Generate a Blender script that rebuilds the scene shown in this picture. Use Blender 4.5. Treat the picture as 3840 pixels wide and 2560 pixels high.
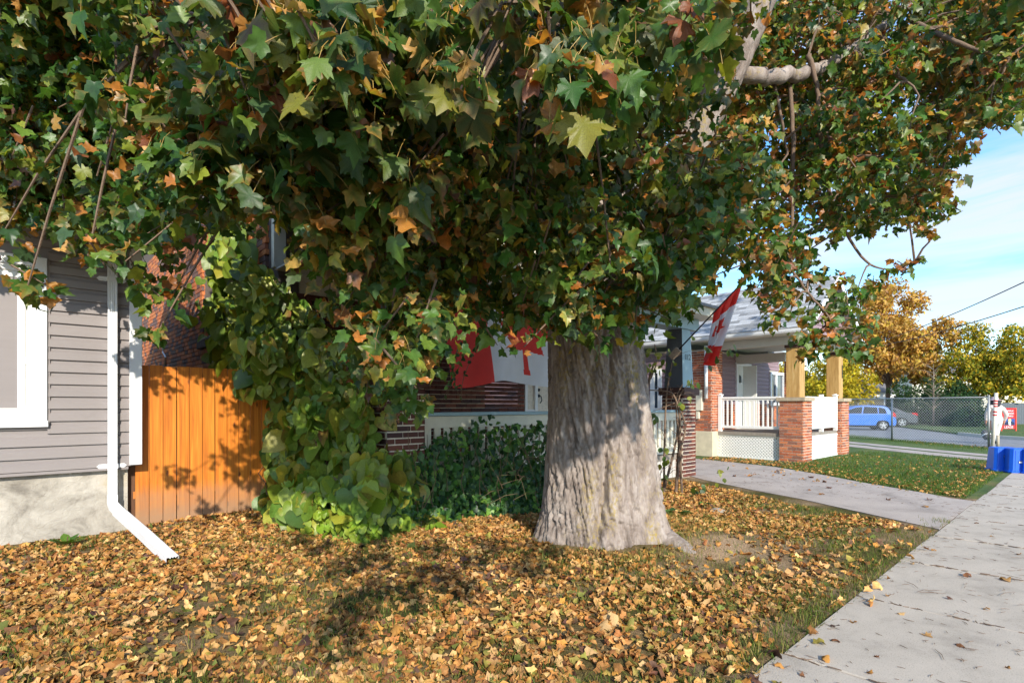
import bpy, bmesh, math, random
import numpy as np
from mathutils import Vector, Matrix

for o in list(bpy.data.objects):
    bpy.data.objects.remove(o, do_unlink=True)
SC = bpy.context.scene
COL = SC.collection
random.seed(11)
rng = np.random.default_rng(11)

# ------------------------------------------------------------------ camera
# World: +X runs along the street, +Y from the pavement towards the houses, Z up.
F, TH, EYE, HY = 2050.0, math.radians(47), 1.5, 1520.0
CT, ST = math.cos(TH), math.sin(TH)
cam = bpy.data.cameras.new('camera')
camo = bpy.data.objects.new('camera', cam)
COL.objects.link(camo)
cam.sensor_width = 36.0
cam.lens = 36.0 * F / 3840.0
cam.shift_y = 240.0 / 3840.0
cam.clip_start = 0.05
cam.clip_end = 3000
camo.location = (0, 0, EYE)
camo.rotation_euler = (math.radians(90), 0, TH - math.radians(90))
SC.camera = camo

# ------------------------------------------------------------------ sky and sun
LIGHT = Vector((0.50, 1.0, -0.57)).normalized()          # direction the sunlight travels
SUN_EL = math.asin(-LIGHT.z)
SUN_ROT = math.atan2(-LIGHT.x, -LIGHT.y)
world = bpy.data.worlds.new('World')
SC.world = world
world.use_nodes = True
wn, wl = world.node_tree.nodes, world.node_tree.links
wn.clear()
sky = wn.new('ShaderNodeTexSky')
sky.sky_type = 'NISHITA'
sky.sun_disc = False
sky.sun_elevation = SUN_EL
sky.sun_rotation = SUN_ROT
sky.air_density = 1.0
sky.dust_density = 0.15
sky.ozone_density = 3.0
geo = wn.new('ShaderNodeTexCoord')
sep = wn.new('ShaderNodeSeparateXYZ')
wl.new(geo.outputs['Generated'], sep.inputs[0])
addz = wn.new('ShaderNodeMath'); addz.operation = 'ADD'; addz.inputs[1].default_value = 0.22
wl.new(sep.outputs['Z'], addz.inputs[0])
mxz = wn.new('ShaderNodeMath'); mxz.operation = 'MAXIMUM'; mxz.inputs[1].default_value = 0.05
wl.new(addz.outputs[0], mxz.inputs[0])
dvx = wn.new('ShaderNodeMath'); dvx.operation = 'DIVIDE'
dvy = wn.new('ShaderNodeMath'); dvy.operation = 'DIVIDE'
wl.new(sep.outputs['X'], dvx.inputs[0]); wl.new(mxz.outputs[0], dvx.inputs[1])
wl.new(sep.outputs['Y'], dvy.inputs[0]); wl.new(mxz.outputs[0], dvy.inputs[1])
cmb = wn.new('ShaderNodeCombineXYZ')
wl.new(dvx.outputs[0], cmb.inputs[0]); wl.new(dvy.outputs[0], cmb.inputs[1])
mp = wn.new('ShaderNodeMapping')
mp.inputs['Rotation'].default_value = (0, 0, math.radians(18))
mp.inputs['Scale'].default_value = (2.6, 0.95, 1)
wl.new(cmb.outputs[0], mp.inputs[0])
cn = wn.new('ShaderNodeTexNoise')
cn.inputs['Scale'].default_value = 1.35
cn.inputs['Detail'].default_value = 9
cn.inputs['Roughness'].default_value = 0.55
cn.inputs['Distortion'].default_value = 0.5
wl.new(mp.outputs[0], cn.inputs[0])
cr = wn.new('ShaderNodeValToRGB')
cr.color_ramp.elements[0].position = 0.38
cr.color_ramp.elements[0].color = (0.0, 0.0, 0.0, 1)
cr.color_ramp.elements[1].position = 0.64
cr.color_ramp.elements[1].color = (0.85, 0.85, 0.85, 1)
wl.new(cn.outputs['Fac'], cr.inputs[0])
cmix = wn.new('ShaderNodeMixRGB')
cmix.inputs[2].default_value = (1.95, 2.03, 2.12, 1)
wl.new(cr.outputs[0], cmix.inputs[0])
hsv = wn.new('ShaderNodeHueSaturation'); hsv.inputs['Saturation'].default_value = 1.25; hsv.inputs['Value'].default_value = 0.86
wl.new(sky.outputs[0], hsv.inputs['Color'])
wl.new(hsv.outputs[0], cmix.inputs[1])
bg = wn.new('ShaderNodeBackground')
bg.inputs[1].default_value = 0.15
wl.new(cmix.outputs[0], bg.inputs[0])
wo = wn.new('ShaderNodeOutputWorld')
wl.new(bg.outputs[0], wo.inputs[0])

sun = bpy.data.lights.new('sun', 'SUN')
sun.energy = 2.1
sun.angle = math.radians(0.53)
sun.color = (1.0, 0.92, 0.79)
suno = bpy.data.objects.new('sun', sun)
COL.objects.link(suno)
suno.location = (-6, -12, 12)
suno.rotation_euler = LIGHT.to_track_quat('-Z', 'Y').to_euler()

SC.view_settings.view_transform = 'Standard'
SC.view_settings.look = 'None'
SC.view_settings.exposure = 1.65
SC.view_settings.gamma = 1.0
SC.view_settings.use_curve_mapping = False
SC.render.engine = 'CYCLES'
SC.cycles.use_denoising = True
SC.cycles.max_bounces = 9
SC.cycles.diffuse_bounces = 6
SC.cycles.transmission_bounces = 4
SC.cycles.transparent_max_bounces = 6
SC.cycles.sample_clamp_indirect = 6

# ------------------------------------------------------------------ helpers
def lin(r, g, b):
    f = lambda v: (v / 255.0) / 12.92 if v <= 10.3 else (((v / 255.0) + 0.055) / 1.055) ** 2.4
    return (f(r), f(g), f(b), 1.0)

def at(px, py, d):
    r = (px - 1920.0) / F * d
    return Vector((CT * d + ST * r, ST * d - CT * r, EYE - (py - HY) * d / F))

def gp(px, py, z=0.0):
    return at(px, py, F * (EYE - z) / (py - HY))

def onY(px, py, Y):
    k = (px - 1920.0) / F
    return at(px, py, Y / (ST - CT * k))

def onX(px, py, X):
    k = (px - 1920.0) / F
    return at(px, py, X / (CT + ST * k))

def proj(P):
    P = np.asarray(P, dtype=float)
    d = CT * P[..., 0] + ST * P[..., 1]
    d = np.where(np.abs(d) < 1e-4, 1e-4, d)
    r = ST * P[..., 0] - CT * P[..., 1]
    return 1920 + F * r / d, HY - F * (P[..., 2] - EYE) / d, d

_tab = np.random.default_rng(3).random(4096)
def vnoise(x, y, z):
    x = np.asarray(x, float); y = np.asarray(y, float); z = np.asarray(z, float)
    xi = np.floor(x).astype(np.int64); yi = np.floor(y).astype(np.int64); zi = np.floor(z).astype(np.int64)
    fx = x - xi; fy = y - yi; fz = z - zi
    fx = fx * fx * (3 - 2 * fx); fy = fy * fy * (3 - 2 * fy); fz = fz * fz * (3 - 2 * fz)
    def h(a, b, c):
        return _tab[((a * 73856093) ^ (b * 19349663) ^ (c * 83492791)) & 4095]
    def L(a, b, t): return a + (b - a) * t
    return L(L(L(h(xi, yi, zi), h(xi + 1, yi, zi), fx), L(h(xi, yi + 1, zi), h(xi + 1, yi + 1, zi), fx), fy),
             L(L(h(xi, yi, zi + 1), h(xi + 1, yi, zi + 1), fx), L(h(xi, yi + 1, zi + 1), h(xi + 1, yi + 1, zi + 1), fx), fy), fz)

def fbm(x, y, z, n=4):
    s = 0; a = 0.5
    for i in range(n):
        s = s + a * vnoise(x * 2 ** i + 17 * i, y * 2 ** i + 5 * i, z * 2 ** i + 9 * i); a *= 0.5
    return s / (1 - 0.5 ** n)

WPOS = {}
def put(o, parent=None, loc=(0, 0, 0)):
    """link o with its world translation loc under parent (parents are never rotated or scaled)"""
    COL.objects.link(o)
    loc = Vector(loc)
    if parent is not None:
        o.parent = parent
        o.location = loc - WPOS[parent.name]
    else:
        o.location = loc
    WPOS[o.name] = loc
    return o

def tag(o, label=None, cat=None, group=None, kind=None):
    if label: o['label'] = label
    if cat: o['category'] = cat
    if group: o['group'] = group
    if kind: o['kind'] = kind
    return o

def thing(name, loc, label, cat, group=None):
    o = bpy.data.objects.new(name, None)
    o.empty_display_size = 0.2
    put(o, None, loc)
    return tag(o, label, cat, group)

def mesh_np(name, V, T, col=None, mat=None, smooth=False, matidx=None):
    """triangle (or quad) mesh from arrays"""
    V = np.ascontiguousarray(V, dtype=np.float32); T = np.ascontiguousarray(T, dtype=np.int32)
    me = bpy.data.meshes.new(name)
    k = T.shape[1]
    me.vertices.add(len(V)); me.vertices.foreach_set('co', V.ravel())
    me.loops.add(T.size); me.loops.foreach_set('vertex_index', T.ravel())
    me.polygons.add(len(T))
    me.polygons.foreach_set('loop_start', np.arange(0, T.size, k, dtype=np.int32))
    me.polygons.foreach_set('loop_total', np.full(len(T), k, dtype=np.int32))
    if smooth: me.polygons.foreach_set('use_smooth', np.ones(len(T), dtype=bool))
    if matidx is not None: me.polygons.foreach_set('material_index', np.ascontiguousarray(matidx, dtype=np.int32))
    if mat is not None:
        for m in (mat if isinstance(mat, (list, tuple)) else [mat]): me.materials.append(m)
    if col is not None:
        c = np.ones((len(V), 4), dtype=np.float32); c[:, :3] = np.asarray(col)[:, :3]
        a = me.color_attributes.new('Col', 'FLOAT_COLOR', 'POINT')
        a.data.foreach_set('color', c.ravel())
    me.update(calc_edges=True)
    me.validate()
    return me

class MB:
    def __init__(s): s.v = []; s.f = []; s.m = []; s.c = []; s.cur = 0; s.col = None
    def _add(s, vs, fs):
        b = len(s.v); s.v += [tuple(v) for v in vs]
        if s.col is not None: s.c += [s.col] * len(vs)
        for f in fs: s.f.append(tuple(b + i for i in f)); s.m.append(s.cur)
        return s
    def box(s, a, b):
        x0, y0, z0 = [min(p, q) for p, q in zip(a, b)]; x1, y1, z1 = [max(p, q) for p, q in zip(a, b)]
        return s._add([(x0,y0,z0),(x1,y0,z0),(x1,y1,z0),(x0,y1,z0),(x0,y0,z1),(x1,y0,z1),(x1,y1,z1),(x0,y1,z1)],
                      [(3,2,1,0),(4,5,6,7),(0,1,5,4),(1,2,6,5),(2,3,7,6),(3,0,4,7)])
    def beam(s, p, q, w, h, up=(0, 0, 1)):
        p = Vector(p); q = Vector(q); t = (q - p).normalized(); up = Vector(up)
        x = t.cross(up)
        if x.length < 1e-4: x = t.cross(Vector((1, 0, 0)))
        x.normalize(); y = x.cross(t).normalized()
        vs = []
        for e in (p, q):
            for i, j in ((-1,-1),(1,-1),(1,1),(-1,1)): vs.append(e + x * (i * w / 2) + y * (j * h / 2))
        return s._add(vs, [(3,2,1,0),(4,5,6,7),(0,1,5,4),(1,2,6,5),(2,3,7,6),(3,0,4,7)])
    def tube(s, pts, rad, n=8, cap=True):
        pts = [Vector(p) for p in pts]
        if not isinstance(rad, (list, tuple)): rad = [rad] * len(pts)
        vs = []; fs = []; ref = None
        for i, p in enumerate(pts):
            t = (pts[min(i + 1, len(pts) - 1)] - pts[max(i - 1, 0)])
            t = t.normalized() if t.length > 1e-9 else Vector((0, 0, 1))
            if ref is None:
                ref = t.cross(Vector((0.3, 0.9, 0.2)))
                if ref.length < 1e-3: ref = t.cross(Vector((1, 0, 0)))
            ref = (ref - t * ref.dot(t)).normalized(); b = t.cross(ref)
            for k in range(n):
                a = 2 * math.pi * k / n
                vs.append(p + (ref * math.cos(a) + b * math.sin(a)) * rad[i])
        for i in range(len(pts) - 1):
            for k in range(n):
                fs.append((i*n+k, i*n+(k+1)%n, (i+1)*n+(k+1)%n, (i+1)*n+k))
        if cap:
            fs.append(tuple(range(n-1, -1, -1))); fs.append(tuple((len(pts)-1)*n+k for k in range(n)))
        return s._add(vs, fs)
    def lathe(s, c, prof, n=20, axis=Vector((0, 0, 1)), cap=True):
        c = Vector(c); axis = Vector(axis).normalized()
        x = axis.cross(Vector((0.31, 0.2, 0.93)));  x.normalize(); y = axis.cross(x)
        vs = []; fs = []
        for (h, r) in prof:
            for k in range(n):
                a = 2 * math.pi * k / n
                vs.append(c + axis * h + (x * math.cos(a) + y * math.sin(a)) * r)
        for i in range(len(prof) - 1):
            for k in range(n): fs.append((i*n+k, i*n+(k+1)%n, (i+1)*n+(k+1)%n, (i+1)*n+k))
        if cap:
            fs.append(tuple(range(n-1, -1, -1))); fs.append(tuple((len(prof)-1)*n+k for k in range(n)))
        return s._add(vs, fs)
    def prism(s, poly, ext):
        """poly: list of 3D points; ext: extrusion vector"""
        n = len(poly); e = Vector(ext)
        vs = [Vector(p) for p in poly] + [Vector(p) + e for p in poly]
        fs = [tuple(range(n-1, -1, -1)), tuple(range(n, 2*n))] + [(i, (i+1)%n, n+(i+1)%n, n+i) for i in range(n)]
        return s._add(vs, fs)
    def xf(s, M):
        s.v = [tuple(M @ Vector(v)) for v in s.v]; return s
    def mesh(s, name, mat, smooth=False, bevel=0.0, seg=1):
        me = bpy.data.meshes.new(name)
        me.from_pydata(s.v, [], s.f)
        for m in (mat if isinstance(mat, (list, tuple)) else [mat]): me.materials.append(m)
        if any(s.m): me.polygons.foreach_set('material_index', s.m)
        bm = bmesh.new(); bm.from_mesh(me)
        bmesh.ops.recalc_face_normals(bm, faces=bm.faces)
        if bevel > 0:
            es = [e for e in bm.edges if len(e.link_faces) == 2 and e.calc_face_angle(0) > 0.6]
            bmesh.ops.bevel(bm, geom=es, offset=bevel, segments=seg, affect='EDGES', profile=0.6)
        bm.to_mesh(me); bm.free()
        if smooth:
            me.polygons.foreach_set('use_smooth', np.ones(len(me.polygons), dtype=bool))
        if s.c and len(s.c) == len(me.vertices):
            a = me.color_attributes.new('Col', 'FLOAT_COLOR', 'POINT')
            a.data.foreach_set('color', np.array(s.c, dtype=np.float32).ravel())
        me.update()
        return me
    def build(s, name, mat, parent=None, smooth=False, bevel=0.0, loc=None, seg=1):
        me = s.mesh(name, mat, smooth, bevel, seg)
        if loc is not None:
            me.transform(Matrix.Translation(-Vector(loc)))
        return put(bpy.data.objects.new(name, me), parent, loc or (0, 0, 0))

def smooth_by_angle(o, ang=0.6):
    me = o.data
    me.polygons.foreach_set('use_smooth', np.ones(len(me.polygons), dtype=bool))
    try: me.set_sharp_from_angle(angle=ang)
    except Exception: pass

# ------------------------------------------------------------------ materials
MATS = {}
def nt(name):
    m = bpy.data.materials.new(name); m.use_nodes = True
    MATS[name] = m
    return m, m.node_tree.nodes, m.node_tree.links, m.node_tree.nodes['Principled BSDF']

def tex(nodes, links, kind, scale, detail=4, rough=0.55, space='Object', stretch=None, dist=0.0):
    tc = nodes.new('ShaderNodeTexCoord'); mpn = nodes.new('ShaderNodeMapping')
    links.new(tc.outputs[space], mpn.inputs[0])
    if stretch: mpn.inputs['Scale'].default_value = stretch
    t = nodes.new({'noise': 'ShaderNodeTexNoise', 'vor': 'ShaderNodeTexVoronoi', 'wave': 'ShaderNodeTexWave'}[kind])
    t.inputs['Scale'].default_value = scale
    if kind == 'noise':
        t.inputs['Detail'].default_value = detail; t.inputs['Roughness'].default_value = rough
        t.inputs['Distortion'].default_value = dist
    links.new(mpn.outputs[0], t.inputs['Vector'])
    return t

def ramp(nodes, links, src, stops):
    r = nodes.new('ShaderNodeValToRGB'); e = r.color_ramp.elements
    while len(e) < len(stops): e.new(0.5)
    for i, (p, c) in enumerate(stops): e[i].position = p; e[i].color = c
    links.new(src, r.inputs[0]); return r

def bump(nodes, links, src, bsdf, strength=0.3, dist=0.01):
    b = nodes.new('ShaderNodeBump'); b.inputs['Strength'].default_value = strength; b.inputs['Distance'].default_value = dist
    links.new(src, b.inputs['Height']); links.new(b.outputs[0], bsdf.inputs['Normal']); return b

def plain(name, rgb, rough=0.6, var=0.12, scale=6, metal=0.0, bmp=0.0, bscale=60, stretch=None, spec=None, dirt=None):
    """one paint or material with low-contrast mottling, fine relief and optional dirt"""
    m, n, l, b = nt(name)
    c = lin(*rgb)
    t = tex(n, l, 'noise', scale, 6, 0.62, stretch=stretch)
    lo = tuple(v * (1 - var) for v in c[:3]) + (1,); hi = tuple(min(1, v * (1 + var)) for v in c[:3]) + (1,)
    r = ramp(n, l, t.outputs['Fac'], [(0.3, lo), (0.7, hi)])
    out = r.outputs[0]
    if dirt:
        t2 = tex(n, l, 'noise', dirt[1], 8, 0.7)
        r2 = ramp(n, l, t2.outputs['Fac'], [(dirt[2], (0, 0, 0, 1)), (dirt[2] + 0.18, (1, 1, 1, 1))])
        mx = n.new('ShaderNodeMixRGB'); mx.inputs[2].default_value = lin(*dirt[0])
        mf = n.new('ShaderNodeMath'); mf.operation = 'MULTIPLY'; mf.inputs[1].default_value = dirt[3]
        l.new(r2.outputs[0], mf.inputs[0]); l.new(mf.outputs[0], mx.inputs[0]); l.new(out, mx.inputs[1]); out = mx.outputs[0]
    l.new(out, b.inputs['Base Color'])
    b.inputs['Roughness'].default_value = rough; b.inputs['Metallic'].default_value = metal
    if spec is not None: b.inputs['Specular IOR Level'].default_value = spec
    if bmp:
        t3 = tex(n, l, 'noise', bscale, 5, 0.6, stretch=stretch); bump(n, l, t3.outputs['Fac'], b, bmp, 0.01)
    return m

def leafmat(name, rough=0.5, trans=0.35, spec=0.35, vein=True, tint=(1.15, 1.1, 0.55)):
    m, n, l, b = nt(name)
    a = n.new('ShaderNodeAttribute'); a.attribute_name = 'Col'
    t = tex(n, l, 'noise', 34, 4, 0.6, space='Object')
    r = ramp(n, l, t.outputs['Fac'], [(0.3, (0.68, 0.68, 0.68, 1)), (0.72, (1.18, 1.18, 1.18, 1))])
    mx = n.new('ShaderNodeMixRGB'); mx.blend_type = 'MULTIPLY'; mx.inputs[0].default_value = 1
    l.new(a.outputs['Color'], mx.inputs[1]); l.new(r.outputs[0], mx.inputs[2])
    l.new(mx.outputs[0], b.inputs['Base Color'])
    b.inputs['Roughness'].default_value = rough; b.inputs['Specular IOR Level'].default_value = spec
    bump(n, l, t.outputs['Fac'], b, 0.35, 0.004)
    out = n['Material Output']
    tr = n.new('ShaderNodeBsdfTranslucent')
    m2 = n.new('ShaderNodeMixRGB'); m2.blend_type = 'MULTIPLY'; m2.inputs[0].default_value = 1; m2.inputs[2].default_value = tint + (1,)
    l.new(mx.outputs[0], m2.inputs[1]); l.new(m2.outputs[0], tr.inputs[0])
    ms = n.new('ShaderNodeMixShader'); ms.inputs[0].default_value = trans
    l.new(b.outputs[0], ms.inputs[1]); l.new(tr.outputs[0], ms.inputs[2]); l.new(ms.outputs[0], out.inputs['Surface'])
    return m

def colmat(name, rough=0.8, nscale=25, var=0.25, bmp=0.5, bscale=90, stain=None):
    m, n, l, b = nt(name)
    a = n.new('ShaderNodeAttribute'); a.attribute_name = 'Col'
    t = tex(n, l, 'noise', nscale, 6, 0.65)
    r = ramp(n, l, t.outputs['Fac'], [(0.28, (1 - var,) * 3 + (1,)), (0.72, (1 + var,) * 3 + (1,))])
    mx = n.new('ShaderNodeMixRGB'); mx.blend_type = 'MULTIPLY'; mx.inputs[0].default_value = 1
    l.new(a.outputs['Color'], mx.inputs[1]); l.new(r.outputs[0], mx.inputs[2]); l.new(mx.outputs[0], b.inputs['Base Color'])
    b.inputs['Roughness'].default_value = rough; b.inputs['Specular IOR Level'].default_value = 0.25
    t2 = tex(n, l, 'noise', bscale, 4, 0.6); bump(n, l, t2.outputs['Fac'], b, bmp, 0.006)
    return m

M_LEAF = leafmat('maple_leaf_green', 0.40, 0.45, 0.5)
M_VINE = leafmat('vine_leaf', 0.42, 0.32, 0.5)
M_DRY = leafmat('dry_leaf', 0.75, 0.12, 0.2, tint=(1.1, 0.9, 0.6))
M_FARLEAF = leafmat('far_leaf', 0.65, 0.3, 0.2)
M_GRASS = leafmat('grass_blade', 0.6, 0.3, 0.25)
M_BRICK = colmat('brick_face', 0.85, 30, 0.28, 0.6, 110)
M_MORTAR = plain('mortar', (222, 212, 196), 0.95, 0.15, 20, bmp=0.5)
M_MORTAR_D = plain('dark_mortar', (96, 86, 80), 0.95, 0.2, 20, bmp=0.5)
M_SHINGLE = colmat('asphalt_shingle', 0.95, 40, 0.3, 0.8, 220)
M_WHITE = plain('white_aluminium', (226, 228, 230), 0.38, 0.04, 3, dirt=((150, 145, 135), 5, 0.62, 0.35))
M_VINYL = plain('white_vinyl', (228, 228, 226), 0.45, 0.03, 3)
M_SIDING = plain('taupe_siding', (136, 129, 128), 0.5, 0.07, 3, bmp=0.12, bscale=70, stretch=(0.15, 1, 1.6), dirt=((98, 92, 88), 3, 0.6, 0.3))
M_MAUVE = plain('mauve_siding', (140, 118, 124), 0.6, 0.07, 3, bmp=0.1, stretch=(0.3, 0.3, 1.4))
M_CREAM = plain('cream_siding', (214, 204, 178), 0.65, 0.06, 3, dirt=((170, 158, 130), 3, 0.6, 0.3))
M_CREAMP = plain('cream_paint', (206, 202, 184), 0.6, 0.08, 6, dirt=((140, 132, 112), 6, 0.58, 0.4))
M_TEAL = plain('teal_paint', (138, 164, 172), 0.5, 0.07, 5, dirt=((120, 140, 145), 7, 0.6, 0.4))
M_GREYP_SHADE = plain('slate_paint_and_shade', (92, 100, 108), 0.55, 0.08, 5)  # far fence boards' own colour; on the porch posts it is painted shade
M_DARK = plain('black_plastic', (26, 26, 28), 0.5, 0.1, 8)
M_CAP = plain('brown_cap', (78, 52, 46), 0.7, 0.15, 12, bmp=0.3)
M_STONE = plain('limestone_cap', (168, 154, 132), 0.9, 0.22, 9, bmp=0.6, bscale=40)
M_SOFFIT = plain('soffit', (205, 204, 198), 0.6, 0.04, 4)
M_CONCBASE = plain('cement_block', (200, 190, 165), 0.9, 0.12, 5, bmp=0.4)
M_STEEL = plain('galvanised_steel', (165, 166, 164), 0.5, 0.12, 30, 0.6, dirt=((130, 84, 52), 3, 0.55, 0.7))
M_RED = plain('red_paint', (190, 34, 40), 0.5, 0.06, 4)
M_BLUEBIN = plain('blue_bin_plastic', (16, 92, 214), 0.4, 0.06, 4, spec=0.4, dirt=((60, 100, 160), 6, 0.62, 0.25))
M_BLACKCABLE = plain('cable', (28, 28, 30), 0.6, 0.1, 10)
M_BARKTWIG = plain('twig_bark', (112, 92, 76), 0.9, 0.25, 20, bmp=0.5, bscale=80)
M_STEM = plain('vine_stem', (96, 74, 52), 0.9, 0.25, 20)
M_DOOR = plain('door_paint', (222, 224, 218), 0.4, 0.03, 3)
M_DECK = plain('grey_deck', (138, 130, 120), 0.85, 0.2, 4, bmp=0.3, stretch=(1, 6, 1))
M_DECKING = plain('roof_deck', (150, 150, 152), 0.95, 0.15, 20, bmp=0.5)
M_ROCK = plain('stone', (150, 140, 126), 0.9, 0.2, 9, bmp=0.6)

def glassmat(name, rgb, rough=0.06):
    m, n, l, b = nt(name)
    t = tex(n, l, 'noise', 1.2, 3)
    c = lin(*rgb)
    r = ramp(n, l, t.outputs['Fac'], [(0.35, tuple(v * 0.75 for v in c[:3]) + (1,)), (0.65, tuple(v * 1.2 for v in c[:3]) + (1,))])
    l.new(r.outputs[0], b.inputs['Base Color'])
    b.inputs['Roughness'].default_value = rough; b.inputs['Specular IOR Level'].default_value = 0.9
    return m
M_GLASS = glassmat('window_glass', (58, 72, 84))
M_CARGLASS = glassmat('car_glass', (34, 40, 44), 0.04)
M_CLEAR = None
def clearglass(name):
    m, n, l, b = nt(name)
    tr = n.new('ShaderNodeBsdfTransparent'); tr.inputs[0].default_value = (0.55, 0.62, 0.66, 1)
    gl = n.new('ShaderNodeBsdfGlossy'); gl.inputs['Roughness'].default_value = 0.03
    fr = n.new('ShaderNodeFresnel'); fr.inputs[0].default_value = 1.5
    ad = n.new('ShaderNodeMath'); ad.operation = 'ADD'; ad.inputs[1].default_value = 0.16; l.new(fr.outputs[0], ad.inputs[0])
    ms = n.new('ShaderNodeMixShader'); l.new(ad.outputs[0], ms.inputs[0]); l.new(tr.outputs[0], ms.inputs[1]); l.new(gl.outputs[0], ms.inputs[2])
    l.new(ms.outputs[0], n['Material Output'].inputs['Surface'])
    return m
M_CLEAR = clearglass('clear_pane')
M_CURTAIN = plain('curtain_cloth', (116, 134, 146), 0.9, 0.08, 3, stretch=(6, 6, 0.3))
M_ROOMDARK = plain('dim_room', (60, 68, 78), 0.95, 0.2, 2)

# parged foundation: pale cement with grey and yellowish stains
m, n, l, b = nt('parged_foundation'); M_PARGE = m
t = tex(n, l, 'noise', 2.2, 9, 0.66, dist=0.5)
r = ramp(n, l, t.outputs['Fac'], [(0.30, lin(104, 98, 90)), (0.44, lin(158, 152, 142)), (0.58, lin(182, 176, 166)), (0.72, lin(174, 164, 142))])
l.new(r.outputs[0], b.inputs['Base Color']); b.inputs['Roughness'].default_value = 0.92
t2 = tex(n, l, 'noise', 11, 6, 0.6, dist=1.2); bump(n, l, t2.outputs['Fac'], b, 0.5, 0.03)

# stained cedar fence boards: warm orange with vertical grain, knots and a grey weathered foot
m, n, l, b = nt('stained_fence_board'); M_FENCE = m
oi = n.new('ShaderNodeObjectInfo')
tc = n.new('ShaderNodeTexCoord'); mpn = n.new('ShaderNodeMapping'); mpn.inputs['Scale'].default_value = (22, 22, 0.9)
addv = n.new('ShaderNodeVectorMath'); addv.operation = 'ADD'
mulr = n.new('ShaderNodeMath'); mulr.operation = 'MULTIPLY'; mulr.inputs[1].default_value = 37
l.new(oi.outputs['Random'], mulr.inputs[0]); l.new(tc.outputs['Object'], addv.inputs[0]); l.new(mulr.outputs[0], addv.inputs[1])
l.new(addv.outputs[0], mpn.inputs[0])
tn = n.new('ShaderNodeTexNoise'); tn.inputs['Scale'].default_value = 1.4; tn.inputs['Detail'].default_value = 8; tn.inputs['Distortion'].default_value = 0.7
l.new(mpn.outputs[0], tn.inputs[0])
r = ramp(n, l, tn.outputs['Fac'], [(0.25, lin(164, 88, 18)), (0.5, lin(200, 116, 28)), (0.75, lin(214, 138, 44))])
mk = n.new('ShaderNodeMapping'); mk.inputs['Scale'].default_value = (7, 7, 2.6); l.new(addv.outputs[0], mk.inputs[0])
vk = n.new('ShaderNodeTexVoronoi'); vk.inputs['Scale'].default_value = 1.0; l.new(mk.outputs[0], vk.inputs[0])
rk = ramp(n, l, vk.outputs['Distance'], [(0.05, (1, 1, 1, 1)), (0.13, (0, 0, 0, 1))])
mxk = n.new('ShaderNodeMixRGB'); mxk.inputs[2].default_value = lin(112, 56, 18); l.new(rk.outputs[0], mxk.inputs[0]); l.new(r.outputs[0], mxk.inputs[1])
sz = n.new('ShaderNodeSeparateXYZ'); l.new(tc.outputs['Object'], sz.inputs[0])
wn2 = tex(n, l, 'noise', 4, 4)
ad = n.new('ShaderNodeMath'); ad.operation = 'MULTIPLY_ADD'; ad.inputs[1].default_value = 0.5; l.new(wn2.outputs['Fac'], ad.inputs[0]); l.new(sz.outputs['Z'], ad.inputs[2])
rz = ramp(n, l, ad.outputs[0], [(0.36, (0.85, 0.85, 0.85, 1)), (0.78, (0, 0, 0, 1))])
mxz2 = n.new('ShaderNodeMixRGB'); mxz2.inputs[2].default_value = lin(150, 122, 96); l.new(rz.outputs[0], mxz2.inputs[0]); l.new(mxk.outputs[0], mxz2.inputs[1])
l.new(mxz2.outputs[0], b.inputs['Base Color']); b.inputs['Roughness'].default_value = 0.55
bump(n, l, tn.outputs['Fac'], b, 0.25, 0.004)

# pressure-treated yellow posts
m, n, l, b = nt('yellow_pine_post'); M_PINE = m
t = tex(n, l, 'noise', 2.2, 7, 0.6, stretch=(8, 8, 0.9), dist=0.8)
r = ramp(n, l, t.outputs['Fac'], [(0.28, lin(156, 118, 64)), (0.55, lin(186, 150, 92)), (0.75, lin(198, 168, 116))])
l.new(r.outputs[0], b.inputs['Base Color']); b.inputs['Roughness'].default_value = 0.6
bump(n, l, t.outputs['Fac'], b, 0.2, 0.01)

# maple bark
m, n, l, b = nt('maple_bark'); M_BARK = m
t = tex(n, l, 'noise', 9, 9, 0.68, stretch=(1, 1, 0.28), dist=0.6)
r = ramp(n, l, t.outputs['Fac'], [(0.26, lin(80, 70, 64)), (0.45, lin(136, 124, 116)), (0.62, lin(164, 153, 145)), (0.8, lin(186, 177, 169))])
t2 = tex(n, l, 'noise', 2.0, 6, 0.7, stretch=(1.6, 1.6, 0.45))
r2 = ramp(n, l, t2.outputs['Fac'], [(0.52, (0, 0, 0, 1)), (0.64, (0.8, 0.8, 0.8, 1))])
t4 = tex(n, l, 'noise', 30, 4, 0.7)
mm = n.new('ShaderNodeMath'); mm.operation = 'MULTIPLY'; l.new(r2.outputs[0], mm.inputs[0])
r4 = ramp(n, l, t4.outputs['Fac'], [(0.45, (0, 0, 0, 1)), (0.6, (1, 1, 1, 1))]); l.new(r4.outputs[0], mm.inputs[1])
mx = n.new('ShaderNodeMixRGB'); mx.inputs[2].default_value = lin(158, 138, 66); l.new(mm.outputs[0], mx.inputs[0]); l.new(r.outputs[0], mx.inputs[1])
l.new(mx.outputs[0], b.inputs['Base Color']); b.inputs['Roughness'].default_value = 0.95; b.inputs['Specular IOR Level'].default_value = 0.1
t3 = tex(n, l, 'noise', 26, 8, 0.7, stretch=(1, 1, 0.22), dist=0.5); bump(n, l, t3.outputs['Fac'], b, 0.9, 0.02)

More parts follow.
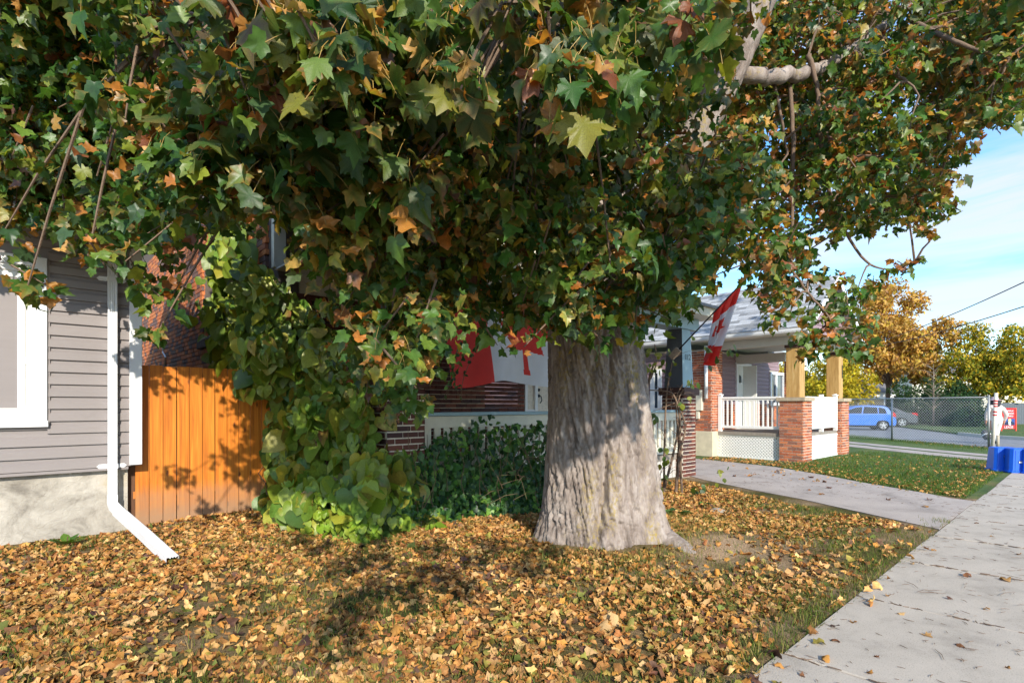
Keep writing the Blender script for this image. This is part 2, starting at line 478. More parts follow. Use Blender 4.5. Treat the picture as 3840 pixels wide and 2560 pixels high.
# bare soil and thin turf of the yard
m, n, l, b = nt('yard_soil'); M_SOIL = m
t = tex(n, l, 'noise', 1.1, 8, 0.65)
r = ramp(n, l, t.outputs['Fac'], [(0.32, lin(72, 76, 38)), (0.46, lin(104, 92, 56)), (0.58, lin(144, 122, 94)), (0.72, lin(176, 152, 124))])
t2 = tex(n, l, 'noise', 45, 7, 0.7)
r2 = ramp(n, l, t2.outputs['Fac'], [(0.3, (0.55, 0.55, 0.55, 1)), (0.7, (1.3, 1.3, 1.3, 1))])
mx = n.new('ShaderNodeMixRGB'); mx.blend_type = 'MULTIPLY'; mx.inputs[0].default_value = 1
tcd = n.new('ShaderNodeTexCoord'); md = n.new('ShaderNodeMapping'); md.inputs['Location'].default_value = (-5.2 / 1.15, -2.6 / 0.62, 0); md.inputs['Scale'].default_value = (1 / 1.15, 1 / 0.62, 0)
l.new(tcd.outputs['Object'], md.inputs[0]); ln = n.new('ShaderNodeVectorMath'); ln.operation = 'LENGTH'; l.new(md.outputs[0], ln.inputs[0])
an = n.new('ShaderNodeMath'); an.operation = 'MULTIPLY_ADD'; an.inputs[1].default_value = 0.9; l.new(t.outputs['Fac'], an.inputs[0]); l.new(ln.outputs['Value'], an.inputs[2])
rd = ramp(n, l, an.outputs[0], [(0.85, (1, 1, 1, 1)), (1.0, (0, 0, 0, 1))])
mxd = n.new('ShaderNodeMixRGB'); mxd.inputs[2].default_value = lin(176, 148, 118); l.new(rd.outputs[0], mxd.inputs[0]); l.new(r.outputs[0], mxd.inputs[1])
l.new(mxd.outputs[0], mx.inputs[1]); l.new(r2.outputs[0], mx.inputs[2]); l.new(mx.outputs[0], b.inputs['Base Color'])
b.inputs['Roughness'].default_value = 1.0; b.inputs['Specular IOR Level'].default_value = 0.1
bump(n, l, t2.outputs['Fac'], b, 0.8, 0.03)

m, n, l, b = nt('lawn_turf'); M_TURF = m
t = tex(n, l, 'noise', 0.9, 8, 0.65)
r = ramp(n, l, t.outputs['Fac'], [(0.32, lin(54, 82, 30)), (0.5, lin(78, 104, 40)), (0.66, lin(116, 116, 56)), (0.8, lin(150, 124, 76))])
t2 = tex(n, l, 'noise', 38, 7, 0.7)
r2 = ramp(n, l, t2.outputs['Fac'], [(0.3, (0.5, 0.5, 0.5, 1)), (0.7, (1.25, 1.25, 1.25, 1))])
mx = n.new('ShaderNodeMixRGB'); mx.blend_type = 'MULTIPLY'; mx.inputs[0].default_value = 1
l.new(r.outputs[0], mx.inputs[1]); l.new(r2.outputs[0], mx.inputs[2]); l.new(mx.outputs[0], b.inputs['Base Color'])
b.inputs['Roughness'].default_value = 1.0; bump(n, l, t2.outputs['Fac'], b, 0.9, 0.04)

def concrete(name, rgb, speck=0.5, warm=0.0):
    m, n, l, b = nt(name)
    c = lin(*rgb)
    t = tex(n, l, 'noise', 1.6, 9, 0.68, dist=0.3)
    r = ramp(n, l, t.outputs['Fac'], [(0.3, tuple(v * 0.66 for v in c[:3]) + (1,)), (0.48, c), (0.7, tuple(min(1, v * 1.16) for v in c[:3]) + (1,))])
    t2 = tex(n, l, 'noise', 130, 3, 0.7)
    r2 = ramp(n, l, t2.outputs['Fac'], [(0.3, (speck,) * 3 + (1,)), (0.43, (1, 1, 1, 1)), (0.7, (1.1, 1.1, 1.1, 1))])
    t3 = tex(n, l, 'vor', 60, stretch=(1, 2.6, 1))
    r3 = ramp(n, l, t3.outputs['Distance'], [(0.03, (0.6, 0.58, 0.56, 1)), (0.14, (1, 1, 1, 1))])
    mx = n.new('ShaderNodeMixRGB'); mx.blend_type = 'MULTIPLY'; mx.inputs[0].default_value = 1
    l.new(r.outputs[0], mx.inputs[1]); l.new(r2.outputs[0], mx.inputs[2])
    mx2 = n.new('ShaderNodeMixRGB'); mx2.blend_type = 'MULTIPLY'; mx2.inputs[0].default_value = 0.8
    l.new(mx.outputs[0], mx2.inputs[1]); l.new(r3.outputs[0], mx2.inputs[2])
    l.new(mx2.outputs[0], b.inputs['Base Color']); b.inputs['Roughness'].default_value = 0.93; b.inputs['Specular IOR Level'].default_value = 0.2
    bump(n, l, t2.outputs['Fac'], b, 0.5, 0.006)
    return m
M_WALK = concrete('sidewalk_concrete', (176, 167, 155))
M_DRIVE = concrete('driveway_concrete', (168, 158, 150), 0.4)
M_ASPH = concrete('grey_asphalt', (128, 130, 134), 0.6)
# ------------------------------------------------------------------ ground, pavement, driveways
TREE = Vector((4.735, 3.655, 0))
def gz(x, y):
    x = np.asarray(x, float); y = np.asarray(y, float)
    r2 = (x - TREE.x) ** 2 + (y - TREE.y) ** 2
    z = 0.13 * np.exp(-r2 / 1.5) + 0.05 * np.exp(-((x - 5.6) ** 2 + (y - 2.9) ** 2) / 0.7)
    z = z + 0.05 * (fbm(x * 0.9, y * 0.9, 0 * x, 3) - 0.45) + 0.03 * (fbm(x * 4, y * 4, 1 + 0 * x, 3) - 0.5)
    edge = np.clip((y - 1.34) / 0.5, 0, 1)
    drv = np.clip((8.2 + 0.38 * (y - 1.4) - x) / 0.7, 0, 1)
    yard = edge * drv * np.clip((9.0 - y) / 0.5, 0, 1)
    return np.where(y < 1.29, -0.03, -0.006) * (1 - np.clip(yard * 3, 0, 1)) + (z + 0.012) * yard

xs = np.concatenate([[-900, -300, -100, -40, -15, -8], np.arange(-4, 11.5, 0.09), [12.5, 14, 16, 19, 23, 28, 34, 42, 60, 100, 300, 900, 2000]])
ys = np.concatenate([[-900, -300, -100, -30, -8, -3, -1, 0, 1.0, 1.29], np.arange(1.35, 8.8, 0.09), [9.2, 10, 14, 22, 40, 100, 300, 900, 2000]])
GX, GY = np.meshgrid(xs, ys)
V = np.stack([GX, GY, gz(GX, GY)], -1).reshape(-1, 3)
nx, ny = len(xs), len(ys)
ii, jj = np.meshgrid(np.arange(nx - 1), np.arange(ny - 1))
q = (jj * nx + ii).ravel()
T = np.stack([q, q + 1, q + nx + 1, q + nx], 1)
cx = V[T].mean(1)
mi = (cx[:, 0] > 11.5).astype(int)
ground = put(bpy.data.objects.new('ground', mesh_np('ground', V, T, None, [M_SOIL, M_TURF], True, mi)))
tag(ground, kind='structure')

def sheet(name, poly, z, mat, thick=0.05, kind='structure'):
    b_ = MB(); b_.prism([(p[0], p[1], z - thick) for p in poly], (0, 0, thick))
    return tag(b_.build(name, mat), kind=kind)

side = bpy.data.objects.new('sidewalk', None); put(side, None, (4, 0.5, 0)); tag(side, kind='structure')
x0 = 3.455 - 1.46 * 5
for k in range(26):
    a = x0 + 1.46 * k
    s_ = MB(); s_.box((a + 0.009, -0.4, -0.09), (a + 1.451, 1.31 + 0.01 * math.sin(k * 2.1), 0.004 + 0.004 * math.sin(k * 1.7)))
    s_.build('slab', M_WALK, side, bevel=0.007, loc=(a + 0.73, 0.5, 0))
street = sheet('road', [(-200, -12), (400, -12), (400, -3.2), (-200, -3.2)], 0.0, M_ASPH)
drive = sheet('driveway', [(8.3, 1.315), (8.62, 1.9), (8.95, 2.5), (9.4, 3.3), (9.75, 4.2), (10.35, 5.4), (11.15, 6.6), (11.3, 8), (11.3, 15), (14.3, 15), (14.3, 7.4), (13.8, 5.4), (13.0, 4.1), (12.2, 3.06), (11.6, 2.1), (11.2, 1.6), (11.15, 1.315)], 0.006, M_DRIVE)
for poly in ([(19.4, 1.315), (20.2, 1.315), (21.3, 3.0), (24.5, 7.2), (29, 13), (28, 13), (23.4, 7.2), (20.2, 3.0)],
             [(20.7, 1.315), (21.5, 1.315), (22.6, 3.0), (25.9, 7.2), (30.4, 13), (29.6, 13), (25.0, 7.2), (21.7, 3.0)]):
    sheet('driveway_track', poly, 0.006, M_DRIVE)
lot = sheet('parking_lot', [(24.6, 1.315), (28.4, 5.2), (31.4, 8.6), (36, 14), (48, 26), (90, 40), (90, 1.315)], 0.004, M_ASPH)
g1 = [gp(3455, 1612), gp(3600, 1630), gp(3705, 1641), gp(3880, 1652), gp(4100, 1655), gp(4100, 1578), gp(3500, 1578), gp(3380, 1588), gp(3350, 1598)]
for p_ in g1: p_.y = max(p_.y, 1.75)
island = sheet('lawn', [(p.x, p.y) for p in g1], 0.10, M_TURF, 0.12)
kb = MB()
for p_, q_ in zip(g1[1:4], g1[2:5]):
    kb.beam((p_.x, p_.y, 0.06), (q_.x, q_.y, 0.06), 0.18, 0.16)
tag(kb.build('kerb', plain('kerb_concrete', (190, 186, 176), 0.9, 0.1, 4)), kind='structure')

# ------------------------------------------------------------------ brick helper
def brick_mesh(col, name='brick'):
    b_ = MB(); b_.col = tuple(col); b_.box((-0.5, -0.5, -0.5), (0.5, 0.5, 0.5))
    return b_.mesh(name, M_BRICK)

class Bricks:
    """collects bricks of one thing; the largest in view become single objects, the rest one joined part"""
    def __init__(s, pal): s.items = []; s.pal = pal; s.meshes = [brick_mesh(c) for c in pal]
    def wall(s, parent, o, u, n, width, z0, z1, course=0.078, bl=0.225, gap=0.012, holes=(), proud=0.012, depth=0.05, weights=None):
        o = Vector((o[0], o[1], 0)); u = Vector((u[0], u[1], 0)).normalized(); n = Vector((n[0], n[1], 0)).normalized()
        rows = int(round((z1 - z0) / course)); course = (z1 - z0) / rows
        for i in range(rows):
            z = z0 + (i + 0.5) * course
            x = -bl * (0.5 if i % 2 else 0.0)
            while x < width - 1e-6:
                a, b_ = max(0.0, x), min(width, x + bl)
                x += bl
                if b_ - a < 0.05: continue
                for (h0, h1, hz0, hz1) in holes:
                    if hz0 - 0.01 < z < hz1 + 0.01:
                        if a >= h0 - 0.02 and b_ <= h1 + 0.02: a = b_ = 0; break
                        if a < h0 < b_: b_ = h0
                        elif a < h1 < b_: a = h1
                if b_ - a < 0.045: continue
                c = o + u * ((a + b_) / 2) + n * (proud - depth / 2 + random.uniform(-0.003, 0.003)) + Vector((0, 0, z))
                ci = random.choices(range(len(s.pal)), weights)[0] if weights else random.randrange(len(s.pal))
                s.items.append((parent, c, math.atan2(u.y, u.x), (b_ - a - gap, depth, course - gap), ci))
    def finish(s, lim, restparent, name='bricks', maxsize=True):
        P = np.array([list(i[1]) for i in s.items])
        px, py, d = proj(P)
        vis = (px > -40) & (px < 3880) & (py > -40) & (py < 2600) & (d > 0.5)
        key = np.where(vis, d, 1e6)
        order = np.argsort(key)
        ind = set(order[:lim].tolist())
        rest = {}
        for k, (par, c, ang, sz, ci) in enumerate(s.items):
            if k in ind and vis[k]:
                o = bpy.data.objects.new('brick', s.meshes[ci]); put(o, par, c)
                o.rotation_euler = (0, 0, ang); o.scale = sz
            else:
                R = Matrix.Translation(c) @ Matrix.Rotation(ang, 4, 'Z') @ Matrix.Diagonal((sz[0], sz[1], sz[2], 1))
                m_ = rest.setdefault(par.name, (par, MB()))[1]
                m_.col = tuple(s.pal[ci])
                m_._add([R @ Vector(v) for v in ((-.5,-.5,-.5),(.5,-.5,-.5),(.5,.5,-.5),(-.5,.5,-.5),(-.5,-.5,.5),(.5,-.5,.5),(.5,.5,.5),(-.5,.5,.5))],
                        [(3,2,1,0),(4,5,6,7),(0,1,5,4),(1,2,6,5),(2,3,7,6),(3,0,4,7)])
        for par, m_ in rest.values():
            tag(m_.build(name, M_BRICK, par), kind='stuff')

PAL_ORANGE = [lin(182, 108, 76), lin(194, 122, 84), lin(166, 92, 64), lin(140, 94, 78), lin(180, 114, 86)]
PAL_TAPESTRY = [lin(204, 124, 76), lin(196, 116, 74), lin(122, 96, 88), lin(204, 130, 84), lin(168, 106, 80), lin(116, 94, 90)]
PAL_DARK = [lin(104, 64, 54), lin(88, 58, 54), lin(120, 74, 60), lin(76, 56, 56), lin(98, 60, 52)]

def siding(parent, o, u, n, width, z0, z1, mat, pitch, holes=(), proud=0.016, lap=0.6, name='siding_plank'):
    """one mesh per course (split at openings), dutch-lap profile"""
    o = Vector((o[0], o[1], 0)); u = Vector((u[0], u[1], 0)).normalized(); n = Vector((n[0], n[1], 0)).normalized()
    z = z0
    while z < z1 - 0.02:
        zt = min(z + pitch, z1)
        segs = [(0.0, width)]
        for (h0, h1, hz0, hz1) in holes:
            if zt > hz0 + 0.01 and z < hz1 - 0.01:
                ns = []
                for a, b_ in segs:
                    if h1 <= a or h0 >= b_: ns.append((a, b_)); continue
                    if h0 - a > 0.03: ns.append((a, h0))
                    if b_ - h1 > 0.03: ns.append((h1, b_))
                segs = ns
        for a, b_ in segs:
            m_ = MB()
            e = proud + random.uniform(-0.0015, 0.0015)
            prof = [(0.0, z), (e, z + 0.004), (e * 0.9, z + pitch * lap), (e * 0.15, z + pitch * (lap + 0.2)), (e * 0.1, zt - 0.001), (0.0, zt - 0.001)]
            m_.prism([o + u * a + n * p + Vector((0, 0, q)) for p, q in prof], u * (b_ - a))
            m_.build(name, mat, parent)
        z += pitch

def rect_frame(mb, x0, x1, z0, z1, y, w, t):
    """four bars of a frame in an X-Z plane, front face at y, thickness t behind"""
    mb.box((x0, y, z0), (x0 + w, y + t, z1)); mb.box((x1 - w, y, z0), (x1, y + t, z1))
    mb.box((x0 + w, y + 0.001, z1 - w), (x1 - w, y + t, z1)); mb.box((x0 + w, y + 0.001, z0), (x1 - w, y + t, z0 + w))

def text_mesh(name, s, size, M, mat, parent, ext=0.002):
    cu = bpy.data.curves.new('t', 'FONT'); cu.body = s; cu.size = size; cu.align_x = 'CENTER'; cu.align_y = 'CENTER'; cu.extrude = ext
    cu.resolution_u = 3
    to = bpy.data.objects.new('t', cu); COL.objects.link(to)
    dg = bpy.context.evaluated_depsgraph_get()
    me = bpy.data.meshes.new_from_object(to.evaluated_get(dg))
    bpy.data.objects.remove(to, do_unlink=True); bpy.data.curves.remove(cu)
    me.transform(M); me.materials.clear(); me.materials.append(mat)
    return put(bpy.data.objects.new(name, me), parent)

# facing frames: text lies in local XY, +Z towards the reader
def face_frame(c, xdir, up=(0, 0, 1)):
    x = Vector(xdir).normalized(); y = Vector(up).normalized(); z = x.cross(y)
    M_ = Matrix((x, y, z)).transposed().to_4x4(); M_.translation = Vector(c); return M_

# ------------------------------------------------------------------ house with taupe siding
HY1 = 7.95
h1 = thing('siding_house', (-1.5, HY1, 0), 'house with taupe lap siding, white trim and pale parged foundation beside the orange fence', 'house')
XC = 1.24
b_ = MB(); b_.box((-9, HY1 + 0.06, -0.3), (XC - 0.13, HY1 + 0.4, 0.77)); b_.build('foundation', M_PARGE, h1)
b_ = MB(); b_.box((-9, HY1 + 0.001, 0.775), (XC - 0.03, HY1 + 0.3, 3.5)); b_.box((XC - 0.26, HY1 + 0.3, 0.775), (XC - 0.05, HY1 + 8, 3.5)); b_.build('wall', M_SIDING, h1)
WX1, WZ0, WZ1 = 0.366, 1.265, 3.12
siding(h1, (-9, HY1), (1, 0), (0, -1), 9 + XC - 0.01, 0.775, 3.5, M_SIDING, 0.137, holes=[(9 - 1.7, 9 + WX1, WZ0, WZ1)], proud=0.03)
b_ = MB(); b_.box((XC - 0.125, HY1 - 0.055, 0.79), (XC, HY1 + 0.12, 3.5)); b_.build('corner_board', M_WHITE, h1, bevel=0.004)
b_ = MB(); b_.box((-9, HY1 - 0.028, 0.74), (XC - 0.135, HY1 + 0.03, 0.772)); b_.build('starter_strip', M_SIDING, h1)
# window
win = bpy.data.objects.new('window', None); put(win, h1, (-0.7, HY1, WZ0))
b_ = MB(); rect_frame(b_, -1.68, WX1 - 0.003, WZ0 + 0.07, WZ1, HY1 - 0.05, 0.104, 0.09); b_.build('casing', M_WHITE, win, bevel=0.004)
b_ = MB(); b_.box((-1.72, HY1 - 0.075, WZ0), (WX1 + 0.005, HY1 + 0.03, WZ0 + 0.069)); b_.build('sill', M_WHITE, win, bevel=0.004)
b_ = MB(); rect_frame(b_, -1.57, WX1 - 0.108, WZ0 + 0.071, WZ1 - 0.106, HY1 - 0.028, 0.066, 0.08); b_.build('frame', M_VINYL, win, bevel=0.005)
b_ = MB(); rect_frame(b_, -0.75, WX1 - 0.180, WZ0 + 0.14, WZ1 - 0.175, HY1 - 0.012, 0.066, 0.06); b_.build('sash', M_VINYL, win, bevel=0.004)
b_ = MB(); b_.box((-1.50, HY1 + 0.02, WZ0 + 0.14), (WX1 - 0.2, HY1 + 0.026, WZ1 - 0.17)); b_.build('pane', M_CLEAR, win)
b_ = MB(); b_.box((WX1 - 0.19, HY1 - 0.03, 1.95), (WX1 - 0.17, HY1 - 0.01, 2.02)); b_.build('latch', M_VINYL, win)
cv = []; N = 26
m_ = MB()
for i in range(N):
    t_ = i / (N - 1); xb_ = 0.035 + t_ * 0.30; xt_ = -0.09 + t_ * 0.42; y = HY1 + 0.12 + 0.03 * math.sin(i * 1.3) + 0.012 * math.sin(i * 0.37)
    cv += [(xb_, y, WZ0 + 0.1), (xt_, y + 0.02, WZ1)]
m_._add(cv, [(2*i, 2*i+2, 2*i+3, 2*i+1) for i in range(N - 1)]); m_.build('curtain', M_CURTAIN, win, smooth=True)
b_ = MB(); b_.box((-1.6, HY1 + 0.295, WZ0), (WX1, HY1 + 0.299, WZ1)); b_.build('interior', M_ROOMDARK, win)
b_ = MB()
for k in range(3): b_.tube([(-0.03 - 0.05 * k, HY1 + 0.07, WZ0 + 0.3), (-0.02 - 0.07 * k, HY1 + 0.07, WZ0 + 0.36 + 0.03 * k)], 0.006, 6)
b_.build('window_ornament', M_VINYL, win)
# dark channel round the window
b_ = MB(); b_.box((WX1, HY1 - 0.024, WZ0 - 0.03), (WX1 + 0.022, HY1 + 0.0, WZ1)); b_.box((-1.72, HY1 - 0.024, WZ0 - 0.03), (WX1, HY1, WZ0 - 0.006)); b_.build('channel', M_SIDING, h1)
# eaves, gutter and roof
b_ = MB(); b_.box((-9, 7.45, 3.47), (XC + 0.42, HY1 + 0.02, 3.49)); b_.build('soffit', M_SOFFIT, h1)
b_ = MB(); b_.prism([(-9, 7.44, 3.46), (-9, 7.34, 3.50), (-9, 7.32, 3.60), (-9, 7.30, 3.615), (-9, 7.30, 3.63), (-9, 7.45, 3.63)], (9 + XC + 0.42, 0, 0)); b_.build('gutter', M_WHITE, h1)
rf = MB(); rf.prism([(-9, 7.38, 3.63), (-9, 7.38, 3.66), (-9, 12.2, 5.23), (-9, 12.2, 5.20)], (9 + XC + 0.45, 0, 0)); roof1 = rf.build('roof', M_DECKING, h1)
sm = MB()
for i in range(24):
    for j in range(36):
        t_ = i * 0.14; y = 7.36 + t_ * 0.95; z = 3.675 + t_ * 0.31
        x = -9 + j * 0.3 + (0.15 if i % 2 else 0)
        if x > XC + 0.35 or x < -5: continue
        g = random.uniform(0.26, 0.46); sm.col = (g * 0.98, g, g * 1.02, 1)
        sm._add([(x + .004, y, z), (x + .294, y, z), (x + .294, y + .135, z + .046), (x + .004, y + .135, z + .046), (x + .004, y, z - .012), (x + .294, y, z - .012)],
                [(0, 1, 2, 3), (4, 5, 1, 0)])
tag(sm.build('shingles', M_SHINGLE, roof1), kind='stuff')
b_ = MB(); b_.prism([(XC - 0.05, HY1 + 0.3, 3.5), (XC - 0.05, HY1 + 8, 3.5), (XC - 0.05, 12.2, 5.18)], (0.03, 0, 0)); b_.build('gable', M_SIDING, h1)
# downspout: fluted box section, elbow and kick-out pipe
def rect_tube(mb, pts, w, t):
    """rectangular pipe with three flutes on the front; pts bend in a vertical plane"""
    pts = [Vector(p) for p in pts]
    k = [(-w/2, -t/2), (-w*0.30, -t/2), (-w*0.22, -t*0.36), (-w*0.14, -t/2), (-w*0.05, -t/2), (0, -t*0.36), (w*0.05, -t/2), (w*0.14, -t/2), (w*0.22, -t*0.36), (w*0.30, -t/2), (w/2, -t/2), (w/2, t/2), (-w/2, t/2)]
    vs = []; n_ = len(k)
    side_ = None
    for i, p in enumerate(pts):
        tdir = (pts[min(i+1, len(pts)-1)] - pts[max(i-1, 0)]).normalized()
        h = Vector((1, 0, 0)) if side_ is None else side_
        h = (h - tdir * h.dot(tdir)).normalized(); side_ = h
        nn = tdir.cross(h).normalized()
        if nn.y > 0 and abs(tdir.z) > 0.9: pass
        for a, b2 in k: vs.append(p + h * a + (-nn if nn.y < 0 else nn) * b2)
    fs = []
    for i in range(len(pts) - 1):
        for j in range(n_): fs.append((i*n_+j, i*n_+(j+1)%n_, (i+1)*n_+(j+1)%n_, (i+1)*n_+j))
    fs.append(tuple(range(n_-1, -1, -1)))
    mb._add(vs, fs)
DSX = onY(422, 1500, HY1 - 0.09).x
DY = HY1 - 0.075
b_ = MB(); rect_tube(b_, [(DSX, DY, 3.5), (DSX, DY, 2.0), (DSX, DY, 0.42)], 0.088, 0.062); ds = b_.build('downspout', M_WHITE, h1)
b_ = MB(); rect_tube(b_, [(DSX, DY, 0.45), (DSX, DY, 0.36), (DSX + 0.008, DY - 0.03, 0.325), (DSX + 0.06, DY - 0.34, 0.25)], 0.096, 0.068); b_.build('elbow', M_WHITE, ds)
endp = gp(648, 2100, 0.05)
b_ = MB(); rect_tube(b_, [(DSX + 0.03, DY - 0.18, 0.286), ((DSX + 0.05 + endp.x) / 2, (DY - 0.25 + endp.y) / 2, 0.16), (endp.x, endp.y, 0.045)], 0.105, 0.075); b_.build('outlet_pipe', M_WHITE, ds)
for z_ in (0.79, 2.98):
    b_ = MB(); y0 = DY - 0.036
    b_.box((DSX - 0.05, y0 - 0.002, z_ - 0.025), (DSX + 0.05, y0 + 0.003, z_ + 0.025))
    for sg in (-1, 1):
        b_.box((DSX + sg * 0.047, y0, z_ - 0.02), (DSX + sg * 0.052, HY1 - 0.02, z_ + 0.02))
        b_.prism([(DSX + sg * 0.05, HY1 - 0.03, z_ - 0.025), (DSX + sg * 0.12, HY1 - 0.03, z_ - 0.025), (DSX + sg * 0.145, HY1 - 0.034, z_), (DSX + sg * 0.12, HY1 - 0.03, z_ + 0.025), (DSX + sg * 0.05, HY1 - 0.03, z_ + 0.025)], (0, 0.004, 0))
    b_.build('strap', M_WHITE, ds)

# ------------------------------------------------------------------ orange board fence
fn = thing('board_fence', (2.0, 8.1, 0), 'orange stained vertical board fence between the siding house and the vine', 'fence')
FY = 8.09
xb = 1.20
bw = 0.148
for k in range(12):
    w_ = 0.142
    ztop = 2.0 + 0.006 * math.sin(k * 2.3)
    b_ = MB(); b_.box((xb, FY, -0.05), (xb + w_, FY + 0.018, ztop))
    b_.build('board', M_FENCE, fn, bevel=0.003, loc=(xb + w_ / 2, FY, 0))
    xb += bw + (0.004 if k in (2, 5) else 0)
for z_ in (0.35, 1.65):
    b_ = MB(); b_.box((1.18, FY + 0.02, z_), (xb, FY + 0.06, z_ + 0.09)); b_.build('rail', M_FENCE, fn)
b_ = MB(); b_.box((1.12, FY + 0.022, -0.05), (1.20, FY + 0.11, 1.62)); b_.build('post', plain('brown_post', (96, 66, 46), 0.85, 0.2, 6, stretch=(8, 8, 1)), fn)

# ------------------------------------------------------------------ brick house with the porch (112)
X2, HY2, PY2 = 2.78, 7.75, 5.95
h2 = thing('brick_house', (6.5, HY2, 0), 'dark brick house with cream upper siding and flag-hung porch behind the big maple', 'house')
BK = Bricks(PAL_TAPESTRY); BD = Bricks(PAL_DARK)
wz = onX(765, 1300, X2)
WY0, WY1 = wz.y - 1.25, wz.y          # side window opening
WB = 2.72
b_ = MB()
b_.box((X2 + 0.02, HY2, -0.2), (X2 + 0.3, WY0, 3.3)); b_.box((X2 + 0.02, WY1, -0.2), (X2 + 0.3, 20, 3.3))
b_.box((X2 + 0.02, WY0, -0.2), (X2 + 0.3, WY1, WB)); b_.box((X2 + 0.02, WY0, 4.2), (X2 + 0.3, WY1, 4.25))
b_.box((X2 + 0.02, WY1, 3.3), (X2 + 0.3, 20, 6.6)); b_.box((X2 + 0.02, HY2, 3.3), (X2 + 0.3, WY0, 6.6)); b_.box((X2 + 0.02, WY0, 4.25), (X2 + 0.3, WY1, 6.6))
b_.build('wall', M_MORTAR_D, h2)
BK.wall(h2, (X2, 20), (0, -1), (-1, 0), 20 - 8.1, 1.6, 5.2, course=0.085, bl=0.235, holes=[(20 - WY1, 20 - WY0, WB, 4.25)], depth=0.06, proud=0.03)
BK.wall(h2, (X2 + 0.0, WY1), (1, 0), (0, -1), 0.16, WB, 4.2, course=0.085, bl=0.16, depth=0.05, proud=0.0)
w2 = bpy.data.objects.new('window', None); put(w2, h2, (X2, WY1, WB))
b_ = MB(); b_.box((X2 + 0.16, WY0, WB), (X2 + 0.2, WY0 + 0.07, 4.2)); b_.box((X2 + 0.16, WY1 - 0.09, WB), (X2 + 0.2, WY1, 4.2)); b_.box((X2 + 0.161, WY0 + 0.07, WB), (X2 + 0.2, WY1 - 0.09, WB + 0.08)); b_.build('frame', M_WHITE, w2)
b_ = MB(); b_.box((X2 + 0.19, WY0, WB), (X2 + 0.2, WY1, 4.2)); b_.build('pane', M_GLASS, w2)
b_ = MB(); b_.box((X2 - 0.10, WY0 - 0.1, WB - 0.16), (X2 + 0.18, WY1 + 0.12, WB - 0.005)); b_.build('sill', plain('sooty_sill', (88, 84, 82), 0.9, 0.3, 9), w2, bevel=0.01)
# loose cable on the side wall
ca = MB(); ca.tube([onX(612, 1270, X2 - 0.04), onX(611, 1320, X2 - 0.04), onX(622, 1340, X2 - 0.06), onX(618, 1372, X2 - 0.04)], 0.018, 6); ca.build('wall_cable', M_VINYL, h2)
# front wall under the porch
b_ = MB(); b_.box((X2 + 0.32, HY2 + 0.02, -0.2), (6.55, HY2 + 0.25, 3.3)); b_.box((7.62, HY2 + 0.02, -0.2), (10.6, HY2 + 0.25, 3.3)); b_.box((6.55, HY2 + 0.02, 2.75), (7.62, HY2 + 0.25, 3.3)); b_.build('front_wall', M_MORTAR, h2)
DX0 = onY(1966, 1450, HY2).x; DX1 = DX0 + 1.05
BD.wall(h2, (X2 + 0.05, HY2), (1, 0), (0, -1), DX0 - X2 - 0.06, 0.6, 3.1, course=0.079, bl=0.225, depth=0.05, proud=0.014)
BD.wall(h2, (DX1 + 0.02, HY2), (1, 0), (0, -1), 10.55 - DX1, 0.6, 3.1, course=0.079, bl=0.225, depth=0.05, proud=0.014)
dr = bpy.data.objects.new('door', None); put(dr, h2, (DX0, HY2, 0.6))
b_ = MB(); b_.box((DX0, HY2 - 0.03, 0.6), (DX0 + 0.07, HY2 + 0.15, 2.75)); b_.box((DX0 + 0.28, HY2 - 0.03, 0.6), (DX0 + 0.36, HY2 + 0.15, 2.75)); b_.box((DX1 - 0.02, HY2 - 0.03, 0.6), (DX1 + 0.06, HY2 + 0.15, 2.75)); b_.box((DX0 + 0.07, HY2 - 0.028, 2.66), (DX1 - 0.02, HY2 + 0.15, 2.75)); b_.box((DX0 + 0.07, HY2 - 0.02, 0.6), (DX0 + 0.28, HY2 + 0.1, 1.42)); b_.build('frame', M_WHITE, dr, bevel=0.004)
b_ = MB(); b_.box((DX0 + 0.07, HY2 + 0.04, 1.42), (DX0 + 0.28, HY2 + 0.05, 2.66)); b_.build('sidelight', glassmat('leaded_glass', (120, 130, 110), 0.15), dr)
b_ = MB()
for z_ in (1.5, 1.62): b_.box((DX0 + 0.07, HY2 + 0.03, z_), (DX0 + 0.28, HY2 + 0.038, z_ + 0.012))
for x_ in (0.12, 0.17, 0.22): b_.tube([(DX0 + x_, HY2 + 0.034, 1.62), (DX0 + x_ + 0.01, HY2 + 0.034, 1.8), (DX0 + 0.17, HY2 + 0.034, 1.95)], 0.006, 5)
b_.build('leading', M_DARK, dr)
b_ = MB(); b_.box((DX0 + 0.30, HY2 + 0.05, 0.6), (DX0 + 0.335, HY2 + 0.1, 2.66)); b_.build('weatherstrip', M_DARK, dr)
b_ = MB(); b_.box((DX0 + 0.36, HY2 + 0.03, 0.6), (DX1 - 0.02, HY2 + 0.08, 2.66)); b_.build('door_leaf', M_DOOR, dr)
b_ = MB()
for z_ in (1.82, 1.70): b_.lathe((DX0 + 0.43, HY2 + 0.03, z_), [(0, 0.034), (0.02, 0.034), (0.03, 0.026)], 14, (0, -1, 0))
b_.tube([(DX0 + 0.43, HY2 - 0.0, 1.70), (DX0 + 0.43, HY2 - 0.05, 1.68), (DX0 + 0.44, HY2 - 0.06, 1.6), (DX0 + 0.43, HY2 - 0.02, 1.55)], 0.011, 7)
b_.build('handle', M_DARK, dr)
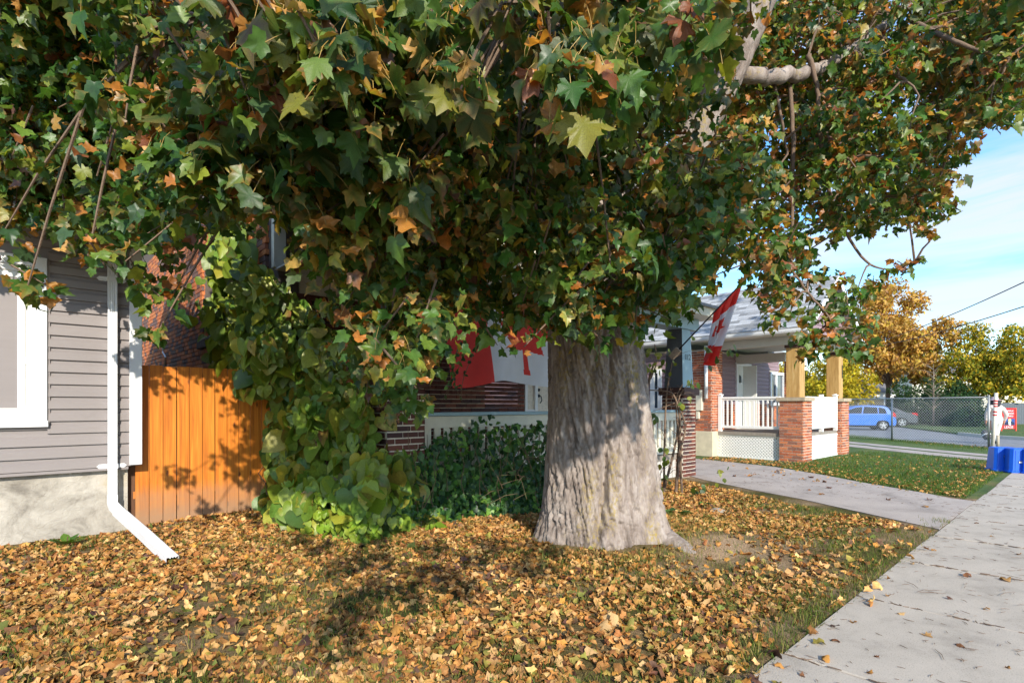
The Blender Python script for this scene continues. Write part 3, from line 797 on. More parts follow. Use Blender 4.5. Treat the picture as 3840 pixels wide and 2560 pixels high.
# upper storey
b_ = MB(); b_.box((X2 + 0.32, HY2 + 0.05, 3.3), (10.45, HY2 + 0.25, 6.6)); b_.prism([(X2 + 0.1, HY2 + 0.05, 6.6), (10.45, HY2 + 0.05, 6.6), (6.7, HY2 + 0.05, 9.2)], (0, 0.2, 0)); b_.build('upper_wall', M_CREAM, h2)
UX0, UX1 = 5.2, 6.5
siding(h2, (X2 + 0.05, HY2 + 0.05), (1, 0), (0, -1), 10.4 - X2, 3.75, 6.6, M_CREAM, 0.2, holes=[(UX0 - X2 - 0.05, UX1 - X2 - 0.05, 4.2, 5.7)], proud=0.022, lap=0.92)
b_ = MB(); b_.box((X2 - 0.06, HY2 - 0.06, 3.4), (X2 + 0.1, HY2 + 0.04, 6.6)); b_.build('corner_board', M_CREAMP, h2)
w3 = bpy.data.objects.new('upper_window', None); put(w3, h2, (UX0, HY2, 4.2))
b_ = MB(); rect_frame(b_, UX0, UX1, 4.2, 5.7, HY2 - 0.03, 0.1, 0.1); b_.box((UX0 + 0.1, HY2 - 0.01, 4.92), (UX1 - 0.1, HY2 + 0.04, 4.98)); b_.build('frame', M_WHITE, w3)
b_ = MB(); b_.box((UX0 + 0.1, HY2 + 0.02, 4.3), (UX1 - 0.1, HY2 + 0.03, 5.6)); b_.build('pane', M_GLASS, w3)
b_ = MB()
for sgn in (-1, 1):
    e = X2 - 0.45 if sgn < 0 else 10.95
    b_.prism([(e, HY2 - 0.55, 6.3), (6.7, HY2 - 0.55, 9.25), (6.7, HY2 - 0.55, 9.4), (e, HY2 - 0.55, 6.45)], (0, 13, 0))
b_.build('roof', plain('dark_shingle_roof', (110, 108, 108), 0.95, 0.2, 30, bmp=0.6), h2)
b_ = MB()
for sgn in (-1, 1):
    e = X2 - 0.47 if sgn < 0 else 10.97
    b_.prism([(e, HY2 - 0.6, 6.2), (6.7, HY2 - 0.6, 9.15), (6.7, HY2 - 0.6, 9.4), (e, HY2 - 0.6, 6.45)], (0, 0.04, 0))
b_.build('bargeboard', M_WHITE, h2)
# striped awning on the far part of the side wall
aw = MB(); aw.cur = 0
p0 = onX(470, 770, X2 - 0.1)
for k in range(10):
    aw.cur = k % 2; y = p0.y - 1.1 + k * 0.22
    aw.prism([(X2 - 0.02, y, p0.z + 0.75), (X2 - 0.55, y, p0.z + 0.1), (X2 - 0.55, y, p0.z - 0.08), (X2 - 0.54, y, p0.z - 0.08), (X2 - 0.53, y, p0.z + 0.11), (X2 - 0.0, y, p0.z + 0.77)], (0, 0.215, 0))
aw.build('awning', [M_RED, M_CREAMP], h2)
# porch
b_ = MB(); b_.box((3.2, PY2 + 0.1, 0.38), (10.9, HY2 + 0.02, 0.5)); b_.build('porch_floor', M_DECK, h2)
b_ = MB()
x = 4.1
while x < 10.4:
    b_.box((x, PY2 + 0.12, 0.0), (x + 0.13, PY2 + 0.14, 0.38)); x += 0.15
b_.build('skirting', plain('peeling_white_board', (190, 186, 180), 0.8, 0.15, 6, dirt=((110, 98, 86), 8, 0.5, 0.6)), h2)
def pillar(parent, bk, x, y, w, d_, z1, capmat, capz, name='pillar', course=0.079):
    p = bpy.data.objects.new(name, None); put(p, parent, (x + w / 2, y + d_ / 2, 0))
    m_ = MB(); m_.box((x + 0.008, y + 0.008, -0.05), (x + w - 0.008, y + d_ - 0.008, z1)); m_.build('core', M_MORTAR, p)
    bk.wall(p, (x, y), (1, 0), (0, -1), w, 0.0, z1, course=course, proud=0.007, depth=0.03, gap=0.018)
    bk.wall(p, (x, y + d_), (0, -1), (-1, 0), d_, 0.0, z1, course=course, proud=0.007, depth=0.03, gap=0.018)
    bk.wall(p, (x + w, y), (0, 1), (1, 0), d_, 0.0, z1, course=course, proud=0.007, depth=0.03, gap=0.018)
    m_ = MB(); m_.box((x - 0.06, y - 0.06, z1), (x + w + 0.06, y + d_ + 0.06, z1 + capz)); m_.build('cap', capmat, p, bevel=0.012, seg=2)
    return p
PXR = 10.38
pillar(h2, BD, PXR, PY2 - 0.05, 0.52, 0.5, 1.72, M_CAP, 0.16)
pillar(h2, BD, 3.42, PY2 - 0.05, 0.55, 0.5, 1.72, M_CAP, 0.16)
def tpost(parent, x, y, z0, z1, w0, w1):
    """tapered boxed post: teal front and back, cheeks in darker slate painted as shade"""
    m_ = MB()
    vs = []
    for z, w in ((z0, w0), (z1, w1)):
        for i, j in ((-1,-1),(1,-1),(1,1),(-1,1)): vs.append((x + i*w/2, y + j*w/2, z))
    m_._add(vs, []); m_.cur = 0
    m_.f += [(0,1,5,4),(2,3,7,6),(3,2,1,0),(4,5,6,7)]; m_.m += [0]*4
    m_.f += [(1,2,6,5),(3,0,4,7)]; m_.m += [1]*2  # tree shade on the side faces is put into their colour
    return m_.build('post', [M_TEAL, M_GREYP_SHADE], parent)
tpost(h2, PXR + 0.26, PY2 + 0.2, 1.88, 3.12, 0.44, 0.34)
tpost(h2, 3.42 + 0.27, PY2 + 0.2, 1.88, 3.12, 0.44, 0.34)
text_mesh('house_number', '112', 0.17, face_frame((PXR + 0.25, PY2 - 0.018, 2.52), (1, 0, 0)), M_DARK, h2)
b_ = MB(); b_.box((3.0, PY2 - 0.02, 3.12), (11.1, PY2 + 0.4, 3.36)); b_.build('porch_beam', M_TEAL, h2)
b_ = MB(); b_.box((2.75, PY2 - 0.42, 3.36), (11.4, PY2 - 0.36, 3.58)); b_.build('fascia', M_CREAMP, h2)
b_ = MB(); b_.box((2.75, PY2 - 0.36, 3.37), (11.4, HY2, 3.39)); b_.build('porch_ceiling', M_SOFFIT, h2)
b_ = MB(); b_.prism([(2.7, PY2 - 0.5, 3.585), (2.7, HY2 + 0.04, 4.15), (2.7, HY2 + 0.04, 4.1), (2.7, PY2 - 0.5, 3.53)], (8.75, 0, 0)); b_.build('porch_roof', plain('porch_shingle', (128, 130, 134), 0.95, 0.2, 30, bmp=0.6), h2)
rl = bpy.data.objects.new('railing', None); put(rl, h2, (7, PY2, 0.5))
b_ = MB(); b_.box((3.98, PY2 - 0.0, 1.36), (PXR, PY2 + 0.17, 1.41)); b_.build('cap_rail', M_TEAL, rl, bevel=0.005)
b_ = MB(); b_.box((3.98, PY2 + 0.04, 1.2), (PXR, PY2 + 0.13, 1.355)); b_.build('top_rail', M_CREAMP, rl)
b_ = MB(); b_.box((3.98, PY2 + 0.03, 0.52), (PXR, PY2 + 0.13, 0.66)); b_.build('bottom_rail', M_CREAMP, rl)
bl_ = MB(); bl_.box((-0.05, -0.012, 0.66), (0.05, 0.012, 1.2)); blm = bl_.mesh('baluster', M_CREAMP)
x = 4.1
while x < PXR - 0.05:
    put(bpy.data.objects.new('baluster', blm), rl, (x, PY2 + 0.08, 0)); x += 0.155
BK.finish(240, h2); BD.finish(300, h2)

# ------------------------------------------------------------------ bungalow with white porch railing
X3, HY3, PY3 = 15.45, 8.1, 5.35
XR3 = 19.3
XW3 = 21.1
h3 = thing('porch_bungalow', (17.3, HY3, 0), 'bungalow with orange brick pillars, mauve siding and white railed porch across the driveway', 'house')
BO = Bricks(PAL_ORANGE)
DKZ = 0.74
# deck
b_ = MB(); b_.box((X3 + 0.05, PY3 + 0.1, DKZ - 0.09), (XR3 - 0.05, HY3, DKZ)); b_.build('deck', M_DECK, h3)
P1 = pillar(h3, BO, X3, PY3 - 0.05, 0.62, 0.62, 1.62, M_STONE, 0.1)
P2 = pillar(h3, BO, XR3 - 0.62, PY3 - 0.05, 0.62, 0.62, 1.62, M_STONE, 0.1)
for p_, x_ in ((P1, X3), (P2, XR3 - 0.62)):
    m_ = MB(); m_.box((x_ + 0.13, PY3 + 0.08, 1.72), (x_ + 0.49, PY3 + 0.44, 3.12)); m_.build('timber_post', M_PINE, h3, bevel=0.01)
    m_ = MB(); m_.box((x_ + 0.10, PY3 + 0.05, 3.06), (x_ + 0.52, PY3 + 0.47, 3.14)); m_.build('post_cap', M_CAP, h3)
b_ = MB(); b_.box((XR3 - 0.24, PY3 + 0.066, 2.35), (XR3 - 0.19, PY3 + 0.076, 2.75)); b_.build('house_plaque', M_DARK, h3)
# front wall: brick wainscot below, siding above
b_ = MB(); b_.box((X3, HY3 + 0.02, -0.1), (XW3, HY3 + 0.25, 3.2)); b_.build('wall', M_MORTAR, h3)
D3 = onY(2757, 1500, HY3).x; D3b = onY(2812, 1500, HY3).x
W3 = onY(2884, 1500, HY3).x; W3b = W3 + 1.3
BO.wall(h3, (X3 + 0.4, HY3), (1, 0), (0, -1), XW3 - X3 - 0.4, DKZ, 1.55, holes=[(D3 - X3 - 0.4, D3b - X3 - 0.4, 0.5, 3)])
siding(h3, (X3 + 0.4, HY3), (1, 0), (0, -1), XW3 - X3 - 0.4, 1.55, 3.14, M_MAUVE, 0.135, holes=[(D3 - X3 - 0.4, D3b - X3 - 0.4, 0.5, 2.9), (W3 - X3 - 0.4, W3b - X3 - 0.4, 1.5, 2.72)], proud=0.02)
# corner pier
b_ = MB(); b_.box((X3 - 0.28, HY3 - 0.42, 0.0), (X3 + 0.40, HY3 + 0.3, DKZ)); b_.build('pier_base', M_CONCBASE, h3, bevel=0.01)
b_ = MB(); b_.box((X3 - 0.24, HY3 - 0.38, DKZ), (X3 + 0.38, HY3 + 0.3, 3.14)); b_.build('pier_core', M_MORTAR, h3)
BO.wall(h3, (X3 - 0.25, HY3 - 0.39), (1, 0), (0, -1), 0.64, DKZ, 3.12, proud=0.007, depth=0.03, gap=0.018)
BO.wall(h3, (X3 - 0.25, HY3 + 0.31), (0, -1), (-1, 0), 0.70, DKZ, 3.12, proud=0.007, depth=0.03, gap=0.018)
# right rear pier seen past the post
b_ = MB(); b_.box((18.95, 6.75, -0.05), (19.25, 7.1, 3.12)); b_.build('rear_pier_core', M_MORTAR, h3)
BO.wall(h3, (18.94, 6.74), (1, 0), (0, -1), 0.32, 0.0, 3.12, proud=0.007, depth=0.03, gap=0.018)
BO.wall(h3, (18.94, 7.1), (0, -1), (-1, 0), 0.36, 0.0, 3.12, proud=0.007, depth=0.03, gap=0.018)
# side wall along the driveway
b_ = MB(); b_.box((X3 - 0.15, HY3 + 0.3, 0.0), (X3 + 0.1, 22, 3.2)); b_.build('side_wall', M_CONCBASE, h3)
SWY = onX(2440, 1450, X3 - 0.17).y; SWY2 = onX(2482, 1450, X3 - 0.17).y
siding(h3, (X3 - 0.15, 22), (0, -1), (-1, 0), 22 - HY3 - 0.32, 0.75, 3.14, M_MAUVE, 0.135, holes=[(22 - SWY, 22 - SWY2, 1.3, 2.65)], proud=0.02)
sw = bpy.data.objects.new('side_window', None); put(sw, h3, (X3 - 0.15, SWY, 1.3))
b_ = MB(); a0, a1 = min(SWY, SWY2), max(SWY, SWY2)
b_.box((X3 - 0.2, a0, 1.3), (X3 - 0.1, a0 + 0.14, 2.65)); b_.box((X3 - 0.2, a1 - 0.14, 1.3), (X3 - 0.1, a1, 2.65)); b_.box((X3 - 0.199, a0 + 0.14, 1.3), (X3 - 0.1, a1 - 0.14, 1.42)); b_.box((X3 - 0.199, a0 + 0.14, 2.53), (X3 - 0.1, a1 - 0.14, 2.65)); b_.box((X3 - 0.19, a0 + 0.14, 1.95), (X3 - 0.1, a1 - 0.14, 2.02)); b_.build('frame', M_WHITE, sw)
b_ = MB(); b_.box((X3 - 0.16, a0 + 0.1, 1.4), (X3 - 0.15, a1 - 0.1, 2.6)); b_.build('pane', M_GLASS, sw)
b_ = MB(); b_.tube([(X3 - 0.34, HY3 - 0.25, 3.25), (X3 - 0.34, HY3 - 0.25, 1.7)], 0.05, 10); dsp = b_.build('downspout', M_WHITE, h3, smooth=True)
b_ = MB(); b_.box((X3 - 0.36, HY3 - 0.28, 2.55), (X3 - 0.24, HY3 - 0.22, 2.6)); b_.box((X3 - 0.36, HY3 - 0.28, 1.9), (X3 - 0.24, HY3 - 0.22, 1.95)); b_.build('strap', M_STEEL, dsp)
b_ = MB(); b_.box((X3 - 0.36, HY3 - 0.12, 1.35), (X3 - 0.25, HY3 + 0.2, 1.95)); b_.box((X3 - 0.33, HY3 - 0.02, 1.1), (X3 - 0.26, HY3 + 0.08, 1.35)); b_.build('meter_box', M_CREAMP, h3, bevel=0.01)
# door
d3 = bpy.data.objects.new('door', None); put(d3, h3, (D3, HY3, DKZ))
b_ = MB(); rect_frame(b_, D3, D3b, DKZ, 2.9, HY3 - 0.06, 0.09, 0.12); b_.build('frame', M_WHITE, d3)
b_ = MB(); b_.box((D3 + 0.09, HY3 - 0.01, DKZ + 0.09), (D3b - 0.09, HY3 + 0.015, 2.81)); b_.build('door_leaf', M_DOOR, d3)
b_ = MB(); cx_ = D3 + 0.25; b_.prism([(cx_, HY3 - 0.018, 2.25)] + [(cx_ + 0.26 * math.sin(a * math.pi / 16), HY3 - 0.018, 2.25 + 0.26 * math.cos(a * math.pi / 16)) for a in range(0, 9)], (0, 0.006, 0)); b_.build('fanlight', M_GLASS, d3)
b_ = MB(); b_.lathe((D3 + 0.75, HY3 - 0.01, 1.75), [(0, 0.03), (0.03, 0.02), (0.05, 0.038), (0.08, 0.03)], 12, (0, -1, 0)); b_.build('handle', M_DARK, d3)
b_ = MB(); b_.box((D3 + 0.45, HY3 - 0.5, DKZ + 0.02), (D3 + 0.49, HY3 - 0.06, 2.8)); b_.build('storm_door', M_DOOR, d3)
# window
w5 = bpy.data.objects.new('front_window', None); put(w5, h3, (W3, HY3, 1.5))
b_ = MB(); rect_frame(b_, W3, W3b, 1.5, 2.72, HY3 - 0.06, 0.1, 0.12); b_.box((W3 + 0.52, HY3 - 0.05, 1.6), (W3 + 0.62, HY3 + 0.03, 2.62)); b_.build('frame', M_WHITE, w5)
b_ = MB(); b_.box((W3 + 0.1, HY3 - 0.0, 1.6), (W3b - 0.1, HY3 + 0.01, 2.62)); b_.build('pane', M_GLASS, w5)
# beams, soffit, gutter, roof
EX = X3 - 0.52; ER = 19.62; RX = (EX + ER) / 2; EZ = 3.46; RZ = EZ + (RX - EX) * 0.70
GYF = PY3 - 0.35
b_ = MB(); b_.box((X3 + 0.02, PY3 + 0.1, 3.14), (X3 + 0.32, HY3 - 0.38, 3.36)); b_.box((X3 + 0.321, PY3 + 0.1, 3.141), (XR3 + 0.1, PY3 + 0.42, 3.36)); b_.build('porch_beam', M_SOFFIT, h3)
b_ = MB(); b_.box((X3 + 2.1, PY3 + 1.2, 2.86), (X3 + 2.35, HY3, 3.13)); b_.build('bulkhead', M_SOFFIT, h3)
b_ = MB(); b_.box((EX + 0.02, GYF + 0.02, 3.365), (ER - 0.02, HY3 + 0.3, 3.385)); b_.box((EX + 0.02, HY3 + 0.301, 3.365), (X3 + 0.1, 22, 3.384)); b_.build('soffit', M_SOFFIT, h3)
b_ = MB(); b_.prism([(EX + 0.01, GYF, 3.36), (EX - 0.08, GYF, 3.39), (EX - 0.1, GYF, 3.44), (EX - 0.1, GYF, 3.47), (EX - 0.12, GYF, 3.50), (EX + 0.01, GYF, 3.50)], (0, 22 - GYF, 0)); b_.build('gutter', M_WHITE, h3)
b_ = MB()
b_.prism([(EX - 0.04, GYF, EZ), (RX, GYF, RZ), (RX, GYF, RZ + 0.05), (EX - 0.04, GYF, EZ + 0.05)], (0, 22 - GYF, 0))
b_.prism([(ER + 0.04, GYF, EZ), (RX, GYF, RZ), (RX, GYF, RZ + 0.05), (ER + 0.04, GYF, EZ + 0.05)], (0, 22 - GYF, 0))
roof3 = b_.build('roof', M_DECKING, h3)
b_ = MB()
for e in (EX - 0.06, ER + 0.06):
    b_.prism([(e, GYF - 0.03, EZ - 0.13), (RX, GYF - 0.03, RZ - 0.13), (RX, GYF - 0.03, RZ + 0.06), (e, GYF - 0.03, EZ + 0.06)], (0, 0.028, 0))
b_.build('rake_board', M_WHITE, h3)
b_ = MB(); b_.box((19.3, HY3 - 0.35, 3.30), (XW3 + 0.3, 22, 3.44)); b_.build('wing_roof', M_DECKING, h3)
# gable siding as clipped planks
z = 3.36
while z < RZ - 0.1:
    t0 = (z - EZ) / (RZ - EZ); t1 = (z + 0.13 - EZ) / (RZ - EZ)
    xa = EX + max(0, t0) * (RX - EX) + 0.08; xa1 = EX + max(0, t1) * (RX - EX) + 0.08
    m_ = MB(); yy = PY3 - 0.02
    m_._add([(xa, yy - 0.02, z), (2*RX - xa, yy - 0.02, z), (2*RX - xa1, yy, z + 0.13), (xa1, yy, z + 0.13), (xa, yy + 0.05, z), (2*RX - xa, yy + 0.05, z), (2*RX - xa1, yy + 0.05, z + 0.13), (xa1, yy + 0.05, z + 0.13)],
            [(0,1,2,3),(4,7,6,5),(0,4,5,1),(3,2,6,7),(0,3,7,4),(1,5,6,2)])
    m_.build('gable_plank', M_MAUVE, h3); z += 0.13
# shingle tabs on the slope facing the driveway
sl = math.hypot(RX - EX, RZ - EZ); ux, uz = (RX - EX) / sl, (RZ - EZ) / sl
cells = []
for i in range(int(sl / 0.145) + 1):
    y = GYF + (0.0 if i % 2 else -0.17)
    while y < 17:
        w_ = random.choice((0.24, 0.3, 0.36, 0.42)); cells.append((i * 0.145, y, w_)); y += w_
cells = [(t_, max(y, GYF), min(w_, 99)) for t_, y, w_ in cells]
def shg(t_): return (EX - 0.05 + ux * t_, EZ + 0.055 + uz * t_)
unit = []
for g in (0.22, 0.29, 0.36, 0.42, 0.47):
    m_ = MB(); m_.col = (g * 0.97, g, g * 1.03, 1)
    th = 0.012
    m_._add([(0, 0, th), (0, 1, th), (ux * 0.15, 1, uz * 0.15 + 0.002), (ux * 0.15, 0, uz * 0.15 + 0.002), (0, 0, 0), (0, 1, 0), (ux * 0.15, 1, uz * 0.15 - 0.004), (ux * 0.15, 0, uz * 0.15 - 0.004)],
            [(0, 3, 2, 1), (4, 5, 6, 7), (0, 1, 5, 4), (0, 4, 7, 3), (1, 2, 6, 5)])
    unit.append((m_.mesh('shingle', M_SHINGLE), g))
scored = []
for c in cells:
    x, z = shg(c[0]); px, py, d = proj(np.array([x, c[1] + c[2] / 2, z]))
    scored.append((0 if 2570 < px < 3060 else 1, float(d), c))
scored.sort(key=lambda s_: (s_[0], s_[1]))
rest = MB()
for k, (f_, d_, (t_, y, w_)) in enumerate(scored):
    x, z = shg(t_); z += random.uniform(0, 0.003)
    me_, g = random.choice(unit)
    if k < 260:
        o = put(bpy.data.objects.new('shingle', me_), roof3, (x, y, z)); o.scale = (1, w_ - 0.004, 1)
    else:
        rest.col = (g * 0.97, g, g * 1.03, 1)
        rest._add([(x, y, z + 0.012), (x, y + w_ - .004, z + 0.012), (x + ux * 0.15, y + w_ - .004, z + uz * 0.15 + .002), (x + ux * 0.15, y, z + uz * 0.15 + .002), (x, y, z), (x, y + w_ - .004, z)],
                  [(0, 3, 2, 1), (0, 1, 5, 4)])
tag(rest.build('shingles', M_SHINGLE, roof3), kind='stuff')
# railings
def railing(parent, p, q, z0, nb, newel=(True, True), bw=0.04, solid=False):
    r_ = bpy.data.objects.new('railing', None); p = Vector(p); q = Vector(q); put(r_, parent, (p + q) / 2)
    u_ = (q - p).normalized(); L_ = (q - p).length
    m_ = MB(); m_.beam(p + Vector((0, 0, z0 + 0.98)), q + Vector((0, 0, z0 + 0.98)), 0.09, 0.06); m_.beam(p + Vector((0, 0, z0 + 0.93)), q + Vector((0, 0, z0 + 0.93)), 0.045, 0.05); m_.build('top_rail', M_VINYL, r_, bevel=0.006)
    m_ = MB(); m_.beam(p + Vector((0, 0, z0 + 0.14)), q + Vector((0, 0, z0 + 0.14)), 0.05, 0.08); m_.build('bottom_rail', M_VINYL, r_, bevel=0.006)
    me_ = MB().box((-bw/2, -bw/2, z0 + 0.18), (bw/2, bw/2, z0 + 0.905)).mesh('baluster', M_VINYL)
    for k in range(nb):
        c = p + u_ * (L_ * (k + 0.7) / (nb + 0.4))
        put(bpy.data.objects.new('baluster', me_), r_, (c.x, c.y, 0))
    for f_, e in zip(newel, (p, q)):
        if f_:
            m_ = MB(); m_.box((e.x - 0.05, e.y - 0.05, z0), (e.x + 0.05, e.y + 0.05, z0 + 1.06)); m_.box((e.x - 0.07, e.y - 0.07, z0 + 1.06), (e.x + 0.07, e.y + 0.07, z0 + 1.09)); m_.box((e.x - 0.035, e.y - 0.035, z0 + 1.09), (e.x + 0.035, e.y + 0.035, z0 + 1.115)); m_.build('newel_post', M_VINYL, r_, bevel=0.004)
    return r_
railing(h3, (X3 + 0.12, HY3 - 0.46, 0), (X3 + 0.12, PY3 + 0.57, 0), DKZ, 13, (True, False))
railing(h3, (X3 + 0.62, PY3 + 0.12, 0), (XR3 - 0.72, PY3 + 0.12, 0), DKZ, 22, (False, True), 0.085)
m_ = MB(); m_.box((17.3, PY3 + 0.07, DKZ), (17.4, PY3 + 0.17, DKZ + 1.08)); m_.build('newel_post', M_VINYL, h3)
# lattice skirts: two layers of diagonal slats
def lattice(parent, p, q, z0, z1, n):
    p = Vector(p); q = Vector(q); u_ = (q - p).normalized(); L_ = (q - p).length; n = Vector(n); H_ = z1 - z0
    m_ = MB(); s_ = 0.088
    for lay, sg in ((0, 1), (1, -1)):
        k = -H_
        while k < L_ + H_:
            a0 = k if sg > 0 else k + H_; a1 = k + H_ if sg > 0 else k
            pts = [(a0, z0), (a1, z1)]
            def clip(pa, pb):
                (xa, za), (xb_, zb) = pa, pb
                dx = xb_ - xa
                ts = sorted(((0 - xa) / dx, (L_ - xa) / dx)); t0 = max(0, ts[0]); t1 = min(1, ts[1])
                if t1 - t0 < 0.02: return None
                return (xa + dx * t0, za + (zb - za) * t0), (xa + dx * t1, za + (zb - za) * t1)
            c_ = clip(*pts)
            if c_:
                A = p + u_ * c_[0][0] + n * (0.006 * lay) + Vector((0, 0, c_[0][1])); B = p + u_ * c_[1][0] + n * (0.006 * lay) + Vector((0, 0, c_[1][1]))
                m_.beam(A, B, 0.005, 0.040, up=u_.cross(Vector((0, 0, 1))).cross((B - A).normalized()))
            k += s_
    lt = m_.build('lattice', M_VINYL, parent)
    m2 = MB()
    for z in (z0 + 0.02, z1 - 0.02): m2.beam(p + n * 0.016 + Vector((0, 0, z)), q + n * 0.016 + Vector((0, 0, z)), 0.008, 0.05)
    m2.build('lattice_frame', M_VINYL, lt)
lattice(h3, (X3 + 0.1, HY3 - 0.42, 0), (X3 + 0.1, PY3 + 0.57, 0), 0.0, DKZ - 0.09, (-1, 0, 0))
lattice(h3, (X3 + 0.62, PY3 + 0.1, 0), (XR3 - 0.62, PY3 + 0.1, 0), 0.0, DKZ - 0.09, (0, -1, 0))
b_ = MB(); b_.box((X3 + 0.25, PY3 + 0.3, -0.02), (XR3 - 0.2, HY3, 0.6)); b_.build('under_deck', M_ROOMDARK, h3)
BO.finish(300, h3)
# ------------------------------------------------------------------ leaf shapes
def outline_to_mesh(half, ctr):
    right = half; left = [(-x, y) for x, y in reversed(half[1:-1])]
    ring = right + left
    P = np.array([ctr] + ring, float); n = len(ring)
    T = np.array([[0, 1 + i, 1 + (i + 1) % n] for i in range(n)])
    return P, T
MAPLE = [(0, 0.0), (0.15, -0.10), (0.40, -0.12), (0.42, 0.06), (0.52, 0.14), (0.64, 0.38), (0.48, 0.44), (0.33, 0.47), (0.32, 0.64), (0.16, 0.72), (0, 0.98)]
MAPLE_HI = [(0, 0.0), (0.10, -0.08), (0.24, -0.10), (0.42, -0.15), (0.41, -0.02), (0.39, 0.06), (0.47, 0.09), (0.57, 0.14), (0.58, 0.25), (0.70, 0.40), (0.57, 0.42), (0.51, 0.50), (0.40, 0.47), (0.31, 0.47), (0.32, 0.57), (0.36, 0.68), (0.21, 0.68), (0.15, 0.78), (0, 1.02)]
HEART = [(0, 0.08), (0.10, -0.06), (0.28, -0.10), (0.46, 0.05), (0.52, 0.28), (0.44, 0.55), (0.24, 0.82), (0, 1.0)]
OVAL = [(0, 0.0), (0.20, 0.12), (0.33, 0.38), (0.26, 0.68), (0, 1.0)]
CHIP = [(0, 0.0), (0.38, -0.12), (0.40, 0.08), (0.64, 0.36), (0.33, 0.45), (0.32, 0.64), (0, 0.98)]
DIAMOND = [(0, 0.0), (0.30, 0.45), (0, 1.0)]
LOBED = [(0, 0.0), (0.30, -0.05), (0.42, 0.22), (0.30, 0.40), (0.30, 0.62), (0, 1.0)]

def leaf_variants(half, ctr, n, fold, droop, curl, seed, wav=0.0):
    g = np.random.default_rng(seed); P, T = outline_to_mesh(half, ctr); out = []
    for k in range(n):
        x = P[:, 0] * g.uniform(0.72, 1.15); y = P[:, 1] * g.uniform(0.85, 1.1)
        z = fold * g.uniform(0.3, 1.4) * np.abs(x) - droop * g.uniform(0.2, 1.5) * y * y + curl * g.uniform(-1, 1) * x * y
        z = z - curl * g.uniform(0, 1.2) * x * x + wav * g.normal(0, 1, len(x)) * np.hypot(x, y - ctr[1])
        out.append(np.stack([x + 0.06 * g.normal() * y, y, z], 1))
    return np.array(out), T

def crumple(half, ctr, n, seed):
    g = np.random.default_rng(seed); P, T = outline_to_mesh(half, ctr); out = []
    for k in range(n):
        x = P[:, 0].copy(); y = P[:, 1] - 0.4
        a = g.uniform(0, math.pi); rad = g.uniform(0.22, 0.7)
        u = x * math.cos(a) + y * math.sin(a); v = -x * math.sin(a) + y * math.cos(a)
        th = u / rad
        u2 = rad * np.sin(np.clip(th, -2.4, 2.4)); z = rad * (1 - np.cos(np.clip(th, -2.4, 2.4))) * g.choice([1, 1, -0.7])
        z = z + g.uniform(-0.8, 0.8) * v * v + 0.09 * g.normal(size=len(x))
        out.append(np.stack([u2 * math.cos(a) - v * math.sin(a), u2 * math.sin(a) + v * math.cos(a), z - z.mean()], 1))
    return np.array(out), T

def frames(T_, N_):
    """rotation matrices with columns x, tip, normal"""
    T_ = T_ / np.linalg.norm(T_, axis=1, keepdims=True)
    N_ = N_ - T_ * (N_ * T_).sum(1, keepdims=True)
    N_ = N_ / np.maximum(np.linalg.norm(N_, axis=1, keepdims=True), 1e-6)
    X_ = np.cross(T_, N_)
    return np.stack([X_, T_, N_], -1)

def bake_leaves(pos, R, size, var, shapes, tris, base, edge, burn, rg):
    """base: leaf colours, edge: colour towards the outline, burn: how far the edge colour reaches in"""
    L = shapes[var]                                        # (N, nv, 3)
    V = pos[:, None, :] + size[:, None, None] * np.einsum('nij,nvj->nvi', R, L)
    nv = L.shape[1]
    w = np.zeros((len(pos), nv)); w[:, 1:] = 1.0
    w = np.clip(w * burn[:, None] * (0.35 + 1.1 * rg.random((len(pos), nv))), 0, 1); w[:, 0] = np.clip(burn * 1.2 - 0.75, 0, 1)
    C = base[:, None, :] * (1 - w[..., None]) + edge[:, None, :] * w[..., None]
    F_ = (tris[None] + (np.arange(len(pos)) * nv)[:, None, None]).reshape(-1, 3)
    return V.reshape(-1, 3), F_, C.reshape(-1, 3)

def palette(rg, n, cols, weights, jit=0.18):
    c = np.array([x[:3] for x in cols]); k = rg.choice(len(cols), n, p=np.array(weights) / sum(weights))
    return c[k] * rg.uniform(1 - jit, 1 + jit, (n, 1)) * rg.uniform(0.93, 1.07, (n, 3))

def split_leaves(parent, name_one, name_rest, pos, R, size, var, shapes, tris, base, edge, burn, mat, lim, rg, score, nmesh=40, hi=None):
    """the lim leaves that show largest become single parts sharing nmesh meshes; the others one joined part"""
    order = np.argsort(-score); big = order[:lim]; rest = order[lim:]
    V, T_, C = bake_leaves(pos[rest], R[rest], size[rest], var[rest], shapes, tris, base[rest], edge[rest], burn[rest], rg)
    ro = put(bpy.data.objects.new(name_rest, mesh_np(name_rest, V, T_, C, mat, False)), parent)
    tag(ro, kind='stuff')
    pool = []
    ks = rg.choice(big, min(nmesh, len(big)), replace=False) if len(big) else []
    for k in ks:
        I = np.eye(3)[None]
        V, T_, C = bake_leaves(np.zeros((1, 3)), I, np.ones(1), var[k:k+1], (hi or (shapes, tris))[0], (hi or (shapes, tris))[1], base[k:k+1], edge[k:k+1], burn[k:k+1], rg)
        pool.append(mesh_np(name_one, V, T_, C, mat, False))
    outs = []
    for i, k in enumerate(big):
        o = bpy.data.objects.new(name_one, pool[i % len(pool)])
        M_ = Matrix(R[k].tolist())
        put(o, parent, pos[k])
        o.rotation_mode = 'QUATERNION'; o.rotation_quaternion = M_.to_quaternion(); o.scale = (size[k],) * 3
        outs.append(o)
    return ro, outs

# ------------------------------------------------------------------ the maple
tree = thing('maple_tree', TREE, 'huge old maple with thick furrowed trunk and browning leaves on the front lawn', 'tree')

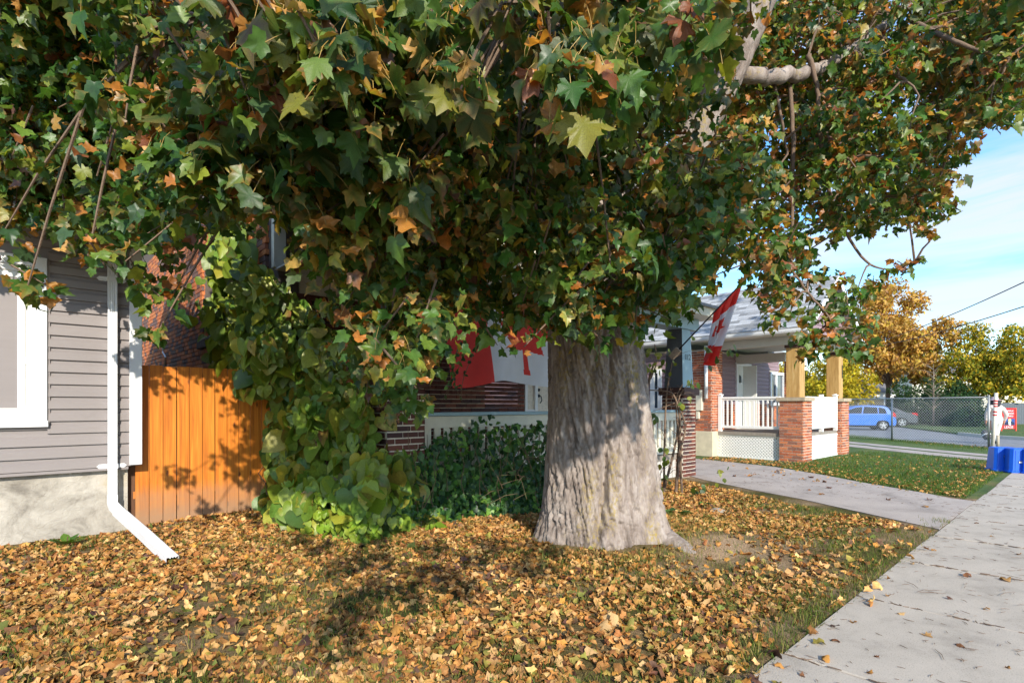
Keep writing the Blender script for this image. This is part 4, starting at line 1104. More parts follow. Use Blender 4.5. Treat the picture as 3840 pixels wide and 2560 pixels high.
def bark_tube(path, radii, nth, nz, twist, seed, flare=None, amp=0.022, ridge=0.055, lenr=0.24):
    """swept trunk with furrowed bark displaced as real relief"""
    path = np.array(path, float); tt = np.linspace(0, 1, len(path))
    t = np.linspace(0, 1, nz)
    # smooth interpolation of the axis
    def sm(a):
        k = np.interp(t, tt, a); ker = np.hanning(max(3, nz // 9 | 1)); ker /= ker.sum()
        p = np.pad(k, len(ker) // 2, mode='reflect', reflect_type='odd'); return np.convolve(p, ker, 'valid')[:nz]
    P = np.stack([sm(path[:, i]) for i in range(3)], 1); Rr = sm(np.array(radii, float))
    tan = np.gradient(P, axis=0); tan /= np.linalg.norm(tan, axis=1, keepdims=True)
    ref = np.tile(np.array([1.0, 0, 0]), (nz, 1)); ref -= tan * (ref * tan).sum(1, keepdims=True); ref /= np.linalg.norm(ref, axis=1, keepdims=True)
    bi = np.cross(tan, ref)
    s = np.concatenate([[0], np.cumsum(np.linalg.norm(np.diff(P, axis=0), axis=1))])
    th = np.linspace(0, 2 * math.pi, nth, endpoint=False)
    TH_, S_ = np.meshgrid(th, s)
    R0 = Rr[:, None] * np.ones_like(TH_)
    if flare is not None: R0 = flare(TH_, S_, R0)
    ta = TH_ + twist * S_
    rm = float(np.mean(Rr))
    cx_, cy_ = np.cos(ta) * rm, np.sin(ta) * rm
    wx = (fbm(cx_ * 6 + seed, cy_ * 6, S_ * 3, 3) - 0.5)
    a1 = fbm(cx_ / ridge + wx * 2.2, cy_ / ridge + seed, S_ / lenr + wx, 2)
    a2 = fbm(cx_ / ridge * 2.1 + seed, cy_ / ridge * 2.1, S_ / lenr * 2.4 + wx, 2)
    cre = np.clip(np.abs(a1 - 0.5) / 0.13, 0, 1) ** 0.7
    cre2 = np.clip(np.abs(a2 - 0.5) / 0.13, 0, 1) ** 0.8
    hlow = fbm(cx_ * 3 + seed, cy_ * 3, S_ * 1.1, 3) - 0.5
    D = amp * (cre - 0.75) + amp * 0.45 * (cre2 - 0.75) + 0.10 * rm * hlow
    Rf = R0 + D
    V = P[:, None, :] + ref[:, None, :] * (np.cos(TH_) * Rf)[..., None] + bi[:, None, :] * (np.sin(TH_) * Rf)[..., None]
    V = V.reshape(-1, 3)
    i, j = np.meshgrid(np.arange(nth), np.arange(nz - 1)); i2 = (i + 1) % nth
    T_ = np.stack([j * nth + i, j * nth + i2, (j + 1) * nth + i2, (j + 1) * nth + i], -1).reshape(-1, 4)
    return V, T_

def tflare(TH_, S_, R0):
    e = np.exp(-S_ / 0.30)
    lob = 0
    for a, w, g in ((-1.32, 0.32, 1.0), (-2.45, 0.28, 0.55), (2.75, 0.36, 0.85), (-0.3, 0.35, 0.7), (0.8, 0.4, 0.7), (1.9, 0.4, 0.7)):
        dl = np.angle(np.exp(1j * (TH_ - a))); lob = lob + g * np.exp(-(dl / w) ** 2)
    # seam between the two fused stems
    sa = -2.62 + 0.22 * S_
    gr = np.exp(-(np.angle(np.exp(1j * (TH_ - sa))) / 0.06) ** 2)
    sb = -1.95 + 0.30 * S_
    gr2 = np.exp(-(np.angle(np.exp(1j * (TH_ - sb))) / 0.12) ** 2)
    return R0 + 0.32 * e * lob + 0.06 * np.exp(-S_ / 0.9) * (lob - 0.5) - 0.085 * gr * np.clip(S_ * 2, 0, 1) - 0.03 * gr2
TB = TREE
V, T_ = bark_tube([(TB.x, TB.y, -0.12), (TB.x, TB.y, 0.5), (TB.x - 0.02, TB.y + 0.03, 1.5), (TB.x - 0.06, TB.y + 0.06, 2.4), (TB.x - 0.04, TB.y + 0.08, 3.3)],
                  [0.66, 0.60, 0.525, 0.485, 0.46], 290, 310, 0.30, 4.0, tflare, 0.038, 0.042, 0.36)
trunk = put(bpy.data.objects.new('trunk', mesh_np('trunk', V, T_, None, M_BARK, True)), tree)
def limb(path, radii, name='limb', nth=56, nz=110, seed=1.0, amp=0.012):
    V, T_ = bark_tube(path, radii, nth, nz, 0.15, seed, None, amp, 0.05, 0.2)
    return put(bpy.data.objects.new(name, mesh_np(name, V, T_, None, M_BARK, True)), tree)
top = Vector((TB.x - 0.05, TB.y + 0.08, 3.0))
L_right = [top + Vector((0.15, -0.1, 0)), at(2450, 760, 5.75), at(2600, 520, 5.6), at(2720, 300, 5.5), at(2850, 20, 5.4), at(2960, -350, 5.4), at(3020, -800, 5.6)]
L_left = [top + Vector((-0.2, 0.1, 0)), at(2080, 760, 6.1), at(1990, 520, 6.2), at(1920, 250, 6.3), at(1850, 0, 6.4), at(1800, -400, 6.5)]
L_mid = [top, at(2270, 600, 6.1), at(2330, 300, 6.2), at(2370, 0, 6.4), at(2380, -500, 6.6)]
limb(L_right, [0.34, 0.25, 0.175, 0.155, 0.135, 0.11, 0.07], seed=2.0, amp=0.02)
limb(L_left, [0.34, 0.25, 0.18, 0.16, 0.14, 0.09], seed=3.0)
limb(L_mid, [0.40, 0.28, 0.20, 0.16, 0.10], seed=5.0)
BR = [  # side branches: (points, radii)
    ([at(2760, 265, 5.5), at(2900, 285, 5.6), at(3030, 270, 5.8), at(3140, 215, 6.0), at(3270, 130, 6.3), at(3420, 20, 6.6)], [0.085, 0.075, 0.065, 0.055, 0.05, 0.03]),
    ([at(3030, 205, 5.7), at(3060, 300, 5.7), at(3075, 420, 5.7), at(3110, 520, 5.7), at(3160, 600, 5.7)], [0.028, 0.022, 0.02, 0.016, 0.01]),
    ([at(2960, 300, 5.8), at(2975, 520, 5.8), at(2972, 760, 5.8), at(2968, 1010, 5.8)], [0.022, 0.022, 0.02, 0.01]),
    ([at(2900, 300, 5.7), at(2925, 420, 5.6), at(2950, 560, 5.6)], [0.018, 0.014, 0.01]),
    ([at(3200, 195, 6.0), at(3300, 250, 5.6), at(3400, 305, 5.3)], [0.03, 0.024, 0.014]),
    ([at(3420, 80, 6.2), at(3540, 140, 5.4), at(3660, 185, 5.2), at(3790, 222, 5.0)], [0.03, 0.022, 0.018, 0.012]),
    ([at(2000, 560, 6.1), at(1850, 570, 5.2), at(1640, 590, 4.5), at(1400, 600, 4.0), at(1150, 560, 3.6)], [0.07, 0.06, 0.05, 0.04, 0.02]),
    ([at(1900, 120, 6.3), at(1600, 150, 5.0), at(1200, 120, 3.6), at(700, 60, 3.0)], [0.07, 0.055, 0.04, 0.02]),
    ([at(2020, 640, 6.0), at(1500, 500, 5.8), at(900, 480, 5.4), at(420, 560, 5.0), at(100, 640, 4.8)], [0.09, 0.07, 0.055, 0.04, 0.02]),
    ([at(2300, 500, 6.0), at(2250, 380, 4.8), at(2150, 250, 3.6), at(2000, 60, 2.9)], [0.08, 0.06, 0.04, 0.02]),
    ([at(2600, 520, 5.6), at(2620, 620, 5.0), at(2560, 800, 4.6), at(2450, 950, 4.4)], [0.05, 0.035, 0.025, 0.01]),
    ([at(3270, 130, 6.3), at(3480, 250, 6.6), at(3560, 500, 6.6), at(3500, 740, 6.6)], [0.04, 0.03, 0.02, 0.01]),
    ([at(2968, 1010, 5.8), at(3040, 1110, 5.8), at(3110, 1190, 5.8), at(3115, 1240, 5.8)], [0.014, 0.012, 0.01, 0.006]),
    ([at(3060, 420, 6.2), at(3120, 750, 6.4), at(3230, 960, 6.4), at(3330, 1010, 6.4), at(3430, 985, 6.4)], [0.03, 0.02, 0.014, 0.01, 0.005]),
    ([at(1700, -200, 5.2), at(900, -500, 3.0), at(300, -900, 1.6), Vector((0.0, -0.3, 3.9)), Vector((-0.6, -1.4, 3.8))], [0.08, 0.06, 0.05, 0.03, 0.015]),
]
def smooth_path(pts, rad, n=5):
    pts = [Vector(p) for p in pts]; P = []; Rr = []
    for i in range(len(pts) - 1):
        p0 = pts[max(i-1, 0)]; p1 = pts[i]; p2 = pts[i+1]; p3 = pts[min(i+2, len(pts)-1)]
        for k in range(n):
            t = k / n
            P.append(0.5 * ((2*p1) + (-p0+p2)*t + (2*p0-5*p1+4*p2-p3)*t*t + (-p0+3*p1-3*p2+p3)*t**3)); Rr.append(rad[i] + (rad[i+1]-rad[i])*t)
    P.append(pts[-1]); Rr.append(rad[-1]); return P, Rr
BPTS = []
for pts, rad in BR:
    P, Rr = smooth_path(pts, rad, 6)
    P = [p + Vector((random.uniform(-1, 1), random.uniform(-1, 1), random.uniform(-1, 1))) * r * 0.35 for p, r in zip(P, Rr)]
    BPTS += [(p, r) for p, r in zip(P, Rr)]
    MB().tube(P, Rr, 9).build('branch', M_BARK if rad[0] > 0.045 else M_BARKTWIG, tree, smooth=True)
for L_ in (L_right, L_left, L_mid): BPTS += [(Vector(p), 0.1) for p in L_]

# crown: sprays of leaves through the volume over the yard
LOWX = [-900, 0, 60, 190, 215, 300, 400, 470, 500, 560, 640, 690, 790, 860, 900, 1000, 1250, 1400, 1500, 1590, 1640, 1720, 1850, 1950, 2050, 2200, 2400, 2480, 2560, 2610, 2660, 2790, 2830, 2900, 2980, 3050, 3140, 3300, 3440, 3540, 3585, 3640, 3700, 3840, 4200, 4800]
LOWY = [1150, 1150, 1180, 1190, 1060, 1010, 1010, 1040, 1150, 1330, 1250, 1030, 960, 920, 960, 990, 1190, 1450, 1640, 1570, 1240, 1225, 1300, 1290, 1300, 1330, 1300, 1260, 1210, 1170, 1080, 1050, 1180, 1200, 1060, 1010, 960, 920, 915, 900, 800, 620, 540, 470, 250, 0]
DPX = [-900, 0, 500, 700, 1000, 1500, 1900, 2300, 2700, 3000, 3400, 3840, 4800]
DMIN = [2.7, 2.7, 2.7, 2.7, 2.5, 2.6, 3.0, 3.2, 3.9, 4.9, 5.2, 4.9, 5.0]
DMAX = [5.9, 5.9, 6.2, 6.4, 5.6, 5.2, 5.1, 5.3, 6.6, 8.2, 8.6, 8.6, 8.6]
def canopy_ok(P):
    x, y, z = P
    if y > 7.25 and x < 2.3 and z < 4.2: return False
    if x > 2.3 and y > 5.35 and z < 3.75: return False
    if x > 2.3 and y > 7.4: return False
    if y < 0.6 and z < 3.0: return False
    return True
clumps = []
tries = 0
g2 = np.random.default_rng(21)
def seg_dist(px, py, a, b):
    a = np.array(a, float); b = np.array(b, float); p = np.array([px, py]); t = np.clip(((p - a) @ (b - a)) / ((b - a) @ (b - a)), 0, 1)
    return float(np.linalg.norm(p - a - t * (b - a)))
LK = -LIGHT.z / LIGHT.y; LX = LIGHT.x / LIGHT.y
def shade_ok(P):
    """keep the crown open where the afternoon sun reaches the left house, the fence and the open lawn"""
    x, y, z = P
    t = HY1 - y; X_ = x + LX * t; Z_ = z - LK * t
    ts = (X2 - x) / LX; Ys = y + ts; Zs = z - LK * ts
    if ts > 0 and 8.6 < Ys < 17 and 1.8 < Zs < 4.3 and g2.random() < 0.985: return False
    if Z_ > 0.0 and t > 0:
        if X_ < 1.3 and Z_ < 2.8: return g2.random() < 0.006
        if X_ < 2.25 and Z_ < 2.2: return g2.random() < 0.008
        if 2.2 < X_ < 4.4 and Z_ < 2.8 and g2.random() < 0.88: return False
        return True
    t = z / LK; gx, gy = x + LX * t, y + t
    q = proj(np.array([gx, gy, 0.0]))
    if q[2] < 0.5 or q[1] > 2700: return True
    if 1050 < q[0] < 2150 and q[1] < 2150: return True
    if q[0] < 1050 and gy < 7.9: return g2.random() < 0.02
    if q[1] > 2150: return g2.random() < 0.015
    return g2.random() < 0.15
cells = 0
while len(clumps) < 1420 and tries < 30000:
    tries += 1
    px = g2.uniform(-500, 4350); lowy = np.interp(px, LOWX, LOWY); py = g2.uniform(-750, lowy)
    inframe = -60 < px < 3900 and py > -60
    if not inframe and g2.random() > 0.11: continue
    if 2750 < px and py > 500 and g2.random() < 0.06: continue
    if 1000 < px < 2450 and 250 < py < 1150 and g2.random() < 0.30: continue
    dmin, dmax = np.interp(px, DPX, DMIN), np.interp(px, DPX, DMAX)
    if py < 420 and 800 < px < 2700 and g2.random() < 0.22: dmin = 2.05; dmax = 3.0
    for attempt in range(9):
        d = dmin + (dmax - dmin) * g2.random() ** 0.8
        rc = g2.uniform(0.2, 0.32)
        if d < 2.6: rc *= 0.75
        rpx = rc * F / d
        if py + rpx * 1.12 > lowy: break
        if py + rpx * 0.6 > np.interp(px + rpx, LOWX, LOWY) and 500 < px < 900: break
        if py + rpx * 0.6 > np.interp(px - rpx, LOWX, LOWY) and 700 < px < 1000: break
        if px > 3000 and py + rpx * 0.5 > np.interp(px + rpx * 0.8, LOWX, LOWY): break
        if d < 5.7 and seg_dist(px, py, (2610, 520), (2800, 90)) < 70 + rpx * 0.7 and g2.random() < 0.93: continue
        if d < 5.7 and seg_dist(px, py, (2800, 275), (3080, 275)) < 40 + rpx * 0.8 and g2.random() < 0.92: continue
        if d < 6.0 and seg_dist(px, py, (1990, 560), (1860, 60)) < 60 and g2.random() < 0.6: continue
        P = at(px, py, d)
        if not canopy_ok(P) or not shade_ok(P): continue
        clumps.append((P, rc, 1.0)); break
# unseen sprays added overhead and behind the viewer to shade the crown's front
k = 0
while k < 24:
    P = Vector((g2.uniform(-3.5, 6.5), g2.uniform(-3.5, 2.5), g2.uniform(3.9, 7.5)))
    q = proj(np.array(P))
    if q[2] > 0.4 and -100 < q[0] < 3940 and q[1] > -100: continue
    if not shade_ok(P): continue
    clumps.append((P, g2.uniform(0.3, 0.4), 0.6)); k += 1
k = 0
while k < 52:            # sprays added out of view towards the road to shade the trunk
    t = g2.uniform(3.4, 6.2); P = Vector((TREE.x + g2.uniform(-.7, .55) - LX * t, TREE.y - t, g2.uniform(1.0, 3.0) + LK * t))
    q = proj(np.array(P))
    if q[2] > 0.4 and -100 < q[0] < 3940 and q[1] > -100: continue
    clumps.append((P, 0.26, 0.8)); k += 1
# drooping sprays along the lower edge, placed one by one
EDGE = [(90, 1120, 3.2, .15), (140, 1080, 3.3, .16), (330, 960, 3.1, .16), (370, 985, 3.0, .13), (470, 980, 3.1, .13), (590, 1130, 3.3, .15), (600, 1230, 3.3, .12), (570, 1290, 3.3, .09), (640, 1120, 3.4, .13), (1560, 1530, 4.6, .14), (1480, 1560, 4.9, .14), (1330, 1360, 4.4, .2), (1230, 1170, 4.2, .16), (1380, 1450, 4.8, .18), (1450, 1480, 5.0, .16), (1250, 1330, 5.0, .16), (1300, 1420, 5.0, .16),
        (1850, 1290, 3.6, .11), (1965, 1300, 3.4, .12), (1700, 1230, 3.8, .11), (1760, 1170, 3.9, .15), (1700, 1150, 4.2, .16), (1830, 1215, 4.0, .15), (1960, 1225, 4.2, .16), (2120, 1270, 4.3, .18), (2250, 1290, 4.2, .16), (2380, 1250, 4.4, .2), (2480, 1210, 4.7, .2), (2570, 1160, 5.0, .2), (2450, 1120, 4.8, .24), (2300, 1180, 4.4, .24), (2620, 1100, 5.4, .22),
        (2870, 1150, 5.6, .22), (2900, 1215, 5.6, .16), (2960, 1180, 5.7, .18), (3000, 1290, 5.7, .18), (3080, 1320, 5.7, .2), (3160, 1330, 5.7, .2), (3220, 1270, 5.7, .18), (3020, 1350, 5.7, .12), (3130, 1240, 5.8, .18), (3000, 1100, 6, .24), (3080, 1060, 6, .22), (3150, 1090, 6.1, .18),
        (3210, 1110, 6.3, .14), (3280, 1070, 6.4, .15), (3340, 1030, 6.4, .14), (3400, 1010, 6.4, .13), (3430, 985, 6.4, .09), (3260, 1120, 6.3, .1),
        (3100, 1160, 6.0, .2), (3180, 1170, 6.0, .18), (3230, 1210, 5.9, .16), (3060, 1230, 5.8, .2), (3150, 1290, 5.8, .2), (3250, 1310, 5.8, .14), (3210, 1340, 5.8, .14), (2930, 1110, 6, .2),
        (3500, 880, 6.2, .14), (3560, 790, 6.2, .14), (3560, 700, 6.1, .17), (3620, 560, 5.6, .18), (3700, 470, 5.2, .2), (3790, 440, 5.0, .2)]
for px, py, d, r_ in EDGE: clumps.append((at(px, py - r_ * 0.3 * F / d, d), r_, 0.9))
# low bough overhead and behind the viewer: it throws the dark patch on the lawn
patch = [(1280, 2330), (1330, 2260), (1400, 2200), (1500, 2240), (1560, 2170), (1650, 2150), (1750, 2100), (1850, 2060), (1300, 2120), (1420, 2100), (1700, 2200), (1950, 2140), (1200, 2060), (1600, 2060), (1250, 2390), (2000, 2080), (1120, 2030)]
for px, py in patch:
    G = gp(px, py); t_ = random.uniform(5.6, 6.6)
    clumps.append((Vector((G.x - LX * t_, G.y - t_, LK * t_)), 0.2, 1.5))

pos = []; cen = []
for (P, rc, dens) in clumps:
    n_ = max(5, int(44 * dens * (rc / 0.27) ** 1.6))
    q_ = g2.normal(0, 1, (n_, 3)); q_ /= np.linalg.norm(q_, axis=1, keepdims=True); q_ *= (g2.random((n_, 1)) ** 0.45) * rc
    q_[:, 2] *= 0.8
    pos.append(np.array(P)[None] + q_); cen.append(np.repeat(np.array(P)[None], n_, 0))
pos = np.concatenate(pos); cen = np.concatenate(cen); N = len(pos)
off = pos - cen
tip = off * 1.2; tip[:, 2] *= 0.3; tip /= np.maximum(np.linalg.norm(tip, axis=1, keepdims=True), 1e-6)
tip = tip * 0.75 + g2.normal(0, 0.35, (N, 3)) + np.array([0, 0, -0.75])
nor = off / np.maximum(np.linalg.norm(off, axis=1, keepdims=True), 1e-6) * 0.6 + np.array([-0.22, -0.26, 0.55]) + g2.normal(0, 0.55, (N, 3))
R = frames(tip, nor)
size = g2.uniform(0.058, 0.108, N) * np.where(g2.random(N) < 0.12, 1.3, 1.0)
qx, qy, qd = proj(pos); size *= np.where((qd < 2.7) & (qd > 0.5), g2.uniform(0.95, 1.4, N), np.where(qd < 3.6, 0.9, 1.0))
shapes, tris = leaf_variants(MAPLE, (0, 0.22), 18, 0.42, 0.5, 0.8, 5, 0.07)
hi_s, hi_t = leaf_variants(MAPLE_HI, (0, 0.22), 18, 0.42, 0.5, 0.8, 5, 0.06)
shapes = np.concatenate([shapes, crumple(MAPLE, (0, 0.22), 12, 15)[0]]); hi_s = np.concatenate([hi_s, crumple(MAPLE_HI, (0, 0.22), 12, 15)[0]])
var = np.where(g2.random(N) < 0.22, g2.integers(18, 30, N), g2.integers(0, 18, N))
px, py, d = proj(pos)
base = palette(g2, N, [lin(56, 88, 36), lin(70, 102, 42), lin(92, 114, 46), lin(46, 76, 38), lin(122, 130, 48), lin(60, 84, 52), lin(150, 124, 48), lin(92, 62, 52)], [26, 28, 18, 14, 11, 10, 2, 1])
brown = fbm(pos[:, 0] * 0.8, pos[:, 1] * 0.8, pos[:, 2] * 0.8, 2)
base *= 1.42
edge = palette(g2, N, [lin(176, 112, 46), lin(196, 140, 74), lin(130, 76, 44), lin(120, 116, 50), lin(206, 158, 96)], [30, 26, 16, 14, 14])
burn = np.clip(g2.normal(0.03, 0.30, N) + (brown - 0.5) * 0.9, 0, 1)
dry = g2.random(N) < 0.115 + 0.08 * (px > 2700)
var[dry] = g2.integers(18, 30, int(dry.sum()))
base[dry] = palette(g2, int(dry.sum()), [lin(196, 132, 62), lin(212, 162, 94), lin(150, 94, 56), lin(178, 114, 48)], [4, 4, 2, 2])
vis = (px > -30) & (px < 3870) & (py > -30) & (py < 2560) & (d > 0.6)
score = np.where(vis, size / np.maximum(d, 0.3), -1)
crown, bigl = split_leaves(tree, 'leaf', 'crown', pos, R, size, var, shapes, tris, base, edge, burn, M_LEAF, 300, g2, score, hi=(hi_s, hi_t))
# twigs carrying the sprays, and petioles
tw = MB()
bp = np.array([list(p) for p, r in BPTS])
for k, (P, rc, dens) in enumerate(clumps):
    P = Vector(P)
    dd = np.linalg.norm(bp - np.array(P), axis=1); j = int(np.argmin(dd))
    if dd[j] < 2.2 and k % 2 == 0:
        Q = Vector(bp[j]); mid = (P + Q) / 2 + Vector((random.uniform(-.1, .1), random.uniform(-.1, .1), 0.12 * dd[j]))
        tw.tube([Q, Q.lerp(mid, 0.55) + Vector((0, 0, 0.03)), mid, mid.lerp(P, 0.55), P + Vector((0, 0, -rc * 0.3))], [0.013, 0.011, 0.009, 0.007, 0.004], 5, False)
    else:
        a = Vector((random.uniform(-1, 1), random.uniform(-1, 1), 0.6)).normalized()
        tw.tube([P + a * rc, P + a * rc * 0.3, P - a * rc * 0.6], [0.007, 0.005, 0.003], 4, False)
tag(tw.build('twigs', M_BARKTWIG, tree), kind='stuff')
pet = MB()
for k in np.argsort(-score)[:900]:
    p = Vector(pos[k]); t_ = Vector(R[k][:, 1]); n_ = Vector(R[k][:, 2])
    e = p - t_ * size[k] * 0.7 + Vector((0, 0, size[k] * 0.35))
    pet.tube([p, p.lerp(e, 0.5) + n_ * 0.01, e], [0.0016, 0.0014, 0.0016], 3, False)
tag(pet.build('petioles', plain('petiole', (150, 122, 58), 0.6, 0.2, 10), tree), kind='stuff')
# surface root
rt = MB(); P_, R_ = smooth_path([(4.92, 3.0, 0.10), (4.86, 2.75, 0.06), (4.80, 2.62, 0.02), (4.74, 2.5, -0.01), (4.7, 2.35, -0.08)], [0.16, 0.11, 0.07, 0.05, 0.04], 6)
rt.tube(P_, R_, 12).build('root', M_BARK, tree, smooth=True)

# ------------------------------------------------------------------ vine over the porch corner
vine = thing('climbing_vine', gp(1250, 2000), 'mound of large heart-shaped yellowing vine leaves climbing the porch corner beside the fence', 'vine')
g3 = np.random.default_rng(31)
def vbase(px): return np.interp(px, [760, 960, 1060, 1150, 1350, 1500, 1600, 1760, 2060], [1850, 1880, 1975, 2010, 2035, 2010, 1985, 1960, 1950])
def vtop(px): return np.interp(px, [940, 960, 1000, 1250, 1420, 1560, 1640], [1520, 1420, 1360, 1330, 1440, 1640, 1900])
rows = []
for _ in range(1000):
    px = g3.uniform(950, 1640); t0, b0 = vtop(px), vbase(px)
    py = t0 + (b0 - t0) * g3.random() ** 0.9
    if 1380 < px < 1520 and 1520 < py < 1650 and g3.random() < 0.8: continue
    s_ = 1 - (py - t0) / (b0 - t0)
    dB = F * EYE / (b0 - HY)
    dd = dB + 0.85 * s_ ** 1.3 + g3.exponential(0.16) - 0.12 + 0.16 * math.sin(px * 0.021 + 1) + 0.16 * math.sin(py * 0.019 + px * 0.006)
    P = at(px, py, dd)
    if P.z < 0.03: continue
    if P.y > FY - 0.05 and P.x < 2.78: continue
    rows.append((P, (g3.uniform(0.07, 0.14) if g3.random() < 0.25 else g3.uniform(0.15, 0.30)) * (0.8 if s_ > 0.85 else 1), 0))
for _ in range(620):      # the column climbing the side wall of the brick house
    py = g3.uniform(820, 1470); cxp = np.interp(py, [820, 1000, 1200, 1400, 1470], [870, 860, 850, 880, 930]); hw = np.interp(py, [820, 950, 1150, 1470], [60, 80, 85, 90])
    px = cxp + g3.normal(0, 0.55) * hw
    P = onX(px, py, X2 - 0.03 - g3.exponential(0.13))
    if P.y < FY + 0.1 and P.z < 2.0: continue
    rows.append((P, g3.uniform(0.13, 0.26), 1))
for _ in range(760):      # and spilling forward over the fence end
    px = g3.uniform(890, 1260); py = g3.uniform(np.interp(px, [890, 1000, 1260], [960, 1000, 1250]), 1470)
    rows.append((at(px, py, 6.75 + g3.exponential(0.25) + 0.15 * math.sin(px * 0.03) + 0.15 * math.sin(py * 0.023)), g3.uniform(0.08, 0.24), 1 if px < 1010 and g3.random() < 0.7 else 0))
for _ in range(130):      # bright young shoots at the foot
    px = g3.uniform(1080, 1500); py = vbase(px) - g3.uniform(0, 170)
    P = at(px, py, F * EYE / (vbase(px) - HY) - g3.uniform(0.0, 0.15)); P.z = max(P.z, 0.03)
    rows.append((P, g3.uniform(0.07, 0.12), 2))
pos = np.array([list(r[0]) for r in rows]); size = np.array([r[1] for r in rows]); kind = np.array([r[2] for r in rows]); N = len(pos)
out = np.tile(np.array([-0.5, -0.7, 0.7]), (N, 1)) + g3.normal(0, 0.62, (N, 3))
tip = np.array([-0.15, -0.25, -1.0]) + g3.normal(0, 0.42, (N, 3))
R = frames(tip, out)
shapes, tris = leaf_variants(HEART, (0, 0.3), 14, 0.4, 0.5, 0.7, 8, 0.08)
var = g3.integers(0, 14, N)
base = palette(g3, N, [lin(98, 126, 44), lin(116, 138, 48), lin(82, 112, 42), lin(134, 142, 54), lin(146, 134, 56), lin(66, 96, 42)], [26, 26, 18, 14, 6, 10])
br = kind == 1; base[br] = palette(g3, int(br.sum()), [lin(112, 134, 40), lin(128, 144, 46), lin(90, 116, 38), lin(146, 148, 46)], [3, 3, 3, 1])
yg = kind == 2; base[yg] = palette(g3, int(yg.sum()), [lin(120, 148, 44), lin(138, 158, 56)], [1, 1])
base *= 1.35
edge = palette(g3, N, [lin(150, 116, 56), lin(170, 132, 76), lin(120, 124, 50), lin(128, 84, 50)], [3, 3, 3, 2])
burn = np.clip(g3.normal(0.12, 0.3, N), 0, 1); burn[kind > 0] *= 0.3
px, py, d = proj(pos)
score = size / d + (g3.random(N) * 0.004) - 0.02 * (d - np.interp(px, [800, 900, 960, 1300, 1640], [9.0, 8.6, 7.0, 5.8, 6.4]))
split_leaves(vine, 'leaf', 'foliage', pos, R, size, var, shapes, tris, base, edge, burn, M_VINE, 290, g3, score)
vs = MB()
for k in range(34):
    px = random.uniform(960, 1600); p0 = gp(px, vbase(px) - 8)
    p0 = p0 + Vector((0.2, 0.25, 0)); h = random.uniform(0.8, 2.0)
    pts = [p0]
    for i in range(6): pts.append(pts[-1] + Vector((random.uniform(-.12, .14), random.uniform(0, .16), h / 6)))
    vs.tube(pts, [0.012, 0.011, 0.01, 0.009, 0.008, 0.006, 0.004], 5, False)
for k in range(14):
    P = onX(random.uniform(810, 920), 1440, X2 - 0.04); pts = [P]
    for i in range(8): pts.append(pts[-1] + Vector((random.uniform(-.01, .01), random.uniform(-.12, .12), 0.3)))
    vs.tube(pts, [0.014] * 5 + [0.01] * 4, 5, False)
tag(vs.build('stems', M_STEM, vine), kind='stuff')

# ------------------------------------------------------------------ dark ivy shrub between vine and trunk
ivy = thing('ivy_shrub', gp(1800, 1960), 'dark green small-leaved shrub against the porch rail beside the maple trunk', 'shrub')
rows = []
for _ in range(5200):
    px = g3.uniform(1480, 2120); tp = np.interp(px, [1480, 1560, 1640, 1750, 1850, 1950, 2120], [1680, 1480, 1430, 1500, 1560, 1580, 1580])
    b0 = vbase(px); py = tp + (b0 - tp) * g3.random() ** 0.75
    if px > 1750 and py < 1740 and g3.random() < 0.45: continue
    s_ = 1 - (py - tp) / (b0 - tp)
    dd = F * EYE / (b0 - HY) + 0.1 + 0.55 * s_ + g3.exponential(0.13)
    P = at(px, py, dd)
    if P.z < 0.02 or P.y > PY2 - 0.03: continue
    rows.append((P, g3.uniform(0.06, 0.115)))
for _ in range(70):     # tendrils in front of the red flag
    t_ = g3.random(); s0 = g3.integers(0, 4)
    px = [1655, 1700, 1770, 1740][s0] + 40 * math.sin(t_ * 3 + s0); py = 1240 + t_ * 250
    rows.append((at(px, py, 6.9), g3.uniform(0.04, 0.075)))
pos = np.array([list(r[0]) for r in rows]); size = np.array([r[1] for r in rows]); N = len(pos)
R = frames(np.array([0, 0, -0.8]) + g3.normal(0, 0.5, (N, 3)), np.array([-0.4, -0.7, 0.55]) + g3.normal(0, 0.4, (N, 3)))
shapes, tris = leaf_variants(LOBED, (0, 0.3), 8, 0.2, 0.25, 0.4, 9, 0.03)
var = g3.integers(0, 8, N)
base = palette(g3, N, [lin(46, 78, 40), lin(58, 92, 44), lin(36, 62, 40), lin(72, 108, 46), lin(96, 128, 52)], [30, 26, 16, 20, 14]) * 1.7
edge = base * 1.05; burn = np.zeros(N)
px, py, d = proj(pos); score = size / d - 0.004 * (d - 6.2)
split_leaves(ivy, 'leaf', 'foliage', pos, R, size, var, shapes, tris, base, edge, burn, M_VINE, 260, g3, score, 16)
iv = MB()
for k in range(22):
    px = random.uniform(1500, 2080); p0 = gp(px, vbase(px) - 6) + Vector((0.1, 0.12, 0)); pts = [p0]; h = random.uniform(0.5, 1.3)
    for i in range(5): pts.append(pts[-1] + Vector((random.uniform(-.12, .12), random.uniform(-.03, .08), h / 5)))
    iv.tube(pts, [0.008, 0.007, 0.006, 0.005, 0.004, 0.003], 5, False)
for k in range(26):     # pale dry stalks beside the trunk
    P = at(random.uniform(1860, 2030), random.uniform(1680, 1860), 6.6); a = Vector((random.uniform(-1, 1), random.uniform(-.6, .2), random.uniform(-.3, .9))).normalized()
    iv.tube([P, P + a * 0.2 + Vector((0, 0, 0.03)), P + a * 0.42], [0.0035, 0.003, 0.002], 4, False)
for s0, x_ in enumerate((1655, 1700, 1770, 1740)):
    iv.tube([at(x_ + 40 * math.sin(t * 0.3 + s0), 1240 + t * 26, 6.9) for t in range(11)], 0.004, 4, False)
